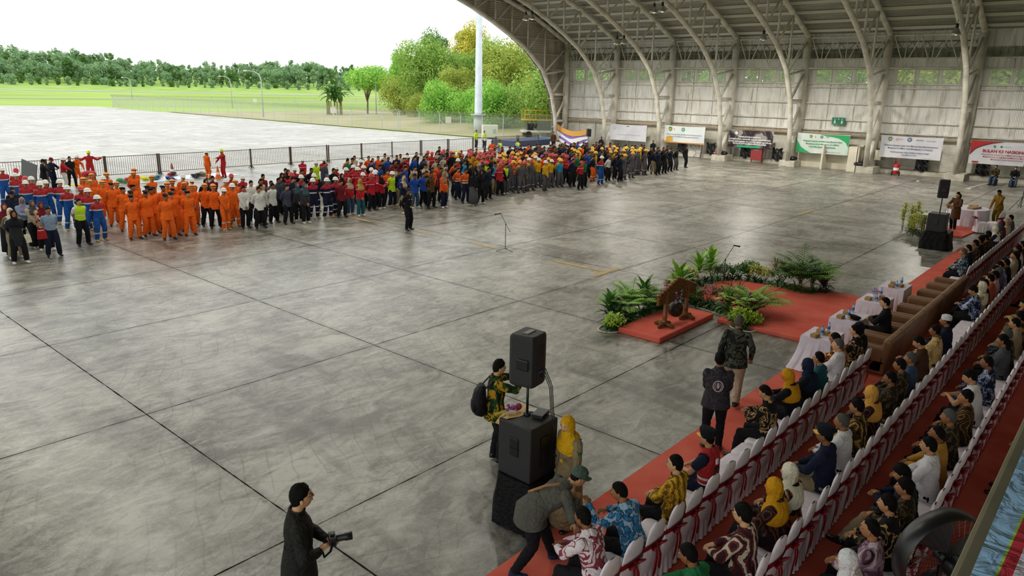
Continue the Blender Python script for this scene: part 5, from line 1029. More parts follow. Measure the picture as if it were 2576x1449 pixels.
def loudspeaker(c, rz, lab, tilt=0):
    t = empty('loudspeaker', c, rz, lab, 'speaker'); w, d, h = .40, .36, .70
    mb = MB(); sec = [(-.17, -.16), (-.10, -.18), (.10, -.18), (.17, -.16), (.2, .14), (.18, .18), (-.18, .18), (-.2, .14)]; n = len(sec)
    for z, k in ((0, .9), (.02, .98), (.06, 1), (h-.06, 1), (h-.02, .97), (h, .88)): mb.v += [(x*k, y*k, z) for x, y in sec]; 
    for i in range(5): mb.f += [(i*n+j, i*n+(j+1) % n, (i+1)*n+(j+1) % n, (i+1)*n+j) for j in range(n)]; 
    mb.f += [tuple(range(n-1, -1, -1)), tuple(5*n+j for j in range(n))]; mb.m = [0]*len(mb.f); part('cabinet', mb, M_cab, t, bevel=.008)
    mb = MB(); mb.box((0, .183, h/2), (.34, .012, h*.9)); part('grille', mb, M_black, t, bevel=.01)
    for s in (-1, 1): mb = MB(); mb.box((.185*s, -.02, .31), (.035, .18, .15), rot=Matrix.Rotation(0, 3, 'Z')); part('handle', mb, mat('handle_recess', '060607', .4), t, bevel=.02)
    mb = MB(); mb.box((0, 0, h-.004), (.2, .09, .03)); part('top_handle', mb, mat('handle_grip', '0a0a0c', .3), t, bevel=.01)
    mb = MB(); mb.box((.0, -.176, .33), (.16, .02, .46)); part('amplifier_panel', mb, mat('amp_panel', '0a0a0c', .3), t, bevel=.005)
    for k in range(5): mb = MB(); mb.tube((-.04+.02*k, -.18, .2), (-.04+.02*k, -.2, .2), .008, n=8); part('knob', mb, mat('knob_blue', '3a5a7a', .4), t)
    return t
sz = R(0)
draped((6.78, 5.56, 0), .66, .62, .74, R(2), 'near black draped stand under the subwoofer')
subwoofer((6.76, 5.56, .74), (.56, .56, .78), R(0), 'large black subwoofer on the near draped stand')
mb = MB(); mb.tube((0, 0, 0), (0, 0, .5), .018, n=12); mb.tube((0, 0, 0), (0, 0, .03), .05, n=12); tag(mb.build('speaker_pole', M_black, smooth=True, loc=(6.80, 5.62, 1.52)), 'black pole rising from the near subwoofer', 'pole')
loudspeaker((6.80, 5.62, 1.98), R(8), 'large black loudspeaker on the near pole beside the one in green batik')
mb = MB()
for k in range(3): mb.path([(6.86+.03*k, 5.43, 2.2), (6.93+.03*k, 5.36, 1.95), (6.95+.03*k, 5.34, 1.6), (6.93+.02*k, 5.26, 1.4), (6.88+.02*k, 5.27, 1.05+.05*k)], .006, 6)
tag(mb.build('speaker_cable', M_black, smooth=True), 'black cables hanging behind the near loudspeaker', 'cable')
# bouquet on a cloth, mixer, paper
mb = MB(); mb.grid(lambda u, v: (6.50+.52*u, 5.72+.20*v-.08*math.sin(u*3), 1.528+.004*math.sin(u*14)+(-.12*max(0, .18-u)/.18 if v > .5 else 0)), 20, 8); tag(mb.build('gold_cloth', noisy('gold_brocade', 'c9a860', 'a8803c', 22, .5), smooth=True), 'crumpled gold cloth under the purple bouquet', 'cloth')
t = empty('flower_bouquet', (6.70, 5.80, 1.535), R(-20), 'purple and red flower bouquet lying on the gold cloth', 'bouquet'); mb = MB()
for k in range(46): a = rnd.uniform(0, 6.28); r_ = rnd.uniform(0, .07); mb.ell((r_*math.cos(a)*1.2, r_*math.sin(a), .05+rnd.uniform(-.02, .05)), (.016, .016, .012), rnd.choice([0, 0, 1]), 6, 4)
part('blossoms', mb, [mat('orchid_purple', '7a2a7a', .6), mat('orchid_lilac', 'b070b0', .6)], t, smooth=True)
mb = MB(); mb.ell((.10, .0, .06), (.045, .045, .05)); part('red_flower', mb, mat('dark_red_flower', '8a2430', .7), t, smooth=True)
mb = MB(); [mb.tube((-.05, .01*k-.02, .04), (-.26, .014*k-.03, .02), .006, n=5) for k in range(5)]; part('stems', mb, mat('stem_yellowgreen', 'a8a030', .7), t)
mb = MB(); mb.box((6.90, 5.47, 1.555), (.24, .16, .05), rot=Matrix.Rotation(R(15), 3, 'Z')); tag(mb.build('mixer_box', M_black, bevel=.006), 'small black mixer box on the near subwoofer', 'mixer')
mb = MB(); mb.box((6.96, 5.66, 1.528), (.12, .1, .006), rot=Matrix.Rotation(R(30), 3, 'Z')); tag(mb.build('paper', C['white']), 'white paper slip on the near subwoofer', 'paper')
# far stack, tripod speaker
draped((31.95, 5.85, 0), .95, .9, .68, R(0), 'far black draped stand by the end of the front row')
subwoofer((31.9, 5.9, .68), (.66, .62, .70), R(0), 'black subwoofer on the far draped stand')
mb = MB(); mb.tube((31.95, 5.9, 1.38), (31.95, 5.9, 1.98), .02, n=10); tag(mb.build('speaker_pole', M_black, smooth=True), 'black pole rising from the far subwoofer', 'pole')
loudspeaker((31.95, 5.9, 1.97), R(10), 'black loudspeaker on the far stack beside the reader')
def tripod(c, h, lab, r=.4):
    t = empty('tripod_stand', c, .3, lab, 'stand'); mb = MB(); mb.tube((0, 0, .12), (0, 0, h), .018, n=8); part('pole', mb, M_black, t)
    for k in range(3): a = k*2.094; mb = MB(); mb.tube((0, 0, .75), (r*math.cos(a), r*math.sin(a), .015), .013, n=6); mb.tube((r*.5*math.cos(a), r*.5*math.sin(a), .38), (0, 0, .2), .009, n=5); part('leg', mb, M_black, t)
    return t
tripod((46.6, 4.9, 0), 2.15, 'tall tripod stand at the right edge before the wall', .65); loudspeaker((46.6, 4.9, 2.12), R(40), 'black loudspeaker on the tall tripod at the right edge')
# microphone stands
def mic_stand(c, rz, lab, h, reach, top):
    t = empty('microphone_stand', c, rz, lab, 'microphone stand'); mb = MB(); mb.tube((0, 0, .06), (0, 0, h), .011, n=8); part('pole', mb, M_black, t)
    for k in range(3): a = k*2.094+.4; mb = MB(); mb.tube((0, 0, .10), (.33*math.cos(a), .33*math.sin(a), .012), .009, n=6); mb.ell((.33*math.cos(a), .33*math.sin(a), .014), (.02, .014, .014), n=6, k=4); part('leg', mb, M_black, t)
    mb = MB(); mb.tube((-reach*.9, 0, h-.33*(top-h)/.4*.9), (reach, 0, top), .008, n=6); mb.ell((0, 0, h), (.022, .022, .03), n=8, k=5); part('boom', mb, M_black, t)
    mb = MB(); mb.tube((reach-.02, 0, top+.01), (reach+.17, 0, top-.03), .017, .022, 8); mb.ell((reach+.19, 0, top-.033), (.032, .028, .028), n=10, k=6); part('microphone', mb, M_black, t, smooth=True); return t
mic_stand((19.18, 17.1, 0), R(128), 'black boom microphone stand standing alone mid floor', .98, .19, 1.36)
mic_stand((20.03, 9.05, .1), R(-28), 'black boom microphone stand inside the planted podium', .80, .26, 1.22)
mic_stand((36.55, 6.45, .05), R(-10), 'black microphone stand before the reader in brown dress', 1.05, .28, 1.38)
mb = MB(); mb.box((0, 0, 1.05), (.9, .35, .02)); [mb.tube((sx*.3, sy*.12, 0), (sx*.15, sy*.1, 1.05), .012, n=6) for sx in (-1, 1) for sy in (-1, 1)]; tag(mb.build('folding_music_rack', M_black, loc=(33.6, 6.6, 0)), 'thin black rack behind the far subwoofer', 'rack')
# ---------------------------------------------------------------- gong and its carved stand
M_wood = noisy('varnished_wood', '8a5526', '6e3f1a', 4, .35, 4, stretch=(1, 1, .2)); M_carv = batik('carved_wood', ['3a2412', '6e4a24', '8f6634', '4a2f18'], 34, 'voronoi'); t_, N_, L_, B_ = NB(M_carv)
t = empty('gong_stand', (15.70, 8.26, .14), R(-2), 'carved wooden gong stand with turned posts and roof-shaped headboard', 'gong stand')
for s in (-1, 1):
    mb = MB(); mb.lathe([(.075, .08), (.075, .14), (.05, .17), (.062, .20), (.05, .23), (.062, .26), (.048, .29), (.052, .55), (.046, .60), (.058, .63), (.046, .66), (.058, .69), (.044, .72), (.044, .92)], (.5*s, 0, 0), 18); part('post', mb, M_wood, t, smooth=True)
    mb = MB()
    for a in (0, PI/2, PI, -PI/2): mb.loft([((.5*s, 0, .07), .06, .05), ((.5*s+.12*math.cos(a), .12*math.sin(a), .075), .055, .045), ((.5*s+.20*math.cos(a), .20*math.sin(a), .055), .05, .05), ((.5*s+.27*math.cos(a), .27*math.sin(a), .035), .03, .03)], 10)
    mb.box((.5*s, 0, .09), (.16, .16, .07)); part('foot', mb, M_carv, t, smooth=True)
mb = MB(); pr = [(-.88, .60), (-.86, .84), (-.62, .94), (-.4, 1.02), (-.22, 1.09), (0, 1.14), (.22, 1.09), (.4, 1.02), (.62, .94), (.86, .82), (.88, .58), (.62, .62), (.4, .56), (.2, .60), (0, .54), (-.2, .60), (-.4, .56), (-.62, .62)]
n = len(pr); mb.v = [(x, -.035, z) for x, z in pr]+[(x, .035, z) for x, z in pr]; mb.f = [tuple(range(n)), tuple(range(2*n-1, n-1, -1))]+[(i, (i+1) % n+0, (i+1) % n+n, i+n) for i in range(n)]; mb.m = [0]*len(mb.f); hb = part('headboard', mb, M_carv, t)
for k in range(15): x = -.84+k*.12; z = 1.15-abs(x)*.36; mb = MB(); mb.ell((x, 0, z), (.055, .07, .03), n=8, k=5); part('scalloped_crest', mb, M_wood, hb, smooth=True)
g = empty('gong', (15.72, 8.24, .46), R(-28), 'dark bronze gong hanging between the posts', 'gong'); mb = MB(); mb.lathe([(.001, .045), (.04, .045), (.055, .02), (.16, .015), (.19, .0), (.20, -.09), (.185, -.09), (.18, -.01), (.05, 0)], n=32); mb.v = [(x, -z, y) for x, y, z in mb.v]; part('gong_disc', mb, noisy('dark_bronze', '2a2620', '4a4336', 6, .35, metal=.6), g, smooth=True)
mb = MB(); [mb.tube((s*.1, .04, .17), (s*.12, .0, .36), .006, n=5) for s in (-1, 1)]; part('hanging_cord', mb, M_foot, g)
mb = MB()
for k in range(90):
    u = k/89; s = -1 if u < .5 else 1; v = (u*2) % 1; c = (15.70+s*.11+.02*math.sin(k), 8.25-.03, .98-.34*v) if k % 9 else (15.70-.1+.2*u, 8.24, .72)
    mb.ell((c[0]+rnd.uniform(-.04, .04), c[1]+rnd.uniform(-.04, .04), c[2]), (.02, .02, .014), rnd.choice([0, 0, 1]), 6, 4)
tag(mb.build('flower_garland', [mat('garland_purple', '7d5aa6', .6), mat('garland_white', 'd8d4d8', .6)], smooth=True), 'purple and white flower garland draped over the gong', 'garland')
# ---------------------------------------------------------------- small skirted tables and what stands on them
M_tc = noisy('table_cloth_white', 'eae3f0', 'dfd8e6', 6, .8, spec=.2)
def skirted(c, sx, sy, h, lab, train=0, rnd_=False, name='side_table'):
    def fn(u, v):
        a = 2*PI*u; k = 1.42 if not rnd_ else 1; ca = max(-1, min(1, k*math.cos(a))); sa = max(-1, min(1, k*math.sin(a))); f = 1+(1-v)*.07+.022*(1-v)*math.sin(a*15)+.012*math.sin(a*31)*(1-v)
        x = ca*sx/2*f; y = sa*sy/2*f
        if train and x < 0 and y > -.1: x -= train*(1-v)**2*abs(ca); y += train*.4*(1-v)**2
        return (x, y, .015+(h-.015)*v)
    t = empty(name, c, 0, lab, 'table', 'skirted tables'); mb = MB(); mb.grid(fn, 150, 8, 0, True); part('table_skirt', mb, M_tc, t, smooth=True)
    mb = MB(); pts = [fn(i/150, 1) for i in range(150)]; mb.add([(x, y, h+.003) for x, y, z in pts], [tuple(range(150))]); part('tabletop_cloth', mb, M_tc, t); return t
for (x0, x1, lab, tr) in ((15.2, 16.05, 'nearest small white skirted table, train spilling on the carpet', .28), (17.0, 17.88, 'small white skirted table carrying the officer cap', 0), (19.0, 19.95, 'small white skirted table carrying the flower pot', .1), (20.9, 21.75, 'farthest small white skirted table', 0)):
    skirted(((x0+x1)/2, 4.68, .012), x1-x0, .64, .70, lab, tr)
M_kraft = mat('kraft_card', 'a98558', .8)
def on_table(px, py): return floor_at(2000+px/4.472, 640+py/4.472, .72)
for n_, (px, py, w) in enumerate(((225, 925, 'front box on nearest table'), (285, 870, 'rear box on nearest table'), (512, 712, 'front box on the cap table'), (572, 662, 'rear box on the cap table'), (822, 508, 'box on the flower pot table'), (975, 492, 'small box beside the cake on the flower pot table'), (1080, 365, 'front box on the farthest table'), (1100, 338, 'rear box on the farthest table'), (1180, 362, 'right box on the farthest table'), (345, 900, 'small box behind the bottle on nearest table'))):
    x, y = on_table(px, py); mb = MB(); mb.box((0, 0, .035), (.19 if 'small' not in w else .12, .13, .07)); b_ = mb.build('snack_box', M_kraft, loc=(x, y, .718), bevel=.004); b_.rotation_euler = (0, 0, rnd.uniform(-.3, .3)); tag(b_, 'brown card snack '+w, 'box', 'snack boxes on the small tables')
M_water = mat('bottle_plastic', 'b9d3e6', .1, alpha=.6); M_lbl = mat('blue_label', '2f6fc0', .5)
for n_, (px, py, w) in enumerate(((302, 905, 'left bottle on nearest table'), (376, 865, 'right bottle on nearest table'), (600, 702, 'left bottle on the cap table'), (650, 648, 'right bottle on the cap table'), (913, 525, 'bottle before the flower pot'), (965, 460, 'bottle behind the flower pot'), (1138, 378, 'left bottle on the farthest table'), (1195, 338, 'right bottle on the farthest table'))):
    x, y = on_table(px, py); t = empty('water_bottle', (x, y, .716), 0, 'blue-labelled water '+w, 'bottle', 'water bottles on the small tables')
    mb = MB(); mb.lathe([(.001, 0), (.03, 0), (.032, .03), (.028, .07), (.032, .12), (.03, .15), (.013, .18), (.013, .195)], n=12); part('bottle_body', mb, M_water, t, smooth=True)
    mb = MB(); mb.lathe([(.0335, .055), (.0335, .115)], n=12); part('label', mb, M_lbl, t, smooth=True); mb = MB(); mb.tube((0, 0, .19), (0, 0, .21), .015, n=10); part('cap', mb, M_lbl, t)
x, y = on_table(665, 735); t = empty('officer_cap', (x+.03, y, .72), .6, 'black officer cap with gold trim lying on the second table', 'cap'); mb = MB(); mb.lathe([(.09, 0), (.095, .04), (.13, .075), (.12, .09), (.001, .10)], n=22); mb.v = [(a, b*1.1, z+b*.25) for a, b, z in mb.v]; part('crown', mb, K, t, smooth=True)
mb = MB(); mb.grid(lambda u, v: ((u-.5)*.16, .09+v*.06-.05*(2*u-1)**2, .02-.012*v), 8, 3); part('visor', mb, M_ycap, t, smooth=True)
x, y = on_table(885, 500); t = empty('flower_pot', (x, y, .716), 0, 'white pot of pink and blue flowers on the third table', 'flower pot'); mb = MB(); mb.lathe([(.001, 0), (.055, 0), (.07, .14), (.065, .14), (.05, .02)], n=18); part('pot', mb, M_tc, t, smooth=True)
mb = MB()
for k in range(60): a = rnd.uniform(0, 6.28); r_ = rnd.uniform(0, .12); mb.ell((r_*math.cos(a), r_*math.sin(a), .17+rnd.uniform(0, .10)*(1-r_*5)+.02), (.022, .022, .016), rnd.randrange(3), 6, 4)
part('blossoms', mb, [mat('hydrangea_blue', '7d93c8', .7), mat('hydrangea_pink', 'cf9ab0', .7), mat('hydrangea_pale', 'd5cfe0', .7)], t, smooth=True)
for px, py, w in ((395, 915, 'yellow fruit dish on nearest table'), (948, 508, 'orange cake tub on the flower pot table')):
    x, y = on_table(px, py); mb = MB(); mb.lathe([(.001, 0), (.05, 0), (.06, .035), (.001, .05)], n=14); tag(mb.build('snack_dish', [mat('snack_orange', 'd8962c', .6)], smooth=True, loc=(x, y, .716)), w, 'dish')
# ---------------------------------------------------------------- brown armchairs
M_lea = noisy('brown_leatherette', '7f5a3a', '73502f', 3, .45, 3, bump=.15)
def make_sofa():
    t = empty('armchair'); w = .97
    mb = MB(); mb.box((0, .05, .17), (w, .78, .32)); part('base', mb, M_lea, t, bevel=.03)
    mb = MB(); mb.box((0, .10, .38), (w-.30, .62, .14)); part('seat_cushion', mb, M_lea, t, bevel=.05)
    mb = MB(); mb.box((0, -.30, .50), (w, .18, .60), rot=Matrix.Rotation(R(7), 3, 'X')); part('backrest', mb, M_lea, t, bevel=.06)
    for s in (-1, 1): mb = MB(); mb.box((s*(w/2-.075), .06, .33), (.15, .76, .58)); part('armrest', mb, M_lea, t, bevel=.055)
    mb = MB(); [mb.tube((sx*.42, sy*.3+.05, 0), (sx*.42, sy*.3+.05, .03), .025, n=8) for sx in (-1, 1) for sy in (-1, 1)]; part('feet', mb, M_foot, t); return t
s0 = make_sofa()
for k in range(8):
    s = s0 if k == 0 else copy_tree(s0); s.location = (16.35+k*1.0, 3.78, .012); tag(s, 'brown leather armchair, %s' % ('holding the officer in black, second from the near end' if k == 1 else '%s from the near end of the armchair row' % ord_(k+1)), 'armchair', 'brown armchairs')
T = person_template(seat(pelvis=(0, .02, .55), wL=(-.05, .34, .80), wR=(.06, .34, .80), yaw=.2), .0125, True); person(T, (17.36, 3.86, 0), R(5), 'person in black uniform with gold buttons seated in an armchair', K, K, hair(), glasses=True, skin=4)
# far round table and its chairs
t = skirted((39.2, 6.1, 0), 2.1, 1.7, .78, 'white skirted round table by the far microphone', 0, True, 'round_table')
for x, y, w in ((38.9, 5.9, 'left parcel'), (39.3, 5.8, 'middle parcel'), (39.7, 6.0, 'right parcel')): mb = MB(); mb.box((x, y, .83), (.4, .28, .07), rot=Matrix.Rotation(rnd.uniform(-.5, .5), 3, 'Z')); tag(mb.build('gift_parcel', M_kraft, bevel=.01), 'brown %s lying on the far round table' % w, 'parcel', 'parcels on the far round table')
chair(37.1, 5.2, 'white chair with red bow beside the far round table, nearer the reader', R(-150), 'chairs at the far table'); chair(37.55, 4.75, 'white chair with red bow beside the far round table, nearer the audience', R(-30), 'chairs at the far table')
# ---------------------------------------------------------------- ledge, flag cloth and fan close to the viewpoint
mb = MB(); mb.box((6.0, -.13, 4.62), (11, .58, .2)); tag(mb.build('parapet_ledge', noisy('beige_plaster', '8d8670', '7b745e', 3, .8, bump=.3), bevel=.012), 'beige plaster ledge of the balcony in the lower right corner', 'ledge')
mb = MB(); FL = ['8fb4d8', '9cc0e0', '8ab83a', 'c8303c', 'd8cfe0', 'd0c8d8', '1f9a4a', 'd4ccdc', 'b98a4a']
mf = batik('flag_cloth', ['8fb4d8'], 3); t_, N_, L_, B_ = NB(mf)
for l in list(t_.links):
    if l.to_socket == B_.inputs['Base Color']: t_.links.remove(l)
tc_ = N_('TexCoord'); s_ = N_('SeparateXYZ'); L_(tc_.outputs['Object'], s_.inputs[0]); a_ = N_('Math', operation='MULTIPLY_ADD'); a_.inputs[1].default_value = -.10; L_(s_.outputs[0], a_.inputs[0]); mm_ = N_('Math', operation='MULTIPLY_ADD'); mm_.inputs[2].default_value = .66; mm_.inputs[1].default_value = -3.6; L_(s_.outputs[1], mm_.inputs[0]); L_(mm_.outputs[0], a_.inputs[2])
rr_ = ramp(N_, [(0, '8fb4d8'), (.13, '8fb4d8'), (.20, '9cc860'), (.22, 'b9323e'), (.30, 'd0c8d8'), (.44, '1f9a4a'), (.50, 'd4ccdc'), (.62, 'b98a4a'), (.68, 'd4ccdc')], 'CONSTANT'); L_(a_.outputs[0], rr_.inputs[0]); L_(rr_.outputs[0], B_.inputs['Base Color'])
mb.grid(lambda u, v: (.9+1.9*u, .12-.55*v, 4.775+.035*math.sin(v*16+u*3)*v+.10*v), 40, 24); o = mb.build('flag_cloth', mf, smooth=True); tag(o, 'blue, red, white and green banner cloth draped over the balcony ledge', 'flag')
f = empty('pedestal_fan', (7.05, .78, 0), R(-40), 'black industrial pedestal fan at the bottom right, under the ledge', 'fan'); M_fan = mat('fan_black', '101114', .35)
mb = MB(); mb.tube((0, 0, 0), (0, 0, 1.5), .025, n=10); mb.tube((0, 0, 0), (0, 0, .03), .28, n=24); part('stand', mb, M_fan, f)
mb = MB(); mb.lathe([(.44, -.10), (.46, -.08), (.46, .08), (.44, .10)], n=40); mb.v = [(x, z, y+1.6) for x, y, z in mb.v]; part('ring', mb, M_fan, f, smooth=True)
mb = MB()
for k in range(40):
    a = 2*PI*k/40
    for s in (-1, 1): mb.loft([((.08*math.cos(a), s*.13, 1.6+.08*math.sin(a)), .003, .003), ((.3*math.cos(a), s*.14, 1.6+.3*math.sin(a)), .003, .003), ((.45*math.cos(a), s*.09, 1.6+.45*math.sin(a)), .003, .003)], 4)
part('grille', mb, M_fan, f)
for k in range(3): mb = MB(); a0 = k*2.094; mb.grid(lambda u, v: ((.06+.34*u)*math.cos(a0+(v-.5)*1.1), -.05+.1*v, 1.6+(.06+.34*u)*math.sin(a0+(v-.5)*1.1)), 8, 8); part('blade', mb, noisy('fan_blade', '2a2c30', '34363a', 3, .3), f, smooth=True)
mb = MB(); mb.tube((0, -.14, 1.6), (0, -.32, 1.6), .11, .09, 16); mb.tube((0, -.06, 1.6), (0, .06, 1.6), .06, n=12); part('motor', mb, M_fan, f, smooth=True)
# ---------------------------------------------------------------- ornamental plants
def leafmat(name, a, b, rough=.5):
    m = noisy(name, a, b, 7, rough, 3); n = m.node_tree.nodes['Principled BSDF']; n.inputs['Subsurface Weight'].default_value = 0; return m
LM = dict(green=leafmat('leaf_green', '2f5a22', '4f8a2c'), bright=leafmat('leaf_bright', '5c9a2a', '93c43c'), lime=leafmat('leaf_lime', '86b02c', 'c2d84a'), dark=leafmat('leaf_dark', '1f3a1c', '34582a'), yellow=leafmat('leaf_yellow', '9aa832', 'd6d468'),
 purple=leafmat('leaf_purple', '3a1f30', '6a3048'), red=leafmat('leaf_red', '7a4a44', '9c6a5c'), magenta=leafmat('leaf_magenta', '8a2a5a', 'b0407a'), olive=leafmat('leaf_olive', '5a6a2c', '8a8a3c'), stem=mat('plant_stem', '5a5030', .8))
def blade(mb, base, az, L, w, lift, droop, mi=0, n=5, fold=.25):
    """one leaf: leaves the base at angle lift and bends down"""
    ca, sa = math.cos(az), math.sin(az); pts = []; r = 0; z = 0; th = lift
    for i in range(n+1):
        pts.append((r, z)); r += L/n*math.cos(th); z += L/n*math.sin(th); th -= droop/n
    vs = []
    for i, (r, z) in enumerate(pts):
        t = i/n; ww = w*(math.sin(PI*min(1, t*.9+.08))**.8)*.5
        for s in (-1, 0, 1): vs.append((base[0]+r*ca-s*ww*sa, base[1]+r*sa+s*ww*ca, base[2]+z+(fold*ww if s else 0)))
    return mb.add(vs, [(i*3+j, i*3+j+1, (i+1)*3+j+1, (i+1)*3+j) for i in range(n) for j in range(2)], mi)
def rosette(n, L, w, z0=.0, h=.0, lift=(.4, 1.4), droop=1.0, m='green'):
    mb = MB()
    for k in range(n):
        f = k/n; blade(mb, (rnd.uniform(-.02, .02), rnd.uniform(-.02, .02), z0+h*f), k*2.4+rnd.uniform(-.2, .2), L*rnd.uniform(.8, 1.1), w, lift[0]+(lift[1]-lift[0])*f, droop*rnd.uniform(.7, 1.2))
    return mb
def palm(n, L, h, m=0):
    mb = MB()
    for k in range(n):
        az = k*2.4+rnd.uniform(-.2, .2); lift = rnd.uniform(.75, 1.35); droop = rnd.uniform(.9, 1.5); pts = []; r = 0; z = rnd.uniform(.1, h*.35); th = lift; N_ = 14; LL = L*rnd.uniform(.75, 1.1)
        for i in range(N_+1): pts.append((r*math.cos(az), r*math.sin(az), z, th)); r += LL/N_*math.cos(th); z += LL/N_*math.sin(th); th -= droop/N_
        mb.loft([((x, y, z_), .006, .006) for x, y, z_, t in pts], 4, 1)
        for i in range(3, N_+1):
            x, y, z_, t = pts[i]
            for s in (-1, 1): blade(mb, (x, y, z_), az+s*(1.05-.4*i/N_), L*.34*math.sin(PI*(i/N_*.8+.15)), .036, t*.4+.15, .8, 0, 3)
    for k in range(4): a = k*1.6; mb.tube((.03*math.cos(a), .03*math.sin(a), 0), (.05*math.cos(a), .05*math.sin(a), h*.4), .012, .008, 5, 1)
    return mb
def bush(r, h, n, leaf, mi=0):
    mb = MB()
    for k in range(9): a = k*.7; mb.tube((0, 0, 0), (r*.6*math.cos(a), r*.6*math.sin(a), h*rnd.uniform(.5, .85)), .007, .004, 4, 1)
    for k in range(n):
        a = rnd.uniform(0, 2*PI); t = math.acos(rnd.uniform(-.2, 1)); q = rnd.uniform(.55, 1.0); p = (r*q*math.sin(t)*math.cos(a), r*q*math.sin(t)*math.sin(a), h*.45+h*.55*q*math.cos(t))
        blade(mb, p, rnd.uniform(0, 6.28), leaf*rnd.uniform(.7, 1.3), leaf*.42, rnd.uniform(-.3, 1.2), .8, 0, 2)
    return mb
PT = {'palm': (palm(22, .9, .9), 'bright'), 'palm_dark': (palm(26, .85, .9), 'green'), 'palm_yellow': (palm(20, .75, .8), 'yellow'), 'broad': (rosette(22, .48, .12, .25, .35, (.5, 1.4), .9), 'bright'), 'broad_green': (rosette(24, .45, .11, .2, .3, (.4, 1.4), 1.0), 'green'),
 'bromeliad': (rosette(26, .52, .075, .02, .12, (.3, 1.35), .7), 'dark'), 'purple': (rosette(22, .40, .10, .05, .2, (.4, 1.4), .9), 'purple'), 'spiky_red': (rosette(30, .26, .02, .3, .15, (.1, 1.5), .3), 'red'), 'lime_bush': (bush(.28, .45, 420, .085), 'lime'), 'croton': (bush(.3, .52, 420, .09), 'olive'), 'green_bush': (bush(.32, .52, 460, .09), 'green'),
 'yellow_bush': (bush(.3, .52, 420, .085), 'yellow'), 'red_bush': (bush(.28, .5, 380, .075), 'red'), 'grassy': (rosette(34, .34, .035, .02, .06, (.5, 1.4), 1.9), 'green'), 'grassy_dark': (rosette(34, .32, .04, .02, .06, (.4, 1.3), 1.9), 'dark'), 'dracaena': (None, 'yellow')}
m = MB()
for s in range(7):
    for k in range(34): blade(m, (.22*math.cos(s*2.3), .22*math.sin(s*2.3), .12+.09*s+k*.011), k*2.4+s, .30, .045, .9, 1.5)
    m.tube((.2*math.cos(s*2.3), .2*math.sin(s*2.3), 0), (.22*math.cos(s*2.3), .22*math.sin(s*2.3), .4+.09*s), .01, n=5, mi=1)
PT['dracaena'] = (m, 'yellow'); PM = {}
def plant(kind, x, y, label, sc=1.0, z=0.0, m=None, group=None, cat='plant'):
    if kind not in PM: PM[kind] = PT[kind][0].mesh('foliage', [LM[PT[kind][1]], LM['stem']])
    o = link({'palm': 'areca_palm', 'palm_dark': 'areca_palm', 'palm_yellow': 'areca_palm', 'broad': 'broadleaf_plant', 'broad_green': 'broadleaf_plant', 'bromeliad': 'bromeliad', 'purple': 'purple_cordyline', 'spiky_red': 'red_dracaena', 'grassy': 'grassy_border_plant', 'grassy_dark': 'grassy_border_plant', 'dracaena': 'variegated_dracaena'}.get(kind, 'leafy_shrub'), PM[kind])
    o.location = (x, y, z); o.rotation_euler = (0, 0, rnd.uniform(0, 6.28)); o.scale = (sc,)*3
    if m: o.material_slots[0].link = 'OBJECT'; o.material_slots[0].material = LM[m]
    return tag(o, label, cat, group)
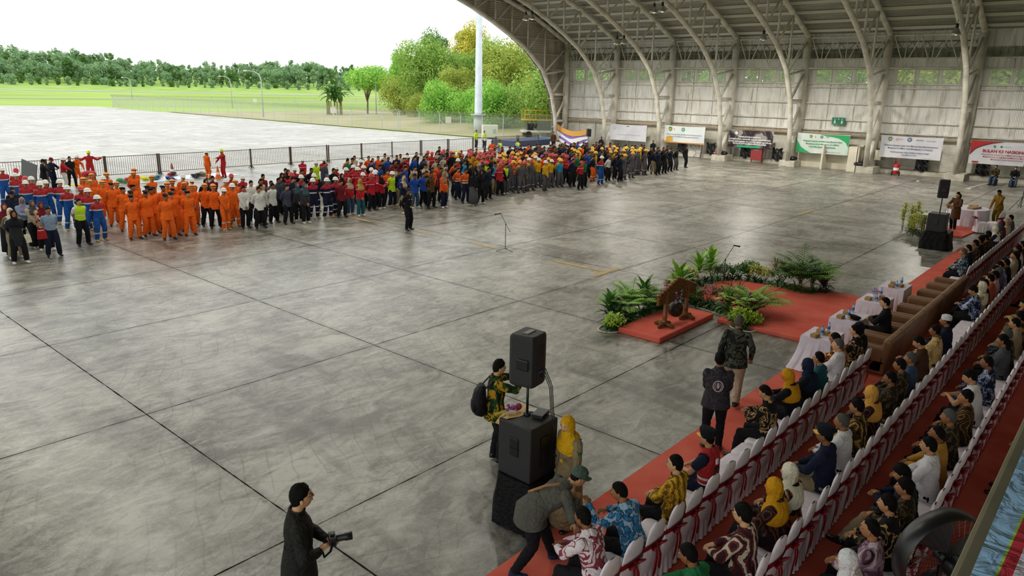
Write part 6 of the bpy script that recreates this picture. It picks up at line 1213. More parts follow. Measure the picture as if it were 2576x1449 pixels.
for a in (('lime_bush', 14.42, 9.22, 'bright lime shrub at the left tip of the gong bed', 1.0), ('bromeliad', 14.85, 9.42, 'large dark spiky bromeliad beside the lime shrub', 1.15), ('purple', 15.25, 9.72, 'purple cordyline behind the bromeliad', 1.1), ('palm', 15.55, 9.62, 'bright areca palm left of the gong stand', .95), ('palm', 16.05, 9.78, 'tall feathery palm behind the gong stand', 1.05),
 ('broad_green', 16.45, 9.62, 'broad green-leaved plant behind the left gong post', 1.15), ('purple', 16.8, 9.45, 'dark purple plant beside the gong headboard', 1.1), ('bromeliad', 17.1, 9.5, 'dark bromeliad at the right end of the gong bed', .9),
 ('broad', 17.95, 9.42, 'bright broad-leaved plant right of the gong headboard', 1.2), ('croton', 18.1, 9.05, 'olive croton beside the bright broad-leaved plant', .8), ('red_bush', 18.25, 8.62, 'reddish shrub before the podium microphone', 1.0), ('croton', 18.4, 8.3, 'olive croton before the podium microphone', .9), ('spiky_red', 18.3, 8.02, 'thin red dracaena in the middle bed, left', 1.1), ('spiky_red', 18.25, 7.75, 'thin red dracaena in the middle bed, right', 1.2),
 ('palm_yellow', 17.85, 7.5, 'yellowish palm in the middle bed', .95), ('palm', 18.0, 7.2, 'green palm arching over the podium entrance', 1.1), ('purple', 17.5, 7.15, 'purple cordyline with magenta heart near the walker', 1.3), ('lime_bush', 17.0, 7.12, 'lime shrub at the rope corner', 1.1), ('lime_bush', 17.15, 6.85, 'lime shrub nearest the carpet', .9),
 ('red_bush', 18.5, 9.95, 'small reddish shrub at the back left of the podium', .9), ('croton', 18.9, 10.0, 'croton at the back of the podium', 1.0), ('green_bush', 19.3, 10.0, 'green shrub left of the microphone', 1.0), ('yellow_bush', 19.75, 10.0, 'yellow-green shrub behind the microphone', 1.0), ('broad', 20.25, 9.95, 'bright cordyline behind the microphone, left', 1.1), ('broad', 20.75, 9.85, 'bright cordyline behind the microphone, right', 1.15),
 ('green_bush', 21.1, 9.5, 'dark shrub right of the cordylines', 1.0), ('green_bush', 21.3, 9.1, 'dark low shrub in the right bed', .9), ('yellow_bush', 21.45, 8.7, 'yellow-green shrub in the right bed', 1.0), ('yellow_bush', 21.5, 8.35, 'second yellow-green shrub in the right bed', .9), ('spiky_red', 21.4, 8.05, 'thin red dracaena in the right bed, left', 1.3), ('spiky_red', 21.3, 7.75, 'thin red dracaena in the right bed, middle', 1.35), ('spiky_red', 21.2, 7.5, 'thin red dracaena in the right bed, right', 1.2),
 ('palm_dark', 21.4, 7.25, 'large dark palm clump at the right podium corner', 1.3), ('palm', 21.7, 7.0, 'bright palm frond cluster at the right podium corner', 1.2), ('purple', 21.8, 6.7, 'dark purple plant under the right palm clump', 1.1),
 ('broad_green', 15.0, 9.75, 'green broad-leaved plant behind the bromeliad', 1.0), ('palm_dark', 16.3, 9.35, 'small dark palm behind the gong posts', .8), ('croton', 18.6, 9.75, 'olive croton at the back left podium corner', 1.1), ('croton', 19.5, 10.15, 'olive croton behind the green shrub', 1.1), ('croton', 21.0, 9.9, 'olive croton right behind the cordylines', 1.0), ('green_bush', 21.6, 8.9, 'dark green shrub outside the right bed', 1.1), ('green_bush', 21.65, 7.9, 'dark green shrub behind the red dracaenas', 1.1), ('broad_green', 17.6, 7.75, 'green broad-leaved plant left of the yellowish palm', .9), ('green_bush', 17.9, 8.9, 'dark shrub right of the gong platform', .9),
 ('dracaena', 35.2, 7.6, 'tall yellow variegated dracaena left of the far stack', 1.25), ('dracaena', 34.0, 7.05, 'shorter yellow variegated dracaena beside the far stack', 1.0), ('dracaena', 34.6, 6.75, 'yellow variegated dracaena touching the far subwoofer', .95)):
    plant(*a, z=.08 if (a[1] > 18.05 and a[1] < 21.9 and a[2] < 9.4) else 0)
def border(pts, n, label, group, kinds=('grassy', 'grassy_dark'), off=.12, sc=1.0):
    for k in range(n):
        t = k/(n-1)*(len(pts)-1); i = min(int(t), len(pts)-2); f = t-i
        x = pts[i][0]+(pts[i+1][0]-pts[i][0])*f; y = pts[i][1]+(pts[i+1][1]-pts[i][1])*f
        plant(rnd.choice(kinds), x+rnd.uniform(-.05, .05), y+rnd.uniform(-.05, .05), label, rnd.uniform(.85, 1.15)*sc, group=group)
border([(14.3, 9.3), (15.2, 9.28), (16.2, 9.28), (17.1, 9.25)], 15, 'low grassy plant edging the gong platform', 'grassy edging of the gong platform')
border([(17.75, 9.2), (17.85, 8.6), (17.75, 8.05), (17.45, 7.55), (16.95, 7.25), (16.8, 6.9)], 17, 'low grassy plant edging the middle bed', 'grassy edging of the middle bed')
border([(18.4, 9.65), (19.4, 9.7), (20.4, 9.6), (21.2, 9.1), (21.35, 8.3), (21.2, 7.5), (21.1, 6.95), (21.7, 6.6)], 26, 'low grassy plant at the back of the podium', 'grassy edging of the podium back')
border([(34.0, 6.6), (34.6, 7.0), (35.4, 7.6)], 8, 'low grassy plant around the far dracaenas', 'grassy edging of the far bed')
M_rope = noisy('white_rope', 'cfc8b2', 'b0a890', 30, .8)
def rope(pts, label):
    P = [Vector((x, y, .02)) for x, y in pts]; mb = MB(); q = []
    for i in range(len(P)-1):
        a, b = P[max(i-1, 0)], P[i]; c, d = P[i+1], P[min(i+2, len(P)-1)]
        for k in range(8): t = k/8; q.append(.5*((2*b)+(c-a)*t+(2*a-5*b+4*c-d)*t*t+(3*b-a-3*c+d)*t**3))
    q.append(P[-1])
    for k, p in enumerate(q): mb.ell(p, (.035, .028, .022), n=6, k=4)
    mb.path([tuple(p) for p in q], .018, 6); tag(mb.build('rope_edging', M_rope, smooth=True), label, 'rope')
rope([(14.5, 9.6), (14.25, 9.55), (14.08, 9.4), (14.15, 9.15), (14.33, 9.05)], 'white braided rope around the left tip of the gong bed')
rope([(17.5, 9.1), (17.62, 8.85), (17.62, 8.5), (17.5, 8.0), (17.35, 7.65), (17.1, 7.4), (16.78, 7.28), (16.62, 7.05), (16.66, 6.72), (16.95, 6.62)], 'white braided rope winding along the middle bed')
rope([(36.1, 8.1), (35.8, 7.6), (34.9, 7.2), (34.2, 6.6), (33.5, 6.4)], 'white rope around the far dracaena bed')
# ---------------------------------------------------------------- trees
def treemat(name, a, b, c):
    m = mat(name, a, .8, spec=.15); t, N, L, B = NB(m); tc = N('TexCoord'); n = N('TexNoise', i_Scale=.9, i_Detail=4); L(tc.outputs['Object'], n.inputs['Vector'])
    r = ramp(N, [(.35, a), (.5, b), (.65, c)]); L(n.outputs[0], r.inputs[0]); L(r.outputs[0], B.inputs['Base Color'])
    tr = N('BsdfTranslucent'); L(r.outputs[0], tr.inputs[0]); mx = N('MixShader'); mx.inputs[0].default_value = .35; L(B.outputs[0], mx.inputs[1]); L(tr.outputs[0], mx.inputs[2]); out = t.nodes['Material Output']; L(mx.outputs[0], out.inputs[0]); return m
TM = dict(mid=treemat('foliage_mid', '6e9440', '8fb052', 'a8c268'), yellow=treemat('foliage_yellow', '98a03a', 'bcb848', 'd2c85c'), bright=treemat('foliage_bright', '6fa848', '93c455', 'aed86a'), dark=treemat('foliage_dark', '3f6636', '5b8244', '7a9c52'), far=treemat('foliage_far_hazed', '6a9068', '86a87c', 'a9bd8c'), olive=treemat('foliage_olive', '82963e', 'a2b050', 'b6c064'))  # far forest colours paled to stand in for aerial haze
M_bark = noisy('bark', '6a5c48', '857660', 5, .9)
def tree_mesh(h, r, nl, leaf, blobs, trunk=.35, seed=1, flat=1.0, low=.2):
    rd = random.Random(seed); mb = MB(); C_ = []
    for k in range(blobs):
        a = rd.uniform(0, 2*PI); q = r*.68*math.sqrt(rd.random()); zz = h*(low+(.86-low)*rd.random()); w = 1-abs(zz/h-.58)*1.0; C_.append((q*math.cos(a)*w, q*math.sin(a)*w, zz, r*rd.uniform(.30, .5)))
    for k in range(nl):
        bx, by, bz, br = C_[k % blobs]; t = math.acos(rd.uniform(-1, 1)); a = rd.uniform(0, 2*PI); q = br*rd.uniform(.78, 1.08)
        n = Vector((math.sin(t)*math.cos(a), math.sin(t)*math.sin(a), math.cos(t)*flat)); p = Vector((bx, by, bz))+n*q
        u = n.cross(Vector((rd.uniform(-1, 1), rd.uniform(-1, 1), rd.uniform(-1, 1)))).normalized(); v = n.cross(u).normalized()+n*rd.uniform(-.5, .5); l = leaf*rd.uniform(.6, 1.4)
        mb.add([p-u*l, p+v*l*.5-u*l*.1, p+u*l, p-v*l*.5], [(0, 1, 2, 3)], 0)
    mt = MB(); mt.loft([((0, 0, -.3), trunk*h*.03+.12, trunk*h*.03+.12), ((.1, 0, h*.3), trunk*h*.02+.08, trunk*h*.02+.08), ((0, .1, h*.62), .08, .08)], 8)
    for bx, by, bz, br in C_[:10]: mt.tube((0, 0, h*.25), (bx*.8, by*.8, bz), .09, .04, 5)
    return mb, mt
TT = {}
def tree(kind, x, y, z, label, sc, m, group=None, szz=1.0):
    if kind not in TT:
        a = {'round': (14, 6, 15000, .19, 34, .35, 1, 1, .12), 'tall': (18, 5, 15000, .20, 36, .35, 2, 1, .12), 'bush': (8, 5, 13000, .16, 26, .3, 3, 1, .05), 'spread': (9, 7, 6500, .22, 26, .3, 4, .5, .62), 'far1': (15, 5, 1500, .6, 12, .35, 5, 1, .1), 'far2': (13, 6.5, 1500, .6, 14, .3, 6, 1, .08), 'far3': (17, 4, 1300, .55, 11, .4, 7, 1, .2)}[kind]
        mb, mt = tree_mesh(*a); TT[kind] = (mb.mesh('crown', [None]), mt.mesh('trunk', [M_bark]))
    t = empty('tree', (x, y, z), rnd.uniform(0, 6.28), label, 'tree', group); t.scale = (sc, sc, sc*szz)
    c = link('crown', TT[kind][0], t); assign(c, [TM[m]]); link('trunk', TT[kind][1], t); return t
def ray_xy(px, X):
    d = CF + CR*((px-1288)/FPX) + CU*((724.5-200)/FPX); return X, d.y*X/d.x
def z_at(px, py, X):
    d = CF + CR*((px-1288)/FPX) + CU*((724.5-py)/FPX); return CAM_H+d.z*X/d.x
for px, py, X, kind, m, lab in ((1097, 52, 112, 'tall', 'dark', 'dark feathery tree rising behind the light green one'), (1068, 88, 88, 'round', 'mid', 'large light green tree at the left of the near wood'), (1130, 120, 92, 'round', 'mid', 'mid green tree beside the mast, left'), (1176, 24, 104, 'tall', 'yellow', 'tall yellow-leaved tree behind the white mast'), (1222, 70, 98, 'tall', 'mid', 'green tree right of the white mast'),
 (1262, 92, 86, 'round', 'olive', 'yellow-green tree under the hangar arch'), (1318, 118, 98, 'round', 'dark', 'dark green tree close to the hangar arch'), (1008, 108, 116, 'tall', 'bright', 'slender pale tree at the left edge of the near wood'), (1104, 205, 76, 'bush', 'bright', 'bright green bushy tree at the foot of the light green tree'), (1240, 205, 74, 'bush', 'bright', 'bright bushy tree right of the mast base'),
 (1188, 222, 78, 'bush', 'bright', 'bright bush behind the mast base'), (1294, 212, 76, 'bush', 'mid', 'broad green bush before the arch'), (1352, 182, 84, 'round', 'olive', 'olive tree behind the right street lamp'), (1016, 188, 92, 'bush', 'olive', 'olive bush at the left of the near wood'), (1366, 246, 74, 'bush', 'dark', 'dark bush next to the hangar foot'), (1150, 160, 84, 'round', 'olive', 'olive tree left of the white mast'), (1052, 235, 84, 'bush', 'olive', 'low olive bush by the sandy bank'), (1310, 170, 88, 'tall', 'olive', 'olive tree top between arch and yellow-green tree')):
    x, y = ray_xy(px, X); H_ = z_at(px, py, X); base = {'round': 14, 'tall': 18, 'bush': 8}[kind]; s = max(.5, H_/base*.98); tree(kind, x, y, 0, lab, s, m)
x, y = floor_at(925, 286); tree('spread', x, y, 0, 'broad flat-crowned tree standing alone on the grass', (z_at(912, 180, x))/9*1.12, 'bright')
x, y = floor_at(842, 288); t = empty('banana_clump', (x, y, 0), 0, 'banana clump with hanging leaves beside the flat-crowned tree', 'plant'); mb = MB()
for k in range(46): a = k*2.4; b = rnd.uniform(0, 2.0); blade(mb, (b*math.cos(a*1.7), b*math.sin(a*1.7), rnd.uniform(2.2, 4.2)), a, rnd.uniform(3.2, 4.6), .8, rnd.uniform(.5, 1.4), 1.5)
part('leaves', mb, TM['dark'], t)
for k in range(7): mb = MB(); a = k*.9; mb.tube((1.4*math.cos(a), 1.4*math.sin(a), 0), (1.4*math.cos(a), 1.4*math.sin(a), 2.6), .2, .12, 8); part('stem', mb, noisy('banana_stem_%d' % k, '7a7a3a', '94864a', 3, .8), t, smooth=True)
for k in range(11): tree(('bush', 'round')[k % 2], 73+3*(k % 2), 3+k*5.4, 0, 'tree seen through the high wall windows', .95+.2*(k % 3), ('bright', 'mid', 'olive')[k % 3], 'trees behind the side wall')
def hz_y(px): return 195+px/2576*55
fk = 0
for row, (dd, z0, step) in enumerate(((600, 0, 14), (640, 4, 13), (685, 9, 14), (735, 13, 16))):
    px = -40
    while px < 1010:
        d = CF + CR*((px-1288)/FPX) + CU*((724.5-hz_y(px))/FPX); hd = Vector((d.x, d.y, 0)).normalized(); k = dd*rnd.uniform(.98, 1.03); prof = .95+.16*math.sin(px*.009+.4)+.05*math.sin(px*.05)
        if px > 640: prof *= 1-(px-640)/1100
        fk += 1; tree(('far1', 'far2', 'far3')[rnd.randrange(3)], hd.x*k, hd.y*k, z0*prof, 'vine-draped tree in the far forest beyond the runway', rnd.uniform(.72, 1.12)*prof*(.55 if row == 0 else 1), rnd.choice(['far', 'far', 'dark', 'far']), 'trees of the far forest')
        px += step*rnd.uniform(.7, 1.3)*(1 if row else 1.6)
# ---------------------------------------------------------------- banners on the side wall
FROT = (R(90), 0, R(-90))
def text(parent, s, y, z, size, m, x=-.012, al='CENTER', bold=0, name='lettering'):
    c = bpy.data.curves.new(name, 'FONT'); c.body = s; c.size = size; c.align_x = al; c.align_y = 'CENTER'; c.offset = bold; c.resolution_u = 2; c.materials.append(m)
    q = bpy.data.objects.new('t', c); COL.objects.link(q); me = bpy.data.meshes.new_from_object(q.evaluated_get(bpy.context.evaluated_depsgraph_get())); bpy.data.objects.remove(q)
    o = link(name, me, parent, (x, y, z)); o.rotation_euler = FROT; return o
INK = mat('banner_ink_navy', '2a3460', .7); INKR = mat('banner_ink_red', 'a8242c', .7); INKG = mat('banner_ink_grey', '8a8a94', .7); INKW = mat('banner_ink_white', 'e4e4e4', .7); INKGR = mat('banner_ink_green', '1f8a5a', .7); INKY = mat('banner_ink_yellow', 'd2a030', .7); INKV = mat('banner_ink_violet', '7a5ab0', .7)
def sheet(y0, y1, z0, z1, lab, base, sag=.05, x=60.25, top=None, wr=.03):
    """cloth banner; y0 = left edge seen from the hall (larger y)"""
    t = empty('banner', (x, (y0+y1)/2, (z0+z1)/2), 0, lab, 'banner', 'banners along the side wall'); w = (y0-y1); h = z1-z0
    def fn(u, v):
        tz = (top(u) if top else 0); d = wr*math.sin(u*23+v*4)*math.sin(u*7+1)*(1 if wr else 0)
        return (d, w/2-w*u, -h/2+h*v+(tz if v > 0 else tz)*1.0-sag*math.sin(PI*u)*(v if not top else 0))
    mb = MB(); mb.grid(fn, 60, 14); part('banner_cloth', mb, base, t, smooth=True)
    mb = MB(); [mb.tube((0, s*w/2, h/2+(top(0 if s > 0 else 1) if top else 0)), (.9, s*(w/2+.12), h/2+.12+(top(0 if s > 0 else 1) if top else 0)), .006, n=4) for s in (-1, 1)]; part('cord', mb, M_rope, t)
    return t, w, h
def shape(t, name, pts, m, x=-.04):
    mb = MB(); mb.add([(x, y, z) for y, z in pts], [tuple(range(len(pts)))]); return part(name, mb, m, t)
def disc(t, y, z, r, m, name='emblem', x=-.042, teeth=0, inner=None):
    n = 32; pts = [(y+r*(1+(.14 if teeth and (k//2) % 2 else 0))*math.cos(2*PI*k/n), z+r*(1+(.14 if teeth and (k//2) % 2 else 0))*math.sin(2*PI*k/n)) for k in range(n)]; o = shape(t, name, pts, m, x)
    if inner: mb = MB(); mb.add([(x-.004, y+r*.62*math.cos(2*PI*k/16), z+r*.62*math.sin(2*PI*k/16)) for k in range(16)], [tuple(range(16))]); part('emblem_centre', mb, inner, o); mb = MB(); mb.box((x-.008, y, z), (.002, r*.8, r*.22)); mb.box((x-.008, y, z), (.002, r*.22, r*.8)); part('emblem_cross', mb, m, o)
    return o
def shield(t, y, z, r):
    o = shape(t, 'crest', [(y-r*.8, z+r*.8), (y-r*.85, z), (y-r*.5, z-r*.7), (y, z-r), (y+r*.5, z-r*.7), (y+r*.85, z), (y+r*.8, z+r*.8), (y, z+r)], INKGR, -.042)
    mb = MB(); mb.add([(-.047, y+r*.5*math.cos(2*PI*k/14), z+r*.5*math.sin(2*PI*k/14)) for k in range(14)], [tuple(range(14))]); part('crest_centre', mb, INKY, o)
M_bw = noisy('banner_white', 'd6d6dc', 'c6c4d0', .8, .6, spec=.3); X0 = -.05
# white banner of the nearest pair
t, w, h = sheet(15.85, 11.7, 1.28, 2.90, 'white banner with navy italic lines, between the two rightmost columns', M_bw, wr=.02)
shield(t, 1.45, .55, .15); text(t, '6', .98, .55, .3, INKY, X0); text(t, 'Balikpapan', .72, .58, .09, INKR, X0); disc(t, .12, .56, .14, mat('gear_blue', '24507e', .6), teeth=1, inner=M_bw); text(t, 'AIRNAV', -.55, .56, .14, INK, X0); text(t, 'Perhubungan', -1.3, .54, .12, INKG, X0)
for s, z, sz in (('"Penguatan Kapasitas Sumber Daya Manusia Dalam Mendukung Sistem', .10, .128), ('Manajemen K3 (SMK3) Untuk Meningkatkan Produktivitas"', -.10, .128), ('"Reinforcing Simple Actions: Building a Culture of Safety"', -.38, .115), ('Setos Mitra Port Kontrol', -.56, .10)): text(t, s, 0, z, sz, INK, X0, bold=.002)
text(t, 'Kariangau Port Balikpapan', -1.2, -.72, .07, INKG, X0)
# BULAN K3
t, w, h = sheet(9.95, 5.6, 1.28, 2.86, 'white banner with red corner reading BULAN K3 NASIONAL at the right edge', M_bw, wr=.02)
shape(t, 'red_corner', [(2.17, .79), (2.17, -.1), (1.9, .25), (1.5, .5), (.9, .68), (.3, .76)], INKR); shape(t, 'dark_arc', [(2.17, -.12), (2.17, -.2), (1.86, .2), (1.44, .46), (.86, .65), (.2, .76), (.3, .76), (.9, .68), (1.5, .5), (1.9, .25)], mat('arc_dark_red', '6a1a22', .7))
disc(t, .75, .45, .07, INKGR); disc(t, .35, .45, .07, INKGR); text(t, 'Kementerian', .0, .45, .09, INKG, X0)
text(t, 'BULAN K3 NASIONAL 202', -.15, .12, .27, INKR, X0, bold=.006)
for s, z in (('"PENGUATAN KAPASITAS SUMBER DAYA MANUSIA DALAM', -.12), ('MENDUKUNG SISTEM MANAJEMEN K3 (SMK3) UNTUK', -.28), ('MENINGKATKAN PRODUKTIVITAS"', -.44)): text(t, s, -.1, z, .12, INKR, X0, bold=.001)
shape(t, 'tag_mark', [(1.95, -.62), (1.95, -.72), (1.55, -.72), (1.55, -.62)], INKR)
# green banner
t, w, h = sheet(22.15, 18.1, 1.18, 2.74, 'green and white banner hanging above the beige recess', noisy('banner_mint', 'c6d8cc', 'd6dedc', .8, .6), wr=.03)
for pts in ([(2.0, .2), (2.0, -.75), (.9, -.75), (1.3, -.55), (1.7, -.3)], [(-2.0, .74), (-2.0, -.2), (-1.75, .2), (-1.2, .5), (-.4, .62), (.3, .7)]): shape(t, 'green_swoosh', pts, mat('swoosh_green', '1fa060', .6))
shield(t, .95, .52, .12); text(t, '6', .6, .52, .24, INKY, X0); disc(t, .1, .52, .1, INK, teeth=1, inner=M_bw); text(t, 'K3', -.35, .52, .16, INK, X0)
for s, z in (('Penguatan Kapasitas Sumber Daya Manusia Dalam', .18), ('Mendukung Sistem Manajemen K3 (SMK3)', -.04), ('Untuk Meningkatkan Produktivitas', -.26)): text(t, s, .0, z, .15, INKGR, X0, bold=.004)
text(t, 'Balikpapan, Kalimantan Timur', -.9, -.62, .10, INK, X0)
# dark wrinkled banner
t, w, h = sheet(28.1, 24.15, 1.22, 2.72, 'crumpled dark banner with white lines, fourth from the right', batik('wrinkled_dark_banner', ['3a3438', '6e666a', '4a4448', 'a49c9e'], 3, 'wave'), wr=.07)
disc(t, 1.65, .45, .17, INKGR); disc(t, 1.25, .45, .14, INKW); disc(t, .1, .48, .14, mat('disc_blue', '4a90a8', .6), inner=M_bw)
for s, z in (('PENGUATAN KAPASITAS', .15), ('SUMBER DAYA MANUSIA DALAM MENDUKUNG', -.05), ('SISTEM MANAJEMEN K3 UNTUK MENINGKATKAN', -.25), ('PRODUKTIVITAS KESELAMATAN KERJA', -.42)): text(t, s, 0, z, .17, INKW, -.09, bold=.006)
shape(t, 'green_strip', [(1.1, -.55), (1.1, -.72), (-1.0, -.72), (-1.0, -.55)], mat('strip_green', '1f9a6a', .6), -.09)
t, w, h = sheet(34.4, 30.33, 1.22, 2.76, 'pale blue-white banner with orange bottom edge, fifth from the right', noisy('banner_pale', 'cfd8de', 'dfe3e4', .8, .6), wr=.02)
shield(t, 1.4, .45, .2); text(t, '6', 1.0, .45, .3, INKY, X0); disc(t, .1, .45, .17, INKGR, inner=M_bw); shape(t, 'orange_edge', [(2.0, -.62), (2.0, -.77), (-2.0, -.77), (-2.0, -.66), (0, -.70)], mat('edge_orange', 'd08a3a', .7)); shape(t, 'mascot_patch', [(1.75, -.25), (1.75, -.6), (1.1, -.6), (1.1, -.3), (1.4, -.2)], INKY)
for s, z in (('Penguatan Kapasitas Sumber Daya Manusia Dalam Mendukung Sistem', .0), ('Manajemen K3 (SMK3) Untuk Meningkatkan Produktivitas', -.2)): text(t, s, 0, z, .125, INKG, X0, bold=.003)
t, w, h = sheet(40.4, 36.26, 1.1, 2.62, 'plain white banner with faint print, third bay from the opening', M_bw, wr=.02)
disc(t, 1.5, .4, .16, mat('pale_disc', 'b8c8bc', .7)); shape(t, 'small_mark', [(.15, .62), (.15, .56), (-.15, .56), (-.15, .62)], INKGR); text(t, 'Penguatan Kapasitas Sumber Daya Manusia Dalam', -.2, -.2, .12, mat('faint_ink', 'a8a8b0', .7), X0)
t, w, h = sheet(46.6, 42.75, .8, 2.3, 'purple and orange banner sagging beside the front truss', mat('banner_violet', '8a6cc0', .6), top=lambda u: -.9*math.sin(PI*min(1, u*1.0))**.8*.55-.25*u, wr=.04, x=60.0)
def curve_band(a, b, m, nm):
    mb = MB(); f = lambda u: -.9*math.sin(PI*min(1, u))**.8*.55-.25*u; mb.grid(lambda u, v: (-.06, w/2-w*u, -h/2+h*(a(u)+(b(u)-a(u))*v)+f(u)), 40, 3); part(nm, mb, m, t, smooth=True)
curve_band(lambda u: .66, lambda u: 1.0, mat('band_orange', 'd8a04a', .6), 'orange_band'); curve_band(lambda u: .28+.08*math.sin(u*9), lambda u: .52+.06*math.sin(u*9+1), INKW, 'white_wave'); curve_band(lambda u: 0, lambda u: .12+.08*math.sin(u*7+1), INKW, 'white_base')
# green pictogram sign
t = empty('safety_sign', (61.3, 19.47, 3.72), 0, 'green emergency shower and eyewash sign on the foil wall', 'sign'); mb = MB(); mb.box((0, 0, 0), (.03, 1.0, .56)); part('sign_plate', mb, mat('sign_green', '0f7a55', .5), t)
for y in (.27, -.27): mb = MB(); mb.ell((-.02, y, .03), (.004, .04, .05)); mb.box((-.02, y, -.09), (.004, .12, .14)); mb.box((-.02, y, .16), (.004, .16, .03)); part('pictogram', mb, INKW, t)
mb = MB(); mb.box((-.02, 0, .17), (.004, .12, .035)); mb.box((-.02, 0, .17), (.004, .035, .12)); part('cross', mb, INKW, t); text(t, 'EMERGENCY SHOWER', .25, -.22, .045, INKW, -.02); text(t, 'EYE WASH', -.25, -.22, .045, INKW, -.02)
# beige recess, black covers, boards and equipment along the wall
mb = MB(); mb.box((61.1, 19.85, 1.0), (.3, 5.3, 2.0)); mb.box((60.5, 22.45, .95), (1.3, .15, 1.9)); mb.box((60.5, 19.9, .95), (1.3, .15, 1.9)); mb.box((60.5, 17.25, .95), (1.3, .15, 1.9)); mb.box((60.35, 17.6, .95), (1.0, .7, 1.9)); tag(mb.build('panelled_recess', M_beige, bevel=.01), 'beige panelled recess with two bays under the green banner', 'partition')
M_bag = noisy('black_plastic_sheet', '0d0d0e', '2a2a2c', 5, .25, 4, bump=.9, bscale=4)
for y, z, lab in ((33.0, .85, 'leftmost black plastic sheet on the wall, behind the right end of the parade'), (30.1, .85, 'black plastic sheet right of the pale map board'), (26.9, .8, 'black plastic sheet left of the red cabinet'), (24.05, .8, 'black plastic sheet right of the red cabinet'), (13.05, .85, 'black plastic sheet right of the red extinguisher'), (9.15, .9, 'black plastic sheet under the rightmost banner')):
    mb = MB(); mb.grid(lambda u, v: (61.36+.10*math.sin(u*9+v*6)*math.sin(v*5+1)-.16, y+.48*(1-2*u)*(1-.12*math.sin(v*PI)), z-.5+1.0*v+.05*math.sin(u*8)), 14, 12); tag(mb.build('plastic_sheet', M_bag, smooth=True), lab, 'sheet', 'black plastic sheets on the wall')
t = empty('red_cabinet', (60.5, 25.5, 0), 0, 'red metal cabinet on legs in front of the louvres', 'cabinet'); mb = MB(); mb.box((0, 0, .72), (.3, .95, .95)); part('cabinet_body', mb, mat('red_paint', '8f3032', .5), t, bevel=.01); mb = MB(); [mb.box((0, s*.45, .65), (.06, .06, 1.3)) for s in (-1, 1)]; part('legs', mb, mat('red_leg', '7a2a2c', .5), t); text(t, 'HYDRANT', 0, 1.1, .1, INKW, -.17)
mb = MB(); mb.box((60.9, 31.6, .60), (.05, 1.4, 1.15), rot=Matrix.Rotation(R(8), 3, 'Y')); tag(mb.build('map_board', batik('pale_map', ['c4beb4', 'd0ccc4', '9a958c', 'c8c2b8'], 2, 'noise')), 'pale patterned board leaning against the wall', 'board')
mb = MB(); mb.box((60.7, 16.0, 1.35), (.3, .45, .75)); tag(mb.build('electric_box', M_beige, bevel=.01), 'beige electric box on the fifth column from the opening', 'box')
t = empty('wheeled_extinguisher', (60.0, 14.45, 0), 0, 'red wheeled fire extinguisher standing by the wall', 'fire extinguisher'); M_red = mat('extinguisher_red', 'b02028', .35)
mb = MB(); mb.lathe([(.001, .1), (.18, .1), (.2, .15), (.2, .72), (.15, .82), (.05, .86), (.04, .95), (.001, .95)], n=18); part('cylinder', mb, M_red, t, smooth=True); mb = MB(); mb.lathe([(.202, .38), (.202, .58)], n=18); part('label', mb, INKW, t, smooth=True)
for s in (-1, 1): mb = MB(); mb.lathe([(.06, -.03), (.15, -.03), (.15, .03), (.06, .03)], n=16); mb.v = [(x+.05, z+s*.25, y+.15) for x, y, z in mb.v]; part('wheel', mb, M_black, t)
mb = MB(); mb.path([(.1, -.2, .2), (.12, -.2, 1.0), (.15, -.15, 1.15), (.15, .15, 1.15), (.12, .2, 1.0), (.1, .2, .2)], .018, 6); part('handle', mb, M_red, t); mb = MB(); mb.path([(.0, 0, .95), (-.2, .1, 1.05), (-.22, .2, .8), (-.2, .22, .5), (-.15, .2, .35)], .016, 6); part('hose', mb, M_black, t)
for x, y, z, lab in ((60.0, 28.3, .5, 'black camouflage bags on the fourth column footing'), (60.1, 22.3, .5, 'black bag on the footing left of the beige recess'), (60.0, 16.9, .5, 'black bag on the footing right of the beige recess')):
    mb = MB(); mb.ell((x, y, z+.16), (.32, .42, .17), n=14, k=8); mb.ell((x-.1, y+.35, z+.14), (.2, .22, .14)); mb.path([(x-.2, y-.2, z+.25), (x-.25, y, z+.4), (x-.2, y+.2, z+.25)], .018, 6); tag(mb.build('duffel_bag', M_bag, smooth=True), lab, 'bag')
mb = MB(); mb.ell((60.0, 29.0, .62), (.18, .22, .12)); tag(mb.build('pink_bag', mat('pink_bag', 'b06a74', .7), smooth=True), 'small pink bag left of the camouflage bags', 'bag')
tripod((56.5, 40.2, 0), 1.7, 'small tripod stand behind the parade before the wall'); loudspeaker((56.5, 40.2, 1.5), R(150), 'small black loudspeaker in front of the purple banner')
for x, y, w_ in ((55.0, 8.7, 'floor before the rightmost column'), (57.0, 12.2, 'floor left of the rightmost column')): mb = MB(); mb.box((x, y, .03), (.28, .18, .05)); tag(mb.build('litter_packet', M_white), 'small white packet on the '+w_, 'packet')
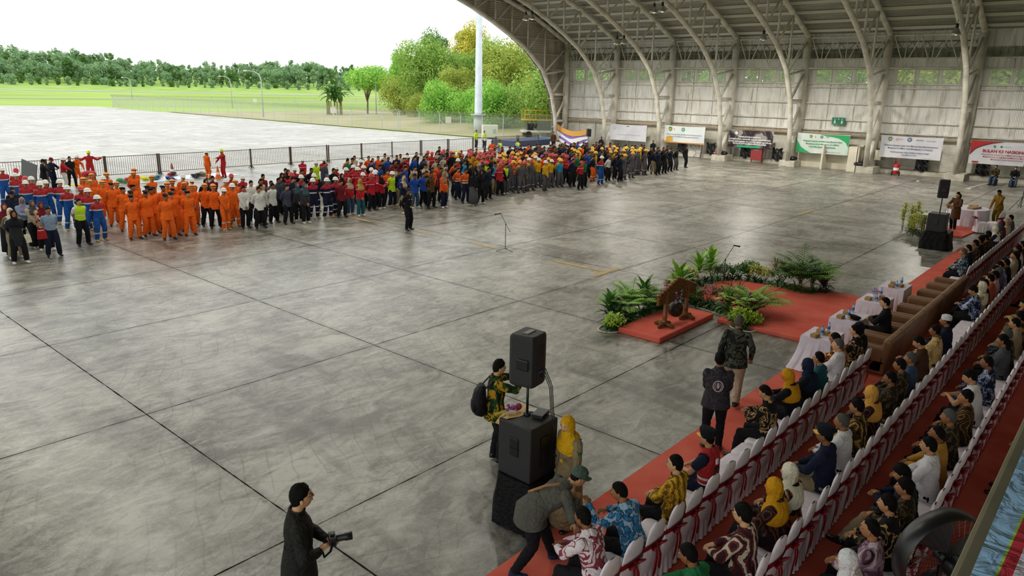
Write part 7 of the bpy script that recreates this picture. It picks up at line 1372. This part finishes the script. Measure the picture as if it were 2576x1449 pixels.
# ---------------------------------------------------------------- crowd barriers
M_bar = mat('barrier_steel', '4a4038', .6)
def make_barrier():
    t = empty('crowd_barrier'); L = 3.05
    mb = MB(); mb.tube((-L/2, 0, 1.25), (L/2, 0, 1.25), .022, n=6); mb.tube((-L/2, 0, .18), (L/2, 0, .18), .022, n=6); [mb.box((s*L/2, 0, .66), (.09, .05, 1.3)) for s in (-1, 1)]; part('frame', mb, M_bar, t)
    mb = MB(); [mb.tube((-L/2+L*k/24, 0, .18), (-L/2+L*k/24, 0, 1.25), .011, n=5) for k in range(1, 24)]; part('railing_bars', mb, M_bar, t)
    mb = MB(); [mb.path([(s*L/2, -.35, .02), (s*L/2, 0, .2), (s*L/2, .35, .02)], .02, 5) for s in (-1, 1)]; part('feet', mb, M_bar, t); return t
b0 = make_barrier(); k = 0; x = 1.0
while x < 56:
    b = b0 if k == 0 else copy_tree(b0); b.location = (x+1.57, 46.95+.25*math.sin(k*1.7)*.3, 0); b.rotation_euler = (0, 0, .01*math.sin(k*2)); k += 1; tag(b, 'dark steel crowd barrier, %s from the left along the apron edge' % ord_(k), 'barrier', 'crowd barriers along the hangar opening'); x += 3.13
# display board, cones, gear on white sheets near the barrier
t = empty('display_board', (10.9, 40.6, 0), R(-70), 'grey leaning display board at the far left', 'board'); mb = MB(); mb.box((0, 0, 1.0), (1.0, .05, 1.7), rot=Matrix.Rotation(R(14), 3, 'Y')); part('panel', mb, mat('board_grey', '5e6062', .6), t); mb = MB(); mb.tube((-.5, .05, 0), (-.35, .03, 1.85), .02); mb.tube((.4, .3, 0), (.1, .03, 1.6), .02); part('leg', mb, M_black, t)
def cone(x, y, c, lab):
    t = empty('traffic_cone', (x, y, 0), 0, lab, 'cone'); mb = MB(); mb.box((0, 0, .02), (.42, .42, .04)); mb.lathe([(.17, .03), (.03, .75), (.001, .76)], n=18); part('cone_body', mb, c, t, smooth=False); mb = MB(); mb.lathe([(.128, .25), (.088, .45)], n=18); part('band', mb, INKW, t)
M_cone = mat('cone_orange', 'e0641c', .5); cone(20.2, 46.1, mat('cone_brown', '8a4a38', .6), 'brownish traffic cone beside the barrier'); cone(21.55, 42.9, M_cone, 'bright orange traffic cone between the pair and the parade')
for (x, y, sx, sy, c, lab) in ((17.5, 44.2, 3.4, 1.4, 'c9ccd2', 'pale sheet spread behind the orange block'), (21.3, 44.6, 4.2, 1.8, 'd2dae4', 'white-blue sheet spread with rescue gear'), (15.0, 44.9, 2.0, 1.0, 'c8b830', 'yellow mat under the cardboard box')):
    mb = MB(); mb.grid(lambda u, v: (x+(u-.5)*sx, y+(v-.5)*sy, .012+.012*math.sin(u*20)*math.sin(v*13)), 16, 10); tag(mb.build('ground_sheet', mat('sheet_'+c, c, .8), smooth=True), lab, 'sheet')
GC = ['20241c', 'c8c428', '2a4a8a', 'a82a34', '1c1c1e', '6a6a4a', '2a8a5a']
for k, (x, y, lab) in enumerate(((17.0, 44.6, 'dark coiled rescue rope on the pale sheet'), (17.8, 44.2, 'yellow and black harness on the pale sheet'), (18.4, 44.4, 'green hose bundle on the pale sheet'), (19.9, 45.6, 'dark gear bundle by the brown cone'), (20.6, 43.9, 'black bag of gear on the white-blue sheet'), (21.2, 44.2, 'olive bag of gear left of the orange cone'), (16.4, 43.9, 'small red kit bag on the floor'), (19.0, 43.6, 'blue strap bundle on the white-blue sheet'))):
    mb = MB()
    for q in range(5): a = rnd.uniform(0, 6.28); mb.ell((x+.2*math.cos(a)*q/4, y+.2*math.sin(a)*q/4, .1+.03*q), (rnd.uniform(.12, .25), rnd.uniform(.12, .2), rnd.uniform(.06, .14)), q % 2, 10, 6, Matrix.Rotation(a, 3, 'Z'))
    mb.path([(x+.3*math.cos(q*.7), y+.25*math.sin(q*.7), .06+.02*(q % 3)) for q in range(12)], .02, 5, 1); tag(mb.build('rescue_gear', [mat('gear_%d' % k, GC[[4, 1, 6, 4, 4, 5, 3, 2][k]], .7), mat('gear_strap_%d' % k, GC[k % 7], .7)], smooth=True), lab, 'rescue gear')
mb = MB(); mb.box((14.9, 45.0, .22), (.6, .45, .42)); tag(mb.build('cardboard_box', M_kraft, bevel=.005), 'open cardboard box under the red bag by the barrier', 'box')
mb = MB(); mb.ell((15.0, 45.0, .58), (.42, .24, .16), n=14, k=8); mb.box((15.0, 45.0, .50), (.7, .38, .12)); tag(mb.build('red_bag', mat('red_bag', 'a82a38', .7), smooth=True), 'red bag lying on the cardboard box', 'bag')
t = empty('water_bottle', (17.6, 26.75, 0), 0, 'clear water bottle on the floor before the white shirts', 'bottle'); mb = MB(); mb.lathe([(.001, 0), (.035, 0), (.035, .16), (.015, .2), (.015, .22)], n=10); part('bottle_body', mb, M_water, t, smooth=True); mb = MB(); mb.lathe([(.037, .06), (.037, .12)], n=10); part('label', mb, M_lbl, t)
for bx, by, m_, lab in ((6.76, 26.42, C['cream'], 'cream handbag carried beside the black headscarf'), (7.35, 26.9, C['cream'], 'cream shoulder bag of the one in grey headscarf'), (7.3, 26.75, C['red'], 'red folder bag held by the crimson headscarf')): mb = MB(); mb.box((bx, by, .78), (.28, .10, .26), taper=.8); mb.path([(bx-.1, by, .9), (bx-.06, by, 1.1), (bx+.06, by, 1.1), (bx+.1, by, .9)], .01, 5); tag(mb.build('handbag', m_, bevel=.02), lab, 'bag')
# ---------------------------------------------------------------- apron furniture outside
M_galv = mat('galvanised_pole', 'b8bcbe', .5); M_mast = noisy('mast_paint', 'c4ccd2', 'b2bac0', 1, .5)
t = empty('light_mast', (68.6, 66.2, 0), 0, 'tall pale tapering mast rising before the near wood', 'mast'); mb = MB(); mb.loft([((0, 0, 0), .62, .62), ((0, 0, 1.8), .60, .60), ((0, 0, 1.9), .50, .50), ((0, 0, 22), .30, .30)], 18); part('mast_tube', mb, M_mast, t, smooth=True); mb = MB(); mb.tube((0, 0, 2.3), (0, 0, 2.42), 1.0, n=20); part('collar', mb, M_mast, t)
def lamp_post(px, py, top, arm, lab):
    x, y = floor_at(px, py); t = empty('street_lamp', (x, y, 0), 0, lab, 'street lamp', 'street lamps beyond the fence'); ax = -CR.x*arm; ay = -CR.y*arm
    mb = MB(); mb.loft([((0, 0, 0), .12, .12), ((0, 0, top*.8), .08, .08), ((ax*.15, ay*.15, top*.93), .07, .07), ((ax*.5, ay*.5, top*.99), .06, .06), ((ax, ay, top), .05, .05)], 8); part('pole', mb, M_galv, t, smooth=True)
    mb = MB(); mb.ell((ax*1.15, ay*1.15, top-.03), (.45, .3, .12), n=10, k=6); part('lamp_head', mb, M_white, t, smooth=True)
lamp_post(663, 293, 7.7, 2.3, 'curved street lamp standing left on the grass'); lamp_post(947, 288, 8.3, 2.2, 'curved street lamp before the flat-crowned tree'); lamp_post(1354, 305, 9.4, 1.6, 'curved street lamp under the hangar arch'); lamp_post(333, 250, 6.5, 2, 'small distant street lamp beyond the fence corner'); lamp_post(585, 272, 7.0, 2, 'thin distant street lamp left of the tall one')
t = empty('electric_cabinet', (63.7, 59.6, 0), R(-35), 'white electric cabinet at the foot of the mast', 'cabinet'); mb = MB(); mb.box((0, 0, .75), (1.8, .8, 1.5)); part('cabinet_body', mb, M_white, t, bevel=.02); mb = MB(); mb.box((.5, -.42, .8), (.35, .03, .45)); part('door_panel', mb, mat('cabinet_plate', 'a8adb0', .5), t)
M_mesh = mat('chain_link', 'a4ab9c', .7, alpha=.28)
def fence(pts, h, lab, pit=3.1):
    t = empty('chain_link_fence', (*pts[0], 0), 0, lab, 'fence'); O = Vector((*pts[0], 0)); mb = MB(); n = 0; mp = MB()
    for (a, b) in zip(pts, pts[1:]):
        A = Vector((*a, 0))-O; B_ = Vector((*b, 0))-O; d = B_-A; L = d.length; mb.quad(A+V3(0, 0, .05), B_+V3(0, 0, .05), B_+V3(0, 0, h), A+V3(0, 0, h)); u = d/L; nn = V3(u.y, -u.x, 0); mb.quad(A+V3(0, 0, h), B_+V3(0, 0, h), B_+nn*.4+V3(0, 0, h+.45), A+nn*.4+V3(0, 0, h+.45))
        for k in range(int(L/pit)+1):
            p = A+u*k*pit; q = MB(); q.path([tuple(p), tuple(p+V3(0, 0, h)), tuple(p+nn*.4+V3(0, 0, h+.45))], .05, 6)
            if n % 4 == 0: q.tube(p+V3(0, 0, h*.75), p+u*1.5-nn*.2, .035, n=5)
            part('fence_post', q, M_galv, t); n += 1
    part('wire_mesh', mb, M_mesh, t)
fence([(63.3, 170), (63.2, 116), (63.8, 76), (66.5, 60), (71, 52)], 2.3, 'chain-link fence with slanted tops along the right side of the apron', 3.3); fence([(63.3, 170), (100, 158), (175, 128)], 2.2, 'far chain-link fence turning away from the apron corner', 5)
for px, py, X, w_, h_, lab in ((839, 300, 0, .9, 1.5, 'white box sign on a post by the banana clump'), (1128, 326, 0, .8, 1.3, 'small white sign on the fence before the wood'), (643, 272, 0, .9, 1.6, 'small round white sign on the grass')):
    x, y = floor_at(px, py); t = empty('sign', (x, y, 0), R(-40), lab, 'sign'); mb = MB(); mb.box((0, 0, h_), (w_, .15, w_*1.1)); part('sign_plate', mb, M_white, t, bevel=.02); mb = MB(); mb.tube((0, 0, 0), (0, 0, h_), .05); part('post', mb, M_galv, t)
# service truck and platforms at the hangar corner
t = empty('service_truck', (69.5, 56.8, 0), R(-38), 'white service vehicle with yellow railing at the hangar corner', 'truck')
mb = MB(); mb.box((0, 0, .75), (4.4, 1.9, .25)); part('chassis', mb, M_white, t, bevel=.03); mb = MB(); mb.box((-.2, 0, 1.3), (2.8, 1.5, .75)); [mb.tube((-1.2+.5*k, -.8, 1.2), (-1.0+.5*k, -.8, 1.7), .16, n=10) for k in range(5)]; part('engine_unit', mb, M_black, t, bevel=.04); mb = MB(); mb.box((0, 0, 2.1), (4.2, 1.9, .12)); part('deck', mb, mat('deck_yellow', 'c9a02c', .5), t)
mb = MB(); [mb.tube((-2+k*1.33, s*.9, 2.15), (-2+k*1.33, s*.9, 3.2), .04, n=6) for k in range(4) for s in (-1, 1)]; [mb.tube((-2, s*.9, z), (2, s*.9, z), .04, n=6) for s in (-1, 1) for z in (2.7, 3.2)]; part('railing', mb, mat('rail_yellow', 'd8a81c', .5), t)
mb = MB(); mb.box((1.9, 0, 1.3), (.8, 1.7, .9)); part('cab', mb, M_white, t, bevel=.05)
for sx in (-1.5, 1.5):
    for sy in (-.9, .9): mb = MB(); mb.tube((sx, sy-.12, .4), (sx, sy+.12, .4), .4, n=18); part('wheel', mb, M_black, t)
mb = MB(); mb.box((59.5, 50.3, .3), (7.5, 3.2, .55)); tag(mb.build('steel_platform', mat('dark_blue_platform', '2c3c5e', .6), bevel=.03), 'low dark blue platform beyond the barrier at the front truss', 'platform')
mb = MB(); mb.box((63.5, 52.6, .25), (5, 2.4, .3)); tag(mb.build('steel_platform', mat('grey_blue_platform', '6a7a98', .6), bevel=.03), 'pale blue ramp behind the dark blue platform', 'platform')
